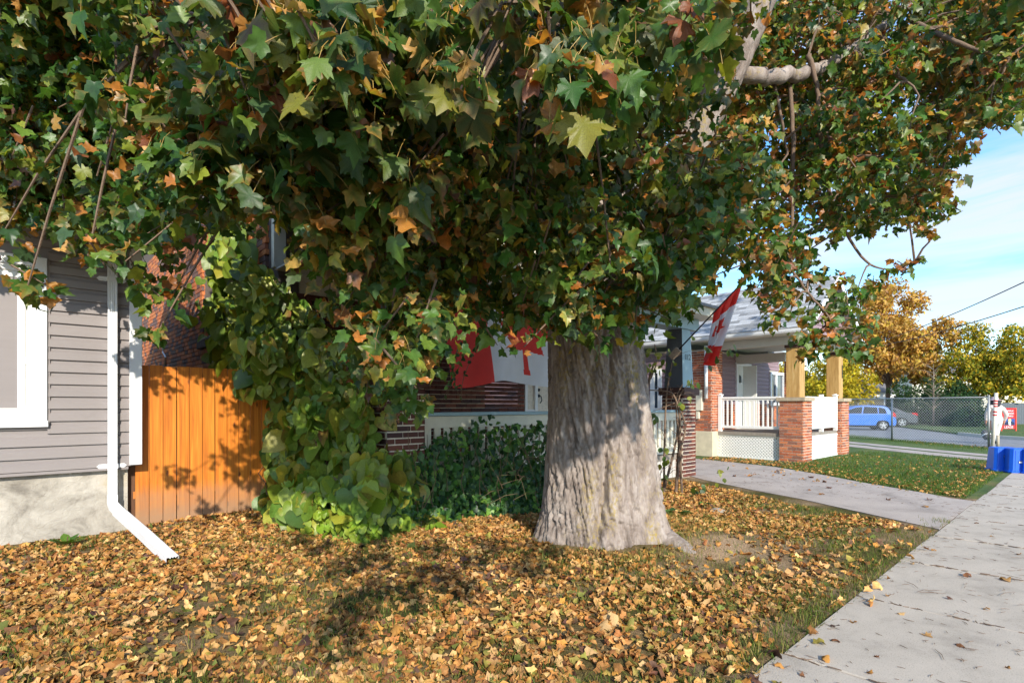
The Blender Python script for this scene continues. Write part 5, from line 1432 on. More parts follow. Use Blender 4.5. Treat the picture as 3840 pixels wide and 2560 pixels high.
tag(iv.build('stems', plain('dry_stalk', (112, 94, 70), 0.9, 0.2, 10), ivy), kind='stuff')
# ------------------------------------------------------------------ bare sapling shrub by the porch pillar
sap = thing('bare_shrub', at(2530, 1890, 9.4), 'leggy shrub of bare brown stems in front of the dark brick porch pillar', 'shrub')
D_ = 9.3
ST_ = [([(2530, 1900), (2545, 1700), (2548, 1560), (2525, 1480), (2480, 1465), (2420, 1462)], .03), ([(2470, 1900), (2510, 1760), (2540, 1620), (2535, 1500), (2560, 1440)], .028), ([(2490, 1880), (2492, 1640), (2500, 1480), (2512, 1400), (2525, 1340)], .022),
       ([(2420, 1500), (2440, 1400), (2460, 1340), (2455, 1290)], .03), ([(2560, 1900), (2552, 1700), (2570, 1600), (2545, 1500), (2580, 1440)], .024), ([(2440, 1420), (2470, 1350), (2500, 1320)], .016), ([(2545, 1560), (2600, 1520)], .01), ([(2548, 1640), (2600, 1610)], .01), ([(2500, 1480), (2560, 1470), (2600, 1475)], .009), ([(2530, 1510), (2480, 1530), (2440, 1545)], .009), ([(2548, 1580), (2590, 1560)], .009), ([(2450, 1900), (2470, 1800), (2490, 1740)], .014)]
for pts, r_ in ST_:
    P_, R_ = smooth_path([at(x, y, D_ + random.uniform(-.1, .1)) for x, y in pts], [r_ * (1 - 0.75 * i / (len(pts) - 1)) for i in range(len(pts))], 5)
    MB().tube(P_, R_, 6).build('stem', M_BARKTWIG, sap, smooth=True)
tw2 = MB()
for k in range(46):
    pts, r_ = random.choice(ST_[:5]); i = random.randrange(1, len(pts)); P = at(pts[i][0] + random.uniform(-6, 6), pts[i][1] + random.uniform(-30, 30), D_)
    a = Vector((random.uniform(-1, 1), random.uniform(-1, 1), random.uniform(-.4, .8))).normalized() * random.uniform(.12, .4)
    tw2.tube([P, P + a * 0.5 + Vector((0, 0, .02)), P + a], [0.006, 0.004, 0.002], 4, False)
tag(tw2.build('twigs', M_BARKTWIG, sap), kind='stuff')
rows = []
for (x, y, n_, sp) in ((2450, 1360, 16, 45), (2500, 1340, 12, 40), (2600, 1440, 5, 20), (2440, 1560, 8, 25), (2500, 1720, 6, 30), (2475, 1790, 6, 20), (2560, 1510, 6, 20), (2680, 1330, 5, 30), (2745, 1310, 6, 25), (2640, 1290, 4, 25), (2625, 1830, 10, 30), (2700, 1780, 6, 25)):
    for k in range(n_): rows.append((at(x + random.gauss(0, sp * .7), y + random.gauss(0, sp * .6), D_ - 0.2), random.uniform(.08, .15)))
pos = np.array([list(r[0]) for r in rows]); size = np.array([r[1] for r in rows]); N = len(pos)
R = frames(np.array([0.2, 0, -0.8]) + g3.normal(0, 0.5, (N, 3)), np.array([-0.4, -0.7, 0.4]) + g3.normal(0, 0.4, (N, 3)))
shapes, tris = leaf_variants(OVAL, (0, 0.4), 6, 0.2, 0.2, 0.3, 12, 0.02)
base = palette(g3, N, [lin(96, 116, 40), lin(130, 134, 48), lin(70, 98, 44)], [3, 2, 2])
split_leaves(sap, 'leaf', 'foliage', pos, R, size, g3.integers(0, 6, N), shapes, tris, base, base, np.zeros(N), M_VINE, N - 4, g3, size, 10)

# ------------------------------------------------------------------ fallen leaves, grass
g4 = np.random.default_rng(41)
def litter_density(x, y):
    nz_ = fbm(x * 0.7, y * 0.7, 3 + 0 * x, 3)
    dn = np.ones_like(x)
    edge_ = 1.30 + 0.45 * (fbm(x * 1.3, y * 0 + 2, 0 * x, 3) - 0.5)
    dn *= np.clip((y - edge_) / 0.3, 0.04, 1)
    drv = 8.25 + 0.40 * (y - 1.4) + 0.3 * (nz_ - 0.5)
    dn *= np.clip((drv - x) / 0.2, 0, 1)
    dirt_ = np.clip(1.5 * np.exp(-((x - 5.2) / 0.95) ** 2 - ((y - 2.55) / 0.5) ** 2), 0, 1)
    dn *= 1 - 0.93 * dirt_
    far_ = np.clip((x - 4.2) / 2.0, 0, 1) * np.clip((4.4 - y) / 1.6, 0, 1)
    dn *= 1 - 0.93 * far_ * np.clip((0.62 - nz_) * 4 + 0.4, 0, 1)
    gap = np.clip((nz_ - 0.47) * 5, 0, 0.62) * np.clip((4 - x) / 2, 0, 1)
    return dn * (1 - gap)
cand = []
tot = 0
while tot < 24000:
    # denser towards the camera because those leaves show one by one
    x = g4.uniform(-1.2, 10.6, 40000); y = g4.uniform(1.15, 8.1, 40000)
    P = np.stack([x, y, np.zeros_like(x)], 1); px, py, d = proj(P)
    ok = (px > -250) & (px < 4050) & (py < 2700) & (d > 0.8) & (g4.random(40000) < litter_density(x, y))
    ok &= (x - TREE.x) ** 2 + (y - TREE.y) ** 2 > 0.55
    ok &= ~((x < 1.15) & (y > 7.9)) & ~((x > 3.3) & (y > 5.7))
    cand.append(P[ok]); tot += int(ok.sum())
pos = np.concatenate(cand)[:24000]
# leaves along the bungalow's lawn edge and porch foot
ex = []
for _ in range(2000):
    t_ = g4.random()
    if t_ < 0.45:   # far edge of the driveway
        y = g4.uniform(1.5, 7.6); x = np.interp(y, [1.4, 3.06, 5.4, 7.4], [11.3, 12.35, 13.9, 14.4]) + g4.exponential(0.45)
    elif t_ < 0.8: x = g4.uniform(11.5, 19.0); y = g4.uniform(1.5, 5.2) if g4.random() < 0.5 else 1.55 + g4.exponential(0.5)
    elif t_ < 0.93: x = g4.uniform(14.0, 15.5); y = g4.uniform(4.8, 7.6)
    else: x = g4.uniform(25, 29); y = 2.0 + (x - 24.6) * 1.0 + g4.normal(0, 0.5)
    if x > 15.3 and y > 5.2: continue
    ex.append((x, y, 0.0))
pos = np.concatenate([pos, np.array(ex)])
pos[:, 2] = np.maximum(gz(pos[:, 0], pos[:, 1]), np.where(pos[:, 1] < 1.34, 0.008, -1)) + g4.uniform(0.004, 0.026, len(pos)); pos[pos[:, 0] > 10.8, 2] = g4.uniform(0.01, 0.035, int((pos[:, 0] > 10.8).sum()))
N = len(pos)
shapes, tris = crumple(CHIP, (0, 0.3), 24, 6)
var = g4.integers(0, 24, N)
R = frames(np.stack([g4.normal(0, 1, N), g4.normal(0, 1, N), g4.normal(0, 0.25, N)], 1), np.array([0, 0, 1.0]) + g4.normal(0, 0.42, (N, 3)))
size = g4.uniform(0.034, 0.078, N) * np.where(g4.random(N) < 0.10, 1.4, 1) * np.where(pos[:, 0] > 10.8, 0.8, 1)
LC = [lin(182, 138, 84), lin(160, 112, 66), lin(200, 164, 114), lin(132, 90, 60), lin(136, 128, 66), lin(96, 106, 54), lin(84, 62, 58), lin(182, 132, 66)]
base = palette(g4, N, LC, [25, 18, 22, 12, 11, 8, 7, 7], 0.28)
base = base * np.array([1.22, 1.16, 1.02])
edge = palette(g4, N, [lin(186, 130, 66), lin(150, 92, 46), lin(214, 172, 112)], [2, 1, 1]); burn = np.clip(g4.normal(0.25, 0.3, N), 0, 1)
px, py, d = proj(pos)
vis = (px > 0) & (px < 3840) & (py < 2550) & (d > 0.8)
score = np.where(vis, size / d, -1)
order = np.argsort(-score); big = order[:240]; rest = order[240:]
V, T_, C = bake_leaves(pos[rest], R[rest], size[rest], var[rest], shapes, tris, base[rest], edge[rest], burn[rest], g4)
lit = put(bpy.data.objects.new('leaf_litter', mesh_np('leaf_litter', V, T_, C, M_DRY)))
tag(lit, 'carpet of curled tan and orange fallen maple leaves covering the lawn', 'leaves', kind='stuff')
KINDS = [('tan', [0, 2]), ('orange brown', [1, 7]), ('dark brown', [3, 6]), ('olive green', [4, 5])]
pool = {}
for kn, cs in KINDS:
    pool[kn] = []
    for k in range(7):
        c0 = np.array([LC[cs[k % 2]][:3]]) * g4.uniform(0.85, 1.15)
        V, T_, C = bake_leaves(np.zeros((1, 3)), np.eye(3)[None], np.ones(1), np.array([g4.integers(0, 24)]), shapes, tris, c0, np.array([LC[cs[(k + 1) % 2]][:3]]), np.array([0.3]), g4)
        pool[kn].append(mesh_np('fallen_leaf', V, T_, C, M_DRY))
def loose_leaf(p, rot, s_, kn, where, group):
    o = put(bpy.data.objects.new('fallen_leaf', random.choice(pool[kn.replace('small ', '').replace('large ', '')])), None, p)
    o.rotation_mode = 'QUATERNION'; o.rotation_quaternion = Matrix(rot.tolist()).to_quaternion(); o.scale = (s_,) * 3
    tag(o, 'curled %s fallen maple leaf %s' % (kn, where), 'leaf', group)
for k in big:
    kn = random.choices(['tan', 'orange brown', 'dark brown', 'olive green'], [42, 36, 12, 10])[0]
    x_, y_ = pos[k][0], pos[k][1]
    where = 'near the sidewalk edge' if y_ < 1.9 else 'on litter in front of the maple trunk' if x_ > 2.6 else 'on litter between downspout and trunk' if x_ > 1.3 else 'on litter before the siding house'
    sz_ = 'small' if size[k] < 0.075 else 'large'
    loose_leaf(pos[k], R[k], size[k], sz_ + ' ' + kn, where, '%s %s leaves %s' % (sz_, kn, where))
# leaves and scraps scattered on the pavement and driveway
SW = [(3095, 2470), (3630, 2155), (3770, 2170), (3260, 2520), (3290, 2460), (3420, 2110), (3500, 2060), (3130, 2400), (3700, 2280), (3330, 2230), (3560, 2240), (3480, 2380), (3820, 2075), (3660, 1960), (3720, 2010), (3780, 2500), (3010, 2530), (3380, 2300), (3200, 2330), (3600, 2420)]
for i, (x, y) in enumerate(SW):
    p = gp(x, y, 0.012); rr = frames(g4.normal(0, 1, (1, 3)) * np.array([1, 1, 0.1]), np.array([[0, 0, 1.0]]) + g4.normal(0, 0.15, (1, 3)))[0]
    loose_leaf(p, rr, 0.09 if i < 3 else g4.uniform(0.025, 0.06), ('orange brown', 'dark brown', 'tan')[i % 3], 'alone on the bare sidewalk concrete', '%s leaves on the sidewalk' % ('orange brown', 'dark brown', 'tan')[i % 3])
for i in range(26):
    x = g4.uniform(9.8, 13.3); y = g4.uniform(1.7, 6.5)
    if x < 8.9 + 0.42 * (y - 1.4) or x > np.interp(y, [1.4, 3.06, 5.4, 7.4], [11.0, 12.0, 13.6, 14.1]): continue
    rr = frames(g4.normal(0, 1, (1, 3)) * np.array([1, 1, 0.1]), np.array([[0, 0, 1.0]]) + g4.normal(0, 0.2, (1, 3)))[0]
    loose_leaf((x, y, 0.02), rr, g4.uniform(0.06, 0.11), ('orange brown', 'dark brown')[i % 2], 'alone on the pale concrete driveway', '%s leaves on the driveway' % ('orange brown', 'dark brown')[i % 2])
# stalks and crumbs on the pavement
cr_ = MB()
for k in range(700):
    x = random.uniform(2.2, 14); y = random.uniform(0.1, 1.4) if random.random() < 0.7 else 1.4 - abs(random.gauss(0, 0.12))
    if x > 8.5 and random.random() < 0.5: y = random.uniform(1.4, 5); x = random.uniform(10, 12)
    a = random.uniform(0, 6.28); L_ = random.uniform(0.008, 0.035) if k % 12 else random.uniform(0.05, 0.1)
    p = Vector((x, y, 0.014)); u_ = Vector((math.cos(a), math.sin(a), 0)) * L_; n_ = Vector((-math.sin(a), math.cos(a), 0))
    cr_.tube([p - u_, p + n_ * L_ * random.uniform(-.4, .4), p + u_], [0.0015, 0.0022, 0.001], 4, False)
for k in range(26):          # crumbs caught in the pavement joints
    for q_ in range(34):
        p = Vector((x0 + 1.46 * k + random.gauss(0, .008), random.uniform(-.2, 1.3), 0.008)); a = 1.57 + random.gauss(0, .5)
        u_ = Vector((math.cos(a), math.sin(a), 0)) * random.uniform(.01, .04); cr_.tube([p - u_, p, p + u_], [0.003, 0.004, 0.003], 4, False)
tag(cr_.build('litter_crumbs', M_BARKTWIG), 'stalks and crumbs of leaves strewn over the concrete', 'debris', kind='stuff')

def grass(name, P, h0, h1, label, cols, w, seed):
    g = np.random.default_rng(seed); N = len(P)
    h = g.uniform(h0, h1, N); a = g.uniform(0, 6.283, N); ln = g.normal(0, 0.45, (N, 2)) * h[:, None]
    wd = w * g.uniform(0.7, 1.3, N); ux_ = np.stack([np.cos(a), np.sin(a), 0 * a], 1) * wd[:, None]
    b0 = P - ux_; b1 = P + ux_
    m0 = P + np.stack([ln[:, 0] * .4, ln[:, 1] * .4, h * .6], 1); tp = P + np.stack([ln[:, 0], ln[:, 1], h * .95], 1)
    V = np.stack([b0, b1, m0 + ux_ * .7, m0 - ux_ * .7, tp], 1).reshape(-1, 3)
    k = (np.arange(N) * 5)[:, None]
    T_ = np.concatenate([k + [0, 1, 2], k + [0, 2, 3], k + [3, 2, 4]])
    c = palette(g, N, cols[0], cols[1]); C = np.repeat(c, 5, 0)
    o = put(bpy.data.objects.new(name, mesh_np(name, V, T_, C, M_GRASS)))
    return tag(o, label, 'grass', kind='stuff')
# thin turf in the yard
P = []
while len(P) < 32000:
    x = g4.uniform(-1, 9.5, 20000); y = g4.uniform(1.38, 7.8, 20000)
    nn_ = fbm(x * 1.1 + 4, y * 1.1, 7 + 0 * x, 3)
    px, py, d = proj(np.stack([x, y, 0 * x], 1))
    ok = (px > -100) & (px < 3940) & (py < 2650) & (d > 0.8) & (g4.random(20000) < np.clip((nn_ - 0.42) * 4, 0.08, 1)) & (x < 8.1 + 0.4 * (y - 1.4))
    ok &= (x - TREE.x) ** 2 + (y - TREE.y) ** 2 > 0.6
    ok &= g4.random(20000) > 0.9 * np.exp(-((x - 5.2) / 1.0) ** 2 - ((y - 2.55) / 0.55) ** 2)
    P += np.stack([x, y, gz(x, y) - 0.004], 1)[ok].tolist()
P = P[:32000]
for _ in range(2600):      # ragged turf along the pavement edge
    x = g4.uniform(2.4, 9.0); y = 1.31 + abs(g4.normal(0, 0.16)) - 0.03
    if fbm(np.array(x * 2.0), np.array(0.3), np.array(5.0), 3) < 0.42 and g4.random() < 0.75: continue
    P.append((x, y, float(gz(x, y)) - 0.004))
grass('grass', np.array(P), 0.03, 0.085, 'thin short grass showing through the fallen leaves', ([lin(84, 108, 38), lin(108, 124, 48), lin(160, 144, 84), lin(64, 90, 34)], [4, 3, 3, 2]), 0.0022, 1)
P = []
while len(P) < 15000:
    x = g4.uniform(11, 20.6, 20000); y = g4.uniform(1.45, 5.3, 20000)
    ok = x > np.interp(y, [1.4, 3.06, 5.4], [11.25, 12.25, 13.85]); ok &= g4.random(20000) < 1.2 / np.maximum(1, (x - 10) * 0.5)
    ok &= ~((x > 19.3) & (x > 19.3 + (y - 1.4) * 0.55))
    P += np.stack([x, y, 0 * x - 0.005], 1)[ok].tolist()
P = P[:15000]
for _ in range(4000):
    t_ = g4.random(); x = 25.0 + t_ * 7; P.append((x + g4.normal(0, 0.5) - 0.6, 1.9 + (x - 24.6) * 1.02 + g4.normal(0, 0.4), -0.005))
grass('grass', np.array(P), 0.03, 0.09, 'mown green lawn in front of the white railed porch', ([lin(70, 104, 36), lin(92, 120, 44), lin(120, 124, 56), lin(56, 88, 32)], [4, 3, 2, 2]), 0.004, 2)
# dry grass tufts round the trunk foot
P = []
for _ in range(900):
    a = g4.uniform(-3.1, 0.3); r_ = 0.82 + abs(g4.normal(0, 0.16)); x = TREE.x + r_ * math.cos(a); y = TREE.y + r_ * math.sin(a); P.append((x, y, float(gz(x, y)) - 0.005))
grass('grass', np.array(P), 0.04, 0.12, 'tufts of straw-dry grass round the foot of the maple trunk', ([lin(176, 152, 96), lin(150, 128, 76), lin(104, 116, 50)], [4, 3, 2]), 0.0022, 3)

# weeds: rosettes of a few leaves
def weed(name, P, n_, s_, label, cols, shape=OVAL, cat='weed', up=0.7):
    w_ = thing(name, P, label, cat)
    shp, tr = leaf_variants(shape, (0, 0.4), n_, 0.25, 0.3, 0.3, n_ * 7, 0.03)
    for k in range(n_):
        a = 6.283 * k / n_ + random.uniform(-.4, .4); t_ = Vector((math.cos(a), math.sin(a), up + random.uniform(-.2, .3))).normalized()
        b0 = Vector(P) + Vector((math.cos(a), math.sin(a), 0)) * s_ * 0.15
        nn_ = Vector((-math.cos(a) * 0.7, -math.sin(a) * 0.7, 0.8)); Rm = frames(np.array([list(t_)]), np.array([list(nn_)]))[0]
        c0 = np.array([random.choice(cols)[:3]])
        V, T_, C = bake_leaves(np.zeros((1, 3)), Rm[None], np.array([s_ * random.uniform(.7, 1.15)]), np.array([k]), shp, tr, c0, c0, np.zeros(1), g4)
        put(bpy.data.objects.new('leaf', mesh_np('leaf', V, T_, C, M_VINE)), w_, b0 + Vector((0, 0, s_ * 0.1)))
    m_ = MB().tube([Vector(P) + Vector((0, 0, -0.02)), Vector(P) + Vector((0.01, 0, s_ * 0.5))], [0.008, 0.004], 6); m_.build('stem', M_STEM, w_)
    return w_
GRN = [lin(72, 112, 40), lin(96, 132, 48), lin(60, 96, 38)]
weed('weed', gp(250, 2045), 7, 0.2, 'broad-leaved green weed by the pale foundation wall', GRN)
weed('weed', gp(2530, 1935), 8, 0.2, 'leafy green sprout beside the maple trunk', GRN, LOBED)
weed('weed', gp(2570, 1990), 5, 0.12, 'small seedling with drooping leaves among litter past the trunk', GRN)
weed('weed', gp(1900, 2090), 6, 0.1, 'low green weed in the shaded leaves before the trunk', GRN, LOBED)
for nm, (x, y), lb in (('weed', (2230, 2160), 'patch of clover-like weed in dirt below the trunk foot'), ('weed', (2640, 1900), 'leafy weed by the driveway corner near the bare shrub')):
    weed(nm, gp(x, y), 9, 0.11, lb, GRN, LOBED)
st_ = MB(); c_ = gp(2690, 1925)
bmr = bmesh.new(); bmesh.ops.create_icosphere(bmr, subdivisions=3, radius=0.1)
for v in bmr.verts:
    v.co *= 1 + 0.35 * (float(vnoise(v.co.x * 14, v.co.y * 14, v.co.z * 14)) - 0.5); v.co.z *= 0.5; v.co.x *= 1.25
me_ = bpy.data.meshes.new('stone'); bmr.to_mesh(me_); bmr.free(); me_.materials.append(M_ROCK)
tag(put(bpy.data.objects.new('stone', me_), None, (c_.x, c_.y, 0.03)), 'pale fist-sized stone among leaves near the driveway', 'stone')
# ------------------------------------------------------------------ flags
def cloth_mats():
    r_ = plain('flag_red', (224, 56, 46), 0.75, 0.08, 4, bmp=0.25, bscale=300); w_ = plain('flag_white', (226, 228, 232), 0.75, 0.05, 4, bmp=0.25, bscale=300)
    for m in (r_, w_):
        n, l = m.node_tree.nodes, m.node_tree.links; bs = n['Principled BSDF']
        tr = n.new('ShaderNodeBsdfTranslucent'); ms = n.new('ShaderNodeMixShader'); ms.inputs[0].default_value = 0.2
        src = bs.inputs['Base Color'].links[0].from_socket; l.new(src, tr.inputs[0])
        l.new(bs.outputs[0], ms.inputs[1]); l.new(tr.outputs[0], ms.inputs[2]); l.new(ms.outputs[0], n['Material Output'].inputs['Surface'])
    return r_, w_
M_FR, M_FW = cloth_mats()
FL = [(0, 1.0), (.17, .68), (.37, .78), (.29, .24), (.46, .43), (.51, .30), (.74, .35), (.66, .11), (.78, .03), (.41, -.30), (.45, -.47), (.05, -.40), (.07, -.92), (0, -.92)]
FLP = FL + [(-x, y) for x, y in reversed(FL[1:-1])]
def in_poly(x, y, poly):
    c = np.zeros(x.shape, bool); n_ = len(poly)
    for i in range(n_):
        (x0_, y0_), (x1_, y1_) = poly[i], poly[(i + 1) % n_]
        if y0_ == y1_: continue
        m = ((y0_ > y) != (y1_ > y)) & (x < (x1_ - x0_) * (y - y0_) / (y1_ - y0_) + x0_); c ^= m
    return c
def flag_cloth(name, parent, fn, nu, nv):
    """fn(u, v): u along the 2:1 length, v up the height"""
    u = np.linspace(0, 1, nu + 1); v = np.linspace(0, 1, nv + 1); U, V_ = np.meshgrid(u, v)
    P = fn(U, V_).reshape(-1, 3)
    i, j = np.meshgrid(np.arange(nu), np.arange(nv)); q_ = (j * (nu + 1) + i).ravel()
    T_ = np.stack([q_, q_ + 1, q_ + nu + 2, q_ + nu + 1], 1)
    uc = ((i + .5) / nu).ravel(); vc = ((j + .5) / nv).ravel()
    red = (uc < .25) | (uc > .75) | in_poly((uc - .5) * 2 / .44 , (vc - .5) / .44, FLP)
    return put(bpy.data.objects.new(name, mesh_np(name, P, T_, None, [M_FW, M_FR], True, red.astype(int))), parent)
fx0 = onY(1600, 1300, PY2 - 0.12).x; FLEN = 3.35; FH = 1.62
fl1 = thing('banner_flag', (fx0 + FLEN / 2, PY2 - 0.12, 1.9), 'large red and white maple leaf flag hung along the porch front', 'flag', None)
def f1(U, V_):
    s = 1 - V_
    x = fx0 + U * FLEN + s * (0.22 - 0.2 * U) + 0.02 * np.sin(9 * U + 2 * s)
    sag = 0.06 * np.sin(math.pi * U * 3) * (1 - s) + 0.10 * U - 0.05
    y = PY2 - 0.10 - 0.10 * s * np.sin(7.5 * U + 1.2 * s) - 0.05 * s * np.sin(19 * U + 3 * s) - 0.03 - 0.12 * s
    z = 3.44 + sag - s * (FH + 0.05 * np.sin(11 * U + 1)) 
    return np.stack([x, y, z], -1)
flag_cloth('cloth', fl1, f1, 240, 120)
cd = MB()
for x_ in (0.02, 0.35, 0.66, 0.98):
    p = f1(np.array([[x_]]), np.array([[1.0]]))[0, 0]
    cd.tube([p, (p[0], PY2 - 0.37, 3.5)], 0.006, 5)
cd.build('tie_cord', M_VINYL, fl1)

pA = at(2538, 1318, 10.35); pB = at(2792, 1050, 9.7)
fl2 = thing('pole_flag', pA, 'red and white maple leaf flag drooping from a dark angled pole on the porch post', 'flag')
MB().tube([pA, pB], [0.014, 0.012], 8).build('pole', M_DARK, fl2, smooth=True)
MB().lathe(pB, [(0, 0.0), (0.01, 0.018), (0.03, 0.02), (0.05, 0.0)], 10, pB - pA).build('finial', M_STEEL, fl2)
bk = MB(); dirp = (pB - pA).normalized(); bk.beam(pA - dirp * 0.16 , pA + dirp * 0.06, 0.11, 0.11); bk.build('bracket', plain('weathered_block', (150, 132, 110), 0.9, 0.2, 8), fl2, bevel=0.006)
H0 = pA.lerp(pB, 0.56); H1 = pA.lerp(pB, 0.99)
E0 = at(2650, 1330, 9.95) - H0; E1 = at(2655, 1375, 9.75) - H1
def f2(U, V_):
    h = np.array(H0)[None, None] * (1 - V_[..., None]) + np.array(H1)[None, None] * V_[..., None]
    e = np.array(E0)[None, None] * (1 - V_[..., None]) + np.array(E1)[None, None] * V_[..., None]
    P = h + e * (U ** 0.95)[..., None]
    fold = np.sin(V_ * math.pi * 5 + U * 1.5) * 0.075 * np.clip(U * 3, 0, 1)
    fold2 = np.sin(V_ * math.pi * 2.2 + 0.6) * 0.06 * U
    rgt = np.array([ST, -CT, 0]); fwd = np.array([CT, ST, 0])
    P = P + fwd * (fold * 1.4)[..., None] + rgt * (fold2 + 0.035 * np.sin(V_ * 14) * U)[..., None]
    return P
flag_cloth('cloth', fl2, f2, 160, 80)

# ------------------------------------------------------------------ overhead cables
M_ = MB(); A_ = Vector((3.0, -8, 6.6)); B_ = Vector((2.75, 7.6, 5.6))
M_.tube([A_.lerp(B_, t / 16) - Vector((0, 0, 0.5 * math.sin(math.pi * t / 16))) for t in range(17)], 0.022, 6)
tag(M_.build('service_cable', M_BLACKCABLE, smooth=True), 'black service cable slung over the lawn to the brick house', 'cable')
for nm, p, q_, lab in (('utility_cable', at(3900, 985, 22), at(3240, 1300, 52), 'upper dark utility cable sloping across the sky above the yellow trees'), ('utility_cable', at(3900, 1085, 22), at(3200, 1315, 50), 'lower dark utility cable sloping across the sky above the yellow trees')):
    M_ = MB(); p2 = p + (p - q_) * 0.5
    M_.tube([p2.lerp(q_, t / 20) - Vector((0, 0, 0.55 * math.sin(math.pi * t / 20))) for t in range(21)], 0.024, 6)
    tag(M_.build(nm, M_BLACKCABLE, smooth=True), lab, 'cable', 'utility cables')

# ------------------------------------------------------------------ chain-link fence
fa = gp(3708, 1676); fb = gp(3148, 1636)
fa.z = fb.z = 0; fdir = (fb - fa); FLn = fdir.length; fu = fdir.normalized()
cf = thing('chain_link_fence', (fa + fb) / 2, 'rusty galvanised chain-link fence along the far driveway', 'fence')
FHT = 1.80
pm = gp(3350, 1650); tmid = min(1, max(0, (pm - fa).dot(fu) / FLn))
for t_ in (0.0, tmid, 1.0):
    P = fa + fdir * t_
    m_ = MB(); m_.tube([P, P + Vector((0, 0, FHT + 0.04))], 0.036, 10); m_.lathe(P + Vector((0, 0, FHT + 0.03)), [(0, 0.042), (0.03, 0.036), (0.05, 0.0)], 10); m_.build('post', M_STEEL, cf, smooth=True)
MB().tube([fa + Vector((0, 0, FHT)), fb + Vector((0, 0, FHT))], 0.026, 8).build('top_rail', M_STEEL, cf, smooth=True)
wm = MB(); s_ = 0.115
for sg in (1, -1):
    k = -FHT
    while k < FLn + FHT:
        a0 = k if sg > 0 else k + FHT; a1 = k + FHT if sg > 0 else k
        dx = a1 - a0; ts = sorted((-a0 / dx, (FLn - a0) / dx)); t0, t1 = max(0, ts[0]), min(1, ts[1])
        if t1 - t0 > 0.02:
            wm.tube([fa + fu * (a0 + dx * t0) + Vector((0, 0, FHT * t0)), fa + fu * (a0 + dx * t1) + Vector((0, 0, FHT * t1))], 0.0055, 3, False)
        k += s_
tag(wm.build('mesh_wire', plain('mesh_wire', (176, 178, 176), 0.5, 0.1, 20, 0.3), cf), kind='stuff')
# striped marker post and short stake
sp = thing('marker_post', gp(3722, 1677), 'tall white post with red bands beside the end of the chain-link fence', 'post')
b0 = gp(3722, 1677); t0 = at(3736, 1473, 19.6); ax = (t0 - b0)
MB().tube([b0, t0], 0.055, 12).build('pole', plain('white_post', (206, 200, 186), 0.6, 0.08, 6, dirt=((140, 126, 104), 6, 0.55, 0.5)), sp, smooth=True)
for f_ in (0.58, 0.64, 0.74, 0.79, 0.84):
    p = b0 + ax * f_; MB().tube([p, p + ax * 0.028], 0.058, 12).build('band', M_RED, sp, smooth=True)
sk = gp(3742, 1682); tag(MB().tube([sk, sk + Vector((0.0, 0, 0.48))], 0.045, 10).build('stake', plain('grey_stake', (170, 160, 140), 0.8, 0.1, 8), smooth=True), 'short pale stake beside the banded marker post', 'post')

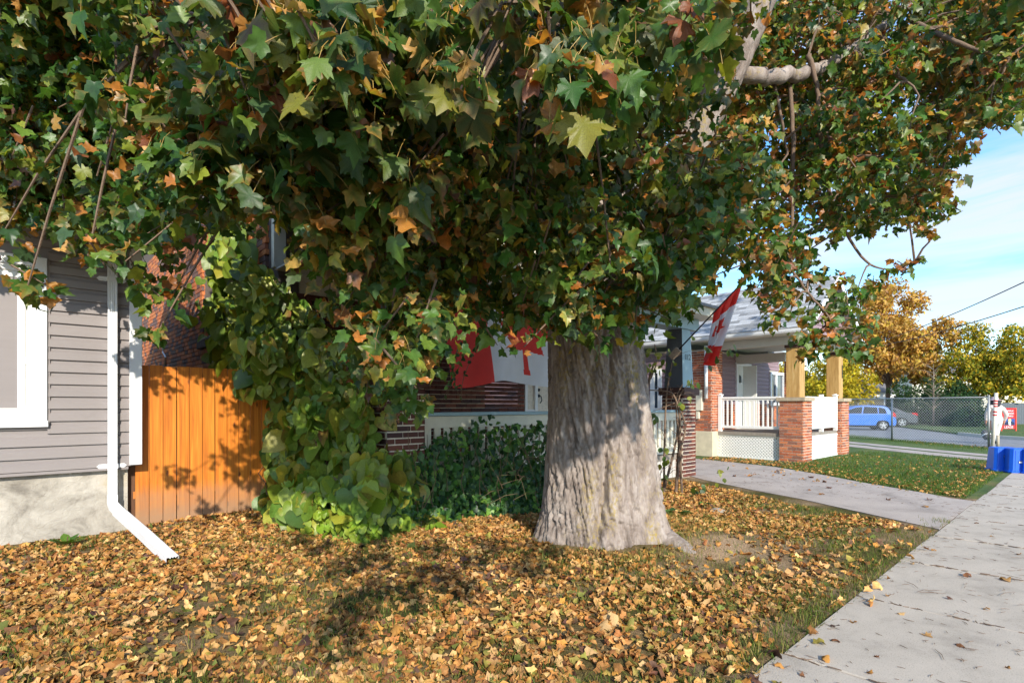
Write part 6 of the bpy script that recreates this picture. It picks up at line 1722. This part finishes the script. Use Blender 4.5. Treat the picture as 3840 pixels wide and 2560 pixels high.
# ------------------------------------------------------------------ recycling boxes
M_LABEL = plain('label_white', (230, 232, 232), 0.5, 0.03, 5); M_NAVY = plain('label_navy', (18, 36, 70), 0.5, 0.05, 5)
def bin_(px, py, rot, label, deco):
    c = gp(px, py); c.z = 0
    o = thing('recycling_box', c, label, 'bin', None)
    Rz = Matrix.Translation(c) @ Matrix.Rotation(rot, 4, 'Z')
    def ring(w, d_, z, ch=0.05): return [(-w+ch,-d_,z),(w-ch,-d_,z),(w,-d_+ch,z),(w,d_-ch,z),(w-ch,d_,z),(-w+ch,d_,z),(-w,d_-ch,z),(-w,-d_+ch,z)]
    prof = [(0.28, 0.22, 0.0), (0.285, 0.225, 0.012), (0.285, 0.225, 0.04), (0.26, 0.20, 0.045), (0.225, 0.168, 0.53), (0.20, 0.15, 0.545)]
    vs = []
    for w, d_, z in prof: vs += ring(w, d_, z)
    fs = [(i*8+k, i*8+(k+1)%8, (i+1)*8+(k+1)%8, (i+1)*8+k) for i in range(len(prof)-1) for k in range(8)] + [tuple(range(40, 48))]
    m_ = MB(); m_._add(vs, fs); m_.xf(Rz); m_.build('shell', M_BLUEBIN, o)
    for sx in (-0.16, 0.16):
        m_ = MB(); m_._add([(sx-.008,-.206,.05),(sx+.008,-.206,.05),(sx*.86+.007,-.178,.5),(sx*.86-.007,-.178,.5),(sx-.008,-.19,.05),(sx+.008,-.19,.05),(sx*.86+.007,-.16,.5),(sx*.86-.007,-.16,.5)], [(0,1,2,3),(0,3,7,4),(1,5,6,2),(3,2,6,7)]); m_.xf(Rz); m_.build('rib', M_BLUEBIN, o)
    up = Vector((0, 0.032, 0.485)).normalized()
    Mf = Rz @ face_frame((0, -0.187, 0.24), (1, 0, 0), up)
    def flat(nm, poly, mt, z):
        m2 = MB(); m2.prism([Vector((x, y, z)) for x, y in poly], (0, 0, 0.002)); m2.xf(Mf); m2.build(nm, mt, o)
    if deco == 'recycle':
        flat('emblem_patch', [(-.08,-.1),(.08,-.1),(.08,.13),(-.08,.13)], M_NAVY, 0.004)
        flat('emblem_bar', [(-.07,.085),(.07,.085),(.07,.115),(-.07,.115)], M_LABEL, 0.008)
        m2 = MB()
        for k in range(3):
            a0 = math.radians(90 + 120 * k); pts = []
            for t in range(7): a = a0 + math.radians(-48 + t * 13); pts.append((math.cos(a), math.sin(a)))
            poly = [Vector((x * .062, y * .062 - .012, .008)) for x, y in pts]; ae = a0 + math.radians(46)
            poly += [Vector((math.cos(ae - .14) * .075, math.sin(ae - .14) * .075 - .012, .008)), Vector((math.cos(ae + .25) * .05, math.sin(ae + .25) * .05 - .012, .008)), Vector((math.cos(ae - .14) * .024, math.sin(ae - .14) * .024 - .012, .008))]
            poly += [Vector((x * .036, y * .036 - .012, .008)) for x, y in reversed(pts)]
            m2.prism(poly, (0, 0, .002))
        m2.xf(Mf); m2.build('recycling_emblem', M_LABEL, o)
    elif deco == 'flower':
        flat('label_plate', [(-.10,-.03),(.04,-.03),(.05,-.05),(.11,-.05),(.11,.05),(.05,.05),(.04,.03),(-.10,.03)], M_NAVY, 0.004)
        flat('label_bar', [(-.09,-.018),(.02,-.018),(.02,.018),(-.09,.018)], M_LABEL, 0.008)
        fp = []
        for k in range(16): a = k / 16 * 6.283; r_ = 0.038 if k % 2 == 0 else 0.022; fp.append((.07 + r_ * math.cos(a), r_ * math.sin(a)))
        flat('label_flower', fp, M_LABEL, 0.008)
    return o
rotb = math.radians(-62)
bin_(3762, 1764, rotb + 0.05, 'upturned blue recycling box with recycling arrows emblem at the sidewalk edge', 'recycle')
bin_(3822, 1770, rotb + 0.02, 'upturned blue recycling box with white flower label beside the one with arrows', 'flower')
bin_(3880, 1774, rotb - 0.05, 'plain-sided blue recycling box last in the row beside the flower-labelled one', 'none')

# ------------------------------------------------------------------ lease sign
sc_ = gp(3781, 1622); sg_ = thing('lease_sign', sc_, 'red framed real-estate lease sign board on the grass by the dark fence', 'sign')
sr = Vector((ST, -CT, 0)).lerp(Vector((0.6, -0.8, 0)), 0.0).normalized(); sn = Vector((-CT, -ST, 0))
SWd, SHt, Sz = 0.74, 1.10, 0.22
def sbox(nm, x0_, x1_, z0_, z1_, t0_, t1_, mt):
    m_ = MB(); m_.prism([sc_ + sr * x + Vector((0, 0, z)) + sn * t0_ for x, z in ((x0_, z0_), (x1_, z0_), (x1_, z1_), (x0_, z1_))], sn * (t1_ - t0_)); return m_.build(nm, mt, sg_)
sbox('board', -SWd/2, SWd/2, Sz, Sz + SHt, 0, 0.02, M_RED)
for x in (-SWd/2 - 0.03, SWd/2 + 0.03): sbox('post', x - 0.03, x + 0.03, 0, Sz + SHt + 0.05, -0.02, 0.045, plain('orange_frame', (206, 72, 50), 0.5, 0.05, 4))
sbox('frame_rail', -SWd/2, SWd/2, Sz + SHt, Sz + SHt + 0.05, -0.02, 0.045, M_RED)
sbox('photo_panel', -SWd/2 + 0.05, SWd/2 - 0.03, Sz + 0.2, Sz + 0.56, 0.022, 0.026, plain('panel_blue', (30, 70, 140), 0.5, 0.05, 4))
def spoly(nm, pts, mt, t_): 
    m_ = MB(); m_.prism([sc_ + sr * x + Vector((0, 0, z)) + sn * t_ for x, z in pts], sn * 0.002); return m_.build(nm, mt, sg_)
spoly('photo_jacket', [(-.26, Sz+.2), (.30, Sz+.2), (.32, Sz+.33), (.14, Sz+.42), (-.06, Sz+.42), (-.26, Sz+.28)], M_NAVY, 0.028)
spoly('photo_shirt', [(.0, Sz+.2), (.12, Sz+.2), (.10, Sz+.4), (-.02, Sz+.4)], M_LABEL, 0.031)
spoly('photo_hair', [(.05 + .085 * math.cos(a), Sz + .47 + .1 * math.sin(a)) for a in np.linspace(0, 6.28, 14)[:-1]], plain('blonde', (214, 190, 130), 0.7, 0.05, 4), 0.034)
spoly('photo_face', [(.05 + .05 * math.cos(a), Sz + .46 + .065 * math.sin(a)) for a in np.linspace(0, 6.28, 14)[:-1]], plain('printed_skin', (216, 168, 140), 0.7, 0.05, 4), 0.037)
def stext(s, z, size): text_mesh('lettering', s, size, face_frame(sc_ + sn * 0.03 + Vector((0, 0, Sz + z)), sr), M_LABEL, sg_)
stext('RE/MAX', 0.98, 0.15); stext('672-8802', 0.70, 0.13); stext('LEASE', 0.09, 0.19)
sbox('name_line', -0.28, 0.28, Sz + 0.825, Sz + 0.86, 0.022, 0.026, M_LABEL)

# ------------------------------------------------------------------ person in white protective suit
M_SUIT = plain('white_suit', (214, 212, 206), 0.85, 0.08, 5, bmp=0.4, bscale=14); M_JACK = plain('pale_jacket', (200, 190, 182), 0.85, 0.08, 5, bmp=0.5, bscale=14)
M_SKIN = plain('skin', (196, 140, 114), 0.6, 0.05, 8); M_SHOE = plain('dark_boot', (60, 58, 58), 0.8, 0.1, 8); M_VEIL = plain('dark_veil', (46, 44, 48), 0.8, 0.1, 30)
pc = gp(3736, 1664); pc.z = 0
per = thing('person', pc, 'person in pale jacket, white trousers and veiled hat walking past the fence end', 'person')
fw = Vector((0.8, 0.6, 0)).normalized(); rt_ = Vector((fw.y, -fw.x, 0))
def W(f, r_, z): return pc + fw * f + rt_ * r_ + Vector((0, 0, z))
J = {}; ED = []
def j(n, p, r_): J[n] = (p, r_)
j('pel', W(0, 0, .95), .17); j('wai', W(.02, 0, 1.10), .17); j('che', W(.04, 0, 1.33), .19); j('shb', W(.04, 0, 1.46), .13); j('nec', W(.06, 0, 1.55), .075); j('hea', W(.09, 0, 1.64), .095); j('hdt', W(.10, 0, 1.72), .085)
ED += [('pel', 'wai'), ('wai', 'che'), ('che', 'shb'), ('shb', 'nec'), ('nec', 'hea'), ('hea', 'hdt')]
for s, sg in (('l', -1), ('r', 1)):
    ph = 1 if s == 'r' else -1
    j('hip' + s, W(0, sg * .10, .88), .14); j('kne' + s, W(.10 * ph + .06, sg * .11, .50), .10); j('ank' + s, W(.20 * ph - (0.05 if ph < 0 else 0), sg * .11, .10), .07); j('toe' + s, W(.20 * ph + .15, sg * .12, .045), .05)
    ED += [('pel', 'hip' + s), ('hip' + s, 'kne' + s), ('kne' + s, 'ank' + s), ('ank' + s, 'toe' + s)]
    j('sho' + s, W(.03, sg * .21, 1.43), .095); j('elb' + s, W(-.08 * ph - .02, sg * .30, 1.15), .075); j('wri' + s, W(-.04 * ph + .06, sg * .29, .92), .05); j('pal' + s, W(-.04 * ph + .09, sg * .285, .84), .04)
    ED += [('shb', 'sho' + s), ('sho' + s, 'elb' + s), ('elb' + s, 'wri' + s), ('wri' + s, 'pal' + s)]
    for q_, (df, L_) in enumerate(((-.035, .075), (-.012, .09), (.012, .085), (.033, .065))):
        j('f%d%s' % (q_, s), W(-.04 * ph + .09 + df, sg * .283, .80), .012); j('g%d%s' % (q_, s), W(-.04 * ph + .10 + df * 1.1, sg * .265, .80 - L_), .010)
        ED += [('pal' + s, 'f%d%s' % (q_, s)), ('f%d%s' % (q_, s), 'g%d%s' % (q_, s))]
    j('t0' + s, W(-.04 * ph + .135, sg * .27, .83), .013); j('t1' + s, W(-.04 * ph + .155, sg * .255, .785), .010); ED += [('pal' + s, 't0' + s), ('t0' + s, 't1' + s)]
names = list(J); idx = {n_: i for i, n_ in enumerate(names)}
me_ = bpy.data.meshes.new('body'); me_.from_pydata([tuple(J[n_][0] - pc) for n_ in names], [(idx[a], idx[b2]) for a, b2 in ED], [])
tmp = bpy.data.objects.new('tmp', me_); COL.objects.link(tmp)
sk_ = tmp.modifiers.new('s', 'SKIN'); sk_.use_smooth_shade = True
lay = me_.skin_vertices[0].data
for i, n_ in enumerate(names): lay[i].radius = (J[n_][1],) * 2; lay[i].use_root = (n_ == 'pel')
sd = tmp.modifiers.new('d', 'SUBSURF'); sd.levels = 2; sd.render_levels = 2
dg = bpy.context.evaluated_depsgraph_get()
bm_ = bpy.data.meshes.new_from_object(tmp.evaluated_get(dg)); bpy.data.objects.remove(tmp, do_unlink=True)
bm_.materials.clear()
for m in (M_SUIT, M_JACK, M_SKIN, M_SHOE): bm_.materials.append(m)
mi = []
for p in bm_.polygons:
    c = p.center; lat = abs(c.x * rt_.x + c.y * rt_.y)
    if lat > 0.2 and c.z < 0.92: k = 2
    elif c.z > 1.55: k = 2
    elif c.z < 0.13: k = 3
    elif c.z > 1.0 or lat > 0.235: k = 1
    else: k = 0
    mi.append(k)
bm_.polygons.foreach_set('material_index', mi); bm_.polygons.foreach_set('use_smooth', [True] * len(mi)); bm_.name = 'body'
put(bpy.data.objects.new('body', bm_), per, pc)
hc_ = W(.09, 0, 1.70)
MB().lathe(hc_ + Vector((0, 0, 0.0)), [(0.0, .235), (0.015, .24), (0.03, .13), (0.10, .12), (0.13, .10), (0.145, .03)], 22).build('hat', plain('grey_hat', (170, 150, 156), 0.8, 0.06, 6), per, smooth=True)
MB().lathe(hc_ + Vector((0, 0, -0.30)), [(0, .19), (0.08, .185), (0.3, .19)], 20, cap=False).build('veil', M_VEIL, per, smooth=True)
bp_ = W(-.02, -.36, .36)
bg_ = MB(); bg_.lathe(bp_, [(-.20, .06), (-.17, .12), (0, .15), (.14, .12), (.2, .05)], 14, fw * 0.6 + Vector((0, 0, .8)))
bg_.tube([bp_ + Vector((0, 0, .17)), W(.1, -.29, .68), W(.13, -.285, .79)], .012, 6)
bgo = thing('carry_bag', (bp_.x, bp_.y, 0.15), 'dark grey bag held low beside the person in the veiled hat', 'bag')
bg_.build('bag_body', plain('grey_bag', (86, 84, 86), 0.8, 0.15, 9), bgo, smooth=True)
MB().lathe(bp_ - (fw * 0.6 + Vector((0, 0, .8))).normalized() * 0.06, [(0, .149), (0.04, .151)], 14, fw * 0.6 + Vector((0, 0, .8)), cap=False).build('pale_stripe', M_LABEL, bgo)

# ------------------------------------------------------------------ parked cars
M_TYRE = plain('tyre', (30, 30, 32), 0.9, 0.1, 20); M_RIM = plain('alloy_rim', (188, 190, 194), 0.35, 0.05, 8, 0.7)
M_TAIL = plain('tail_lamp', (190, 20, 30), 0.25, 0.05, 8); M_LAMPW = plain('reverse_lamp', (225, 222, 220), 0.2, 0.03, 8); M_TRIM = plain('black_trim', (24, 24, 26), 0.6, 0.1, 9)
def carpaint(name, rgb):
    m = plain(name, rgb, 0.32, 0.04, 3); b = m.node_tree.nodes['Principled BSDF']
    b.inputs['Coat Weight'].default_value = 0.3; b.inputs['Coat Roughness'].default_value = 0.06; return m
def car(name, loc, yaw, label, paint, lower, cabin, wheels, L_, Wd, wr, glassz, tailz, group):
    """lower/cabin: side profiles (x forward from the rear bumper, z); x runs rear to front"""
    o = thing(name, loc, label, 'car', group)
    M_ = Matrix.Translation(Vector(loc)) @ Matrix.Rotation(yaw, 4, 'Z') @ Matrix.Translation(Vector((-L_ / 2, 0, 0)))
    def loft(prof, wfun, nm, mt):
        ys_ = np.linspace(-1, 1, 11); vs = []; fs = []; n_ = len(prof)
        for t in ys_:
            for (x, z) in prof:
                w = wfun(z); ins = 0.10 * abs(t) ** 6
                cxm = L_ / 2; vs.append((cxm + (x - cxm) * (1 - 0.035 * abs(t) ** 4), t * w, z - 0.05 * abs(t) ** 8 * (z > 0.6)))
        for i in range(10):
            for k in range(n_): fs.append((i*n_+k, i*n_+(k+1)%n_, (i+1)*n_+(k+1)%n_, (i+1)*n_+k))
        fs.append(tuple(range(n_-1, -1, -1))); fs.append(tuple(10*n_+k for k in range(n_)))
        m_ = MB(); m_._add(vs, fs); m_.xf(M_); ob = m_.build(nm, mt, o); smooth_by_angle(ob, 0.55); return ob
    hw = Wd / 2
    # body outline with wheel arches cut into the sill line
    prof = []
    for (x, z) in lower: prof.append((x, z))
    sill = []
    for wx in sorted(wheels, reverse=True):
        for k in range(9):
            a = math.pi * k / 8; sill.append((wx + (wr + .055) * math.cos(a), max(0.22, wr + (wr + .055) * math.sin(a) * 0.98)))
    prof = prof + [p for p in sill]
    loft(prof, lambda z: hw * (1 - 0.10 * max(0, z - 0.75)), 'body', paint)
    loft(cabin, lambda z: hw * (0.965 - 0.28 * max(0, z - glassz[0])), 'cabin', paint)
    for s in (-1, 1):
        for poly in glassz[1]:
            m_ = MB(); m_.prism([(x, s * (hw * (0.965 - 0.28 * max(0, z - glassz[0])) + 0.004), z) for x, z in poly], (0, s * 0.006, 0)); m_.xf(M_); m_.build('side_window', M_CARGLASS, o)
        m_ = MB(); m_.prism([(x, s * (hw - 0.004), z) for x, z in ((1.9, .84), (2.06, .84), (2.06, .87), (1.9, .87))], (0, s * 0.03, 0)); m_.xf(M_); m_.build('door_handle', paint, o)
        m_ = MB(); m_.prism([(x, s * hw * 0.93, z) for x, z in tailz], (0, s * 0.06 * hw, 0)); m_.xf(M_); tl = m_.build('tail_lamp', M_TAIL, o)
        for wx in wheels:
            c = M_ @ Vector((wx, s * (hw - 0.10), wr)); ax_ = (M_.to_3x3() @ Vector((0, s, 0))).normalized()
            w_ = bpy.data.objects.new('wheel', None); put(w_, o, c)
            MB().lathe(c, [(-.1, wr * .7), (-.1, wr * .94), (-.07, wr), (.07, wr), (.1, wr * .95), (.105, wr * .68), (.06, wr * .66)], 28, ax_, cap=False).build('tyre', M_TYRE, w_, smooth=True)
            m_ = MB(); m_.lathe(c, [(.05, wr * .67), (.085, wr * .67), (.085, wr * .60), (.05, wr * .58)], 28, ax_, cap=False); m_.lathe(c, [(.04, .07), (.085, .06), (.09, .02)], 12, ax_)
            u0 = Vector((0, 0, 1)); v0 = ax_.cross(u0)
            for k in range(5):
                a = k / 5 * 6.283; dd_ = u0 * math.cos(a) + v0 * math.sin(a); m_.beam(c + ax_ * .07, c + ax_ * .075 + dd_ * wr * .64, .075, .03, ax_)
            m_.build('rim', M_RIM, w_)
            MB().lathe(c, [(-.02, wr * .66), (-.01, wr * .66)], 20, ax_).build('hub_shadow', M_TRIM, w_)
    # rear glass and plate
    rg_ = glassz[2]
    m_ = MB(); m_._add([(rg_[0][0], -hw * .72, rg_[0][1]), (rg_[0][0], hw * .72, rg_[0][1]), (rg_[1][0], hw * .6, rg_[1][1]), (rg_[1][0], -hw * .6, rg_[1][1])], [(0, 1, 2, 3)]); m_.xf(M_); m_.build('rear_window', M_CARGLASS, o)
    m_ = MB(); m_.box((-.02, -.26, .62), (.02, .26, .76)); m_.xf(M_); m_.build('licence_plate', M_LABEL, o)
    m_ = MB(); m_.box((.02, -hw * .8, .2), (L_ - .1, hw * .8, .42)); m_.xf(M_); m_.build('underbody', M_TRIM, o)
    return o
hl = [(0.05, .30), (-0.02, .48), (0.0, .72), (0.10, .95), (0.25, 1.0), (3.0, .98), (3.55, .84), (3.9, .68), (4.0, .45), (3.95, .26)]
hc2 = [(0.12, .92), (0.38, 1.38), (0.60, 1.49), (1.5, 1.53), (2.1, 1.49), (2.55, 1.32), (3.15, .95), (3.0, .9)]
hg = (0.98, [[(0.55, 1.02), (0.62, 1.3), (0.85, 1.38), (0.95, 1.38), (0.95, 1.02)], [(1.02, 1.02), (1.02, 1.39), (1.7, 1.43), (1.8, 1.02)], [(1.88, 1.02), (1.8, 1.42), (2.15, 1.38), (2.5, 1.25), (2.86, 1.02)]], ((0.09, 1.0), (0.34, 1.36)))
cb = gp(3270, 1607); rh = cb.normalized(); lefty = Vector((-ST, CT, 0))
yawc = math.atan2(lefty.y, lefty.x) - math.radians(16)
cc = at(3206, 1520, 34.0); cc.z = 0.004
car('parked_car', cc, yawc, 'bright blue hatchback parked behind the chain-link fence', carpaint('blue_car_paint', (24, 104, 200)), hl, hc2, (0.72, 3.2), 4.0, 1.7, 0.31, hg, [(0.06, .8), (0.28, .86), (0.3, 1.02), (0.2, 1.1), (0.10, 1.0)], 'parked cars')
sl_ = [(0.05, .32), (-0.02, .5), (0.0, .74), (0.12, .98), (0.5, 1.02), (1.0, 1.0), (3.3, .98), (4.2, .86), (4.65, .66), (4.7, .42), (4.6, .26)]
sc2 = [(0.55, .98), (1.3, 1.36), (1.9, 1.44), (2.5, 1.42), (3.0, 1.24), (3.5, .96), (3.2, .92)]
sgl = (0.98, [[(1.2, 1.03), (1.45, 1.3), (1.95, 1.36), (2.0, 1.03)], [(2.08, 1.03), (2.05, 1.36), (2.5, 1.34), (2.85, 1.22), (3.15, 1.03)]], ((0.62, 1.02), (1.28, 1.34)))
cc = at(3283, 1520, 39.0); cc.z = 0.004
car('parked_car', cc, yawc - 0.12, 'dark grey sedan parked beyond the blue hatchback', carpaint('grey_car_paint', (72, 78, 86)), sl_, sc2, (0.95, 3.7), 4.7, 1.8, 0.34, sgl, [(0.04, .8), (0.35, .9), (0.4, 1.0), (0.1, 1.0)], 'parked cars')

# ------------------------------------------------------------------ far trees and bushes
def far_tree(name, base, h, rad, blobs, cols, nleaf, ls, label, seed, trunk_h=0.35, group='autumn trees beyond the fence', tr=0.25, gap=0.0):
    """crown of separate clumps: blobs in units of (rad, rad, h) relative to the base"""
    g = np.random.default_rng(seed); o = thing(name, base, label, 'tree', group); base = Vector(base)
    m_ = MB(); t_ = base + Vector((0.1, 0, h * trunk_h)); m_.tube([base + Vector((0, 0, -.1)), base + Vector((0, 0, h * trunk_h * .5)), t_], [tr, tr * .8, tr * .6], 10)
    C_ = [base + Vector((b0 * rad, b1 * rad, b2 * h)) for b0, b1, b2, _ in blobs]
    for c in C_: m_.tube([t_ - Vector((0, 0, h * .1)), t_.lerp(c, .5) + Vector((0, 0, .2)), c], [tr * .5, tr * .3, tr * .1], 6)
    m_.build('trunk', M_BARKTWIG, o)
    # several sub-clumps per blob, leaves on their shells
    P = []; Nn = []
    sub = []
    for c, bl in zip(C_, blobs):
        rb = bl[3] * rad
        for k in range(16):
            v = g.normal(size=3); v /= np.linalg.norm(v); sub.append((np.array(c) + v * rb * g.uniform(.35, .95) * np.array([1, 1, .85]), rb * g.uniform(.22, .42)))
    w = np.array([s[1] ** 2 for s in sub]); w /= w.sum()
    k = g.choice(len(sub), nleaf, p=w)
    cc_ = np.array([s[0] for s in sub])[k]; rr = np.array([s[1] for s in sub])[k]
    v = g.normal(size=(nleaf, 3)); v /= np.linalg.norm(v, axis=1, keepdims=True)
    P = cc_ + v * (rr * g.random(nleaf) ** .4)[:, None]
    R = frames(g.normal(0, .6, (nleaf, 3)) + [0, 0, -.6], v * .7 + g.normal(0, .5, (nleaf, 3)) + [-.2, -.3, .3])
    shp, trs = leaf_variants(DIAMOND, (0, .4), 5, .2, .3, .3, seed)
    bc = palette(g, nleaf, cols[0], cols[1], .25)
    V, T_, C = bake_leaves(P, R, ls * g.uniform(.7, 1.3, nleaf), g.integers(0, 5, nleaf), shp, trs, bc, bc, np.zeros(nleaf), g)
    tag(put(bpy.data.objects.new('crown', mesh_np('crown', V, T_, C, M_FARLEAF)), o), kind='stuff')
    return o
ROUND = [(0, 0, .78, .55), (.5, .1, .62, .5), (-.5, -.1, .6, .5), (.1, -.5, .58, .5), (0, .5, .6, .5), (.55, -.35, .42, .42), (-.6, .2, .4, .45), (.2, .2, .9, .35), (-.3, -.4, .42, .45), (.6, .3, .4, .4)]
OR_ = ([lin(196, 150, 66), lin(206, 168, 92), lin(176, 130, 60), lin(190, 160, 62), lin(166, 128, 86)], [4, 4, 3, 3, 2])
YG = ([lin(176, 156, 40), lin(150, 144, 40), lin(196, 164, 44), lin(112, 124, 40), lin(90, 110, 40)], [4, 4, 3, 3, 2])
YL = ([lin(196, 172, 40), lin(180, 160, 36), lin(150, 146, 40)], [3, 3, 2])
GR = ([lin(44, 74, 40), lin(58, 88, 44), lin(36, 60, 36), lin(84, 100, 50)], [4, 3, 3, 1])
b1 = at(3330, 1520, 52); b1.z = 0
far_tree('autumn_tree', b1, 13.2, 5.4, ROUND, OR_, 22000, .34, 'tall broad orange-gold autumn tree behind the parked cars', 1)
b1 = at(3660, 1520, 47); b1.z = 0
far_tree('autumn_tree', b1, 8.2, 4.6, ROUND, YG, 10000, .28, 'yellow-green maple behind the person in the veiled hat', 2, .3)
b1 = at(3860, 1520, 44); b1.z = 0
far_tree('autumn_tree', b1, 7.9, 4.6, ROUND, YG, 9000, .28, 'yellow-green maple over the lease sign and dark board fence', 3, .3)
b1 = at(3130, 1520, 46); b1.z = 0
far_tree('autumn_tree', b1, 5.6, 3.4, ROUND, YL, 6500, .26, 'bright yellow small tree seen past the timber porch posts', 4, .25)
b1 = at(3000, 1520, 60); b1.z = 0
far_tree('autumn_tree', b1, 6.5, 4.5, ROUND, YL, 5000, .3, 'dull yellow tree hidden behind the bungalow', 5, .25)
b1 = at(2740, 1520, 58); b1.z = 0
far_tree('autumn_tree', b1, 13.5, 5.2, ROUND, OR_, 8000, .3, 'pale orange tree top showing above the grey shingle roof', 6, .35)
b1 = at(-150, 1520, 30); b1.z = 0
far_tree('green_tree', b1, 22.0, 7.5, ROUND, ([lin(128, 150, 50), lin(150, 168, 66), lin(104, 130, 46)], [3, 2, 2]), 6000, .42, 'light green tree behind the siding house roof', 7, .35, group=None)
b1 = at(520, 1520, 27); b1.z = 0
far_tree('green_tree', b1, 12.0, 4.5, ROUND, ([lin(110, 136, 50), lin(90, 120, 46)], [3, 2]), 4000, .38, 'green tree far back between the siding house and brick house', 8, .35, group=None)
# evergreens and hedge bushes beyond the lot
CONE = [(0, 0, .3, .7), (0.4, 0, .25, .6), (-.4, .1, .25, .6), (0, -.4, .3, .55), (0, 0, .6, .5), (.2, .1, .8, .3), (-.3, 0, .55, .4), (.4, -.1, .5, .4), (0, 0, .12, .8)]
for i, (x, y, d_, h_, r_, lab) in enumerate(((3395, 1520, 45, 4.2, 2.5, 'dark green spruce bush behind the grey sedan'), (3500, 1520, 41, 4.1, 2.3, 'shaggy juniper bush with dead twigs behind the chain-link fence'), (3610, 1520, 40, 3.6, 2.4, 'rounded dark evergreen bush near the person'), (3625, 1520, 36.5, 2.5, 1.7, 'low leafy hedge bush at the kerb in front of the junipers'), (3560, 1520, 38, 2.3, 1.4, 'scraggly low bush between the grey sedan and the hedge'))):
    b1 = at(x, y, d_); b1.z = 0
    far_tree('evergreen_bush', b1, h_, r_, CONE, GR, 6500, .17, lab, 20 + i, .2, group='evergreen bushes beyond the lot', tr=.1)
dt = thing('dead_sapling', at(3500, 1600, 38), 'bare pale twiggy sapling sticking up in front of the junipers', 'tree')
m_ = MB(); bs_ = at(3500, 1610, 38); bs_.z = 0
m_.tube([bs_, bs_ + Vector((.1, 0, 2)), bs_ + Vector((0, 0, 4.4))], [.06, .045, .012], 6)
for k in range(40):
    p = bs_ + Vector((0.05, 0, random.uniform(1.2, 4.0))); a = Vector((random.uniform(-1, 1), random.uniform(-1, 1), random.uniform(.1, .9))).normalized() * random.uniform(.5, 1.3); m_.tube([p, p + a * .5 + Vector((0, 0, .05)), p + a], [.02, .014, .006], 4, False)
m_.build('trunk', plain('dead_wood', (128, 114, 98), 0.9, 0.1, 6), dt)
# dark board fence behind the sign and a pale house beyond the trees
bf = thing('dark_board_fence', at(3830, 1560, 44), 'dark blue-grey board fence behind the lease sign', 'fence')
p0_ = at(3700, 1520, 42); p1_ = at(4050, 1520, 40); p0_.z = p1_.z = 0; nb_ = 52
for k in range(nb_):
    a = p0_.lerp(p1_, k / nb_); c2 = p0_.lerp(p1_, (k + .93) / nb_); m_ = MB(); m_.beam(a + Vector((0, 0, .85)), c2 + Vector((0, 0, .85)), .03, 1.7); m_.build('board', M_GREYP_SHADE if k % 3 else MATS['slate_paint_and_shade'], bf)
for nm, px_, d_, w_, h_, lab in (('far_house', 3200, 58, 9, 2.9, 'white low house behind the blue hatchback and yellow tree'), ('far_house', 3560, 66, 9, 5.4, 'pale house with grey roof glimpsed behind the autumn trees')):
    c = at(px_, 1520, d_); c.z = 0; hh = thing(nm, c, lab, 'house'); u_ = Vector((ST, -CT, 0)); f_ = Vector((CT, ST, 0))
    m_ = MB(); m_.prism([c - u_ * w_/2, c + u_ * w_/2, c + u_ * w_/2 + Vector((0, 0, h_)), c - u_ * w_/2 + Vector((0, 0, h_))], f_ * 6); m_.build('wall', M_CREAMP if px_ > 3300 else M_WHITE, hh)
    m_ = MB(); m_.prism([c - u_ * (w_/2 + .4) - f_ * .4 + Vector((0, 0, h_)), c - u_ * (w_/2 + .4) + f_ * 6.4 + Vector((0, 0, h_)), c - u_ * (w_/2 + .4) + f_ * 3 + Vector((0, 0, h_ + 1.6))], u_ * (w_ + .8)); m_.build('roof', MATS['dark_shingle_roof'], hh)
    for k in range(3):
        a = c + u_ * (-w_/2 + 1 + k * 2.8) - f_ * .04 + Vector((0, 0, 1.0)); m_ = MB(); m_.prism([a, a + u_ * 1.1, a + u_ * 1.1 + Vector((0, 0, 1.2)), a + Vector((0, 0, 1.2))], f_ * .03); m_.build('window', M_GLASS, hh)
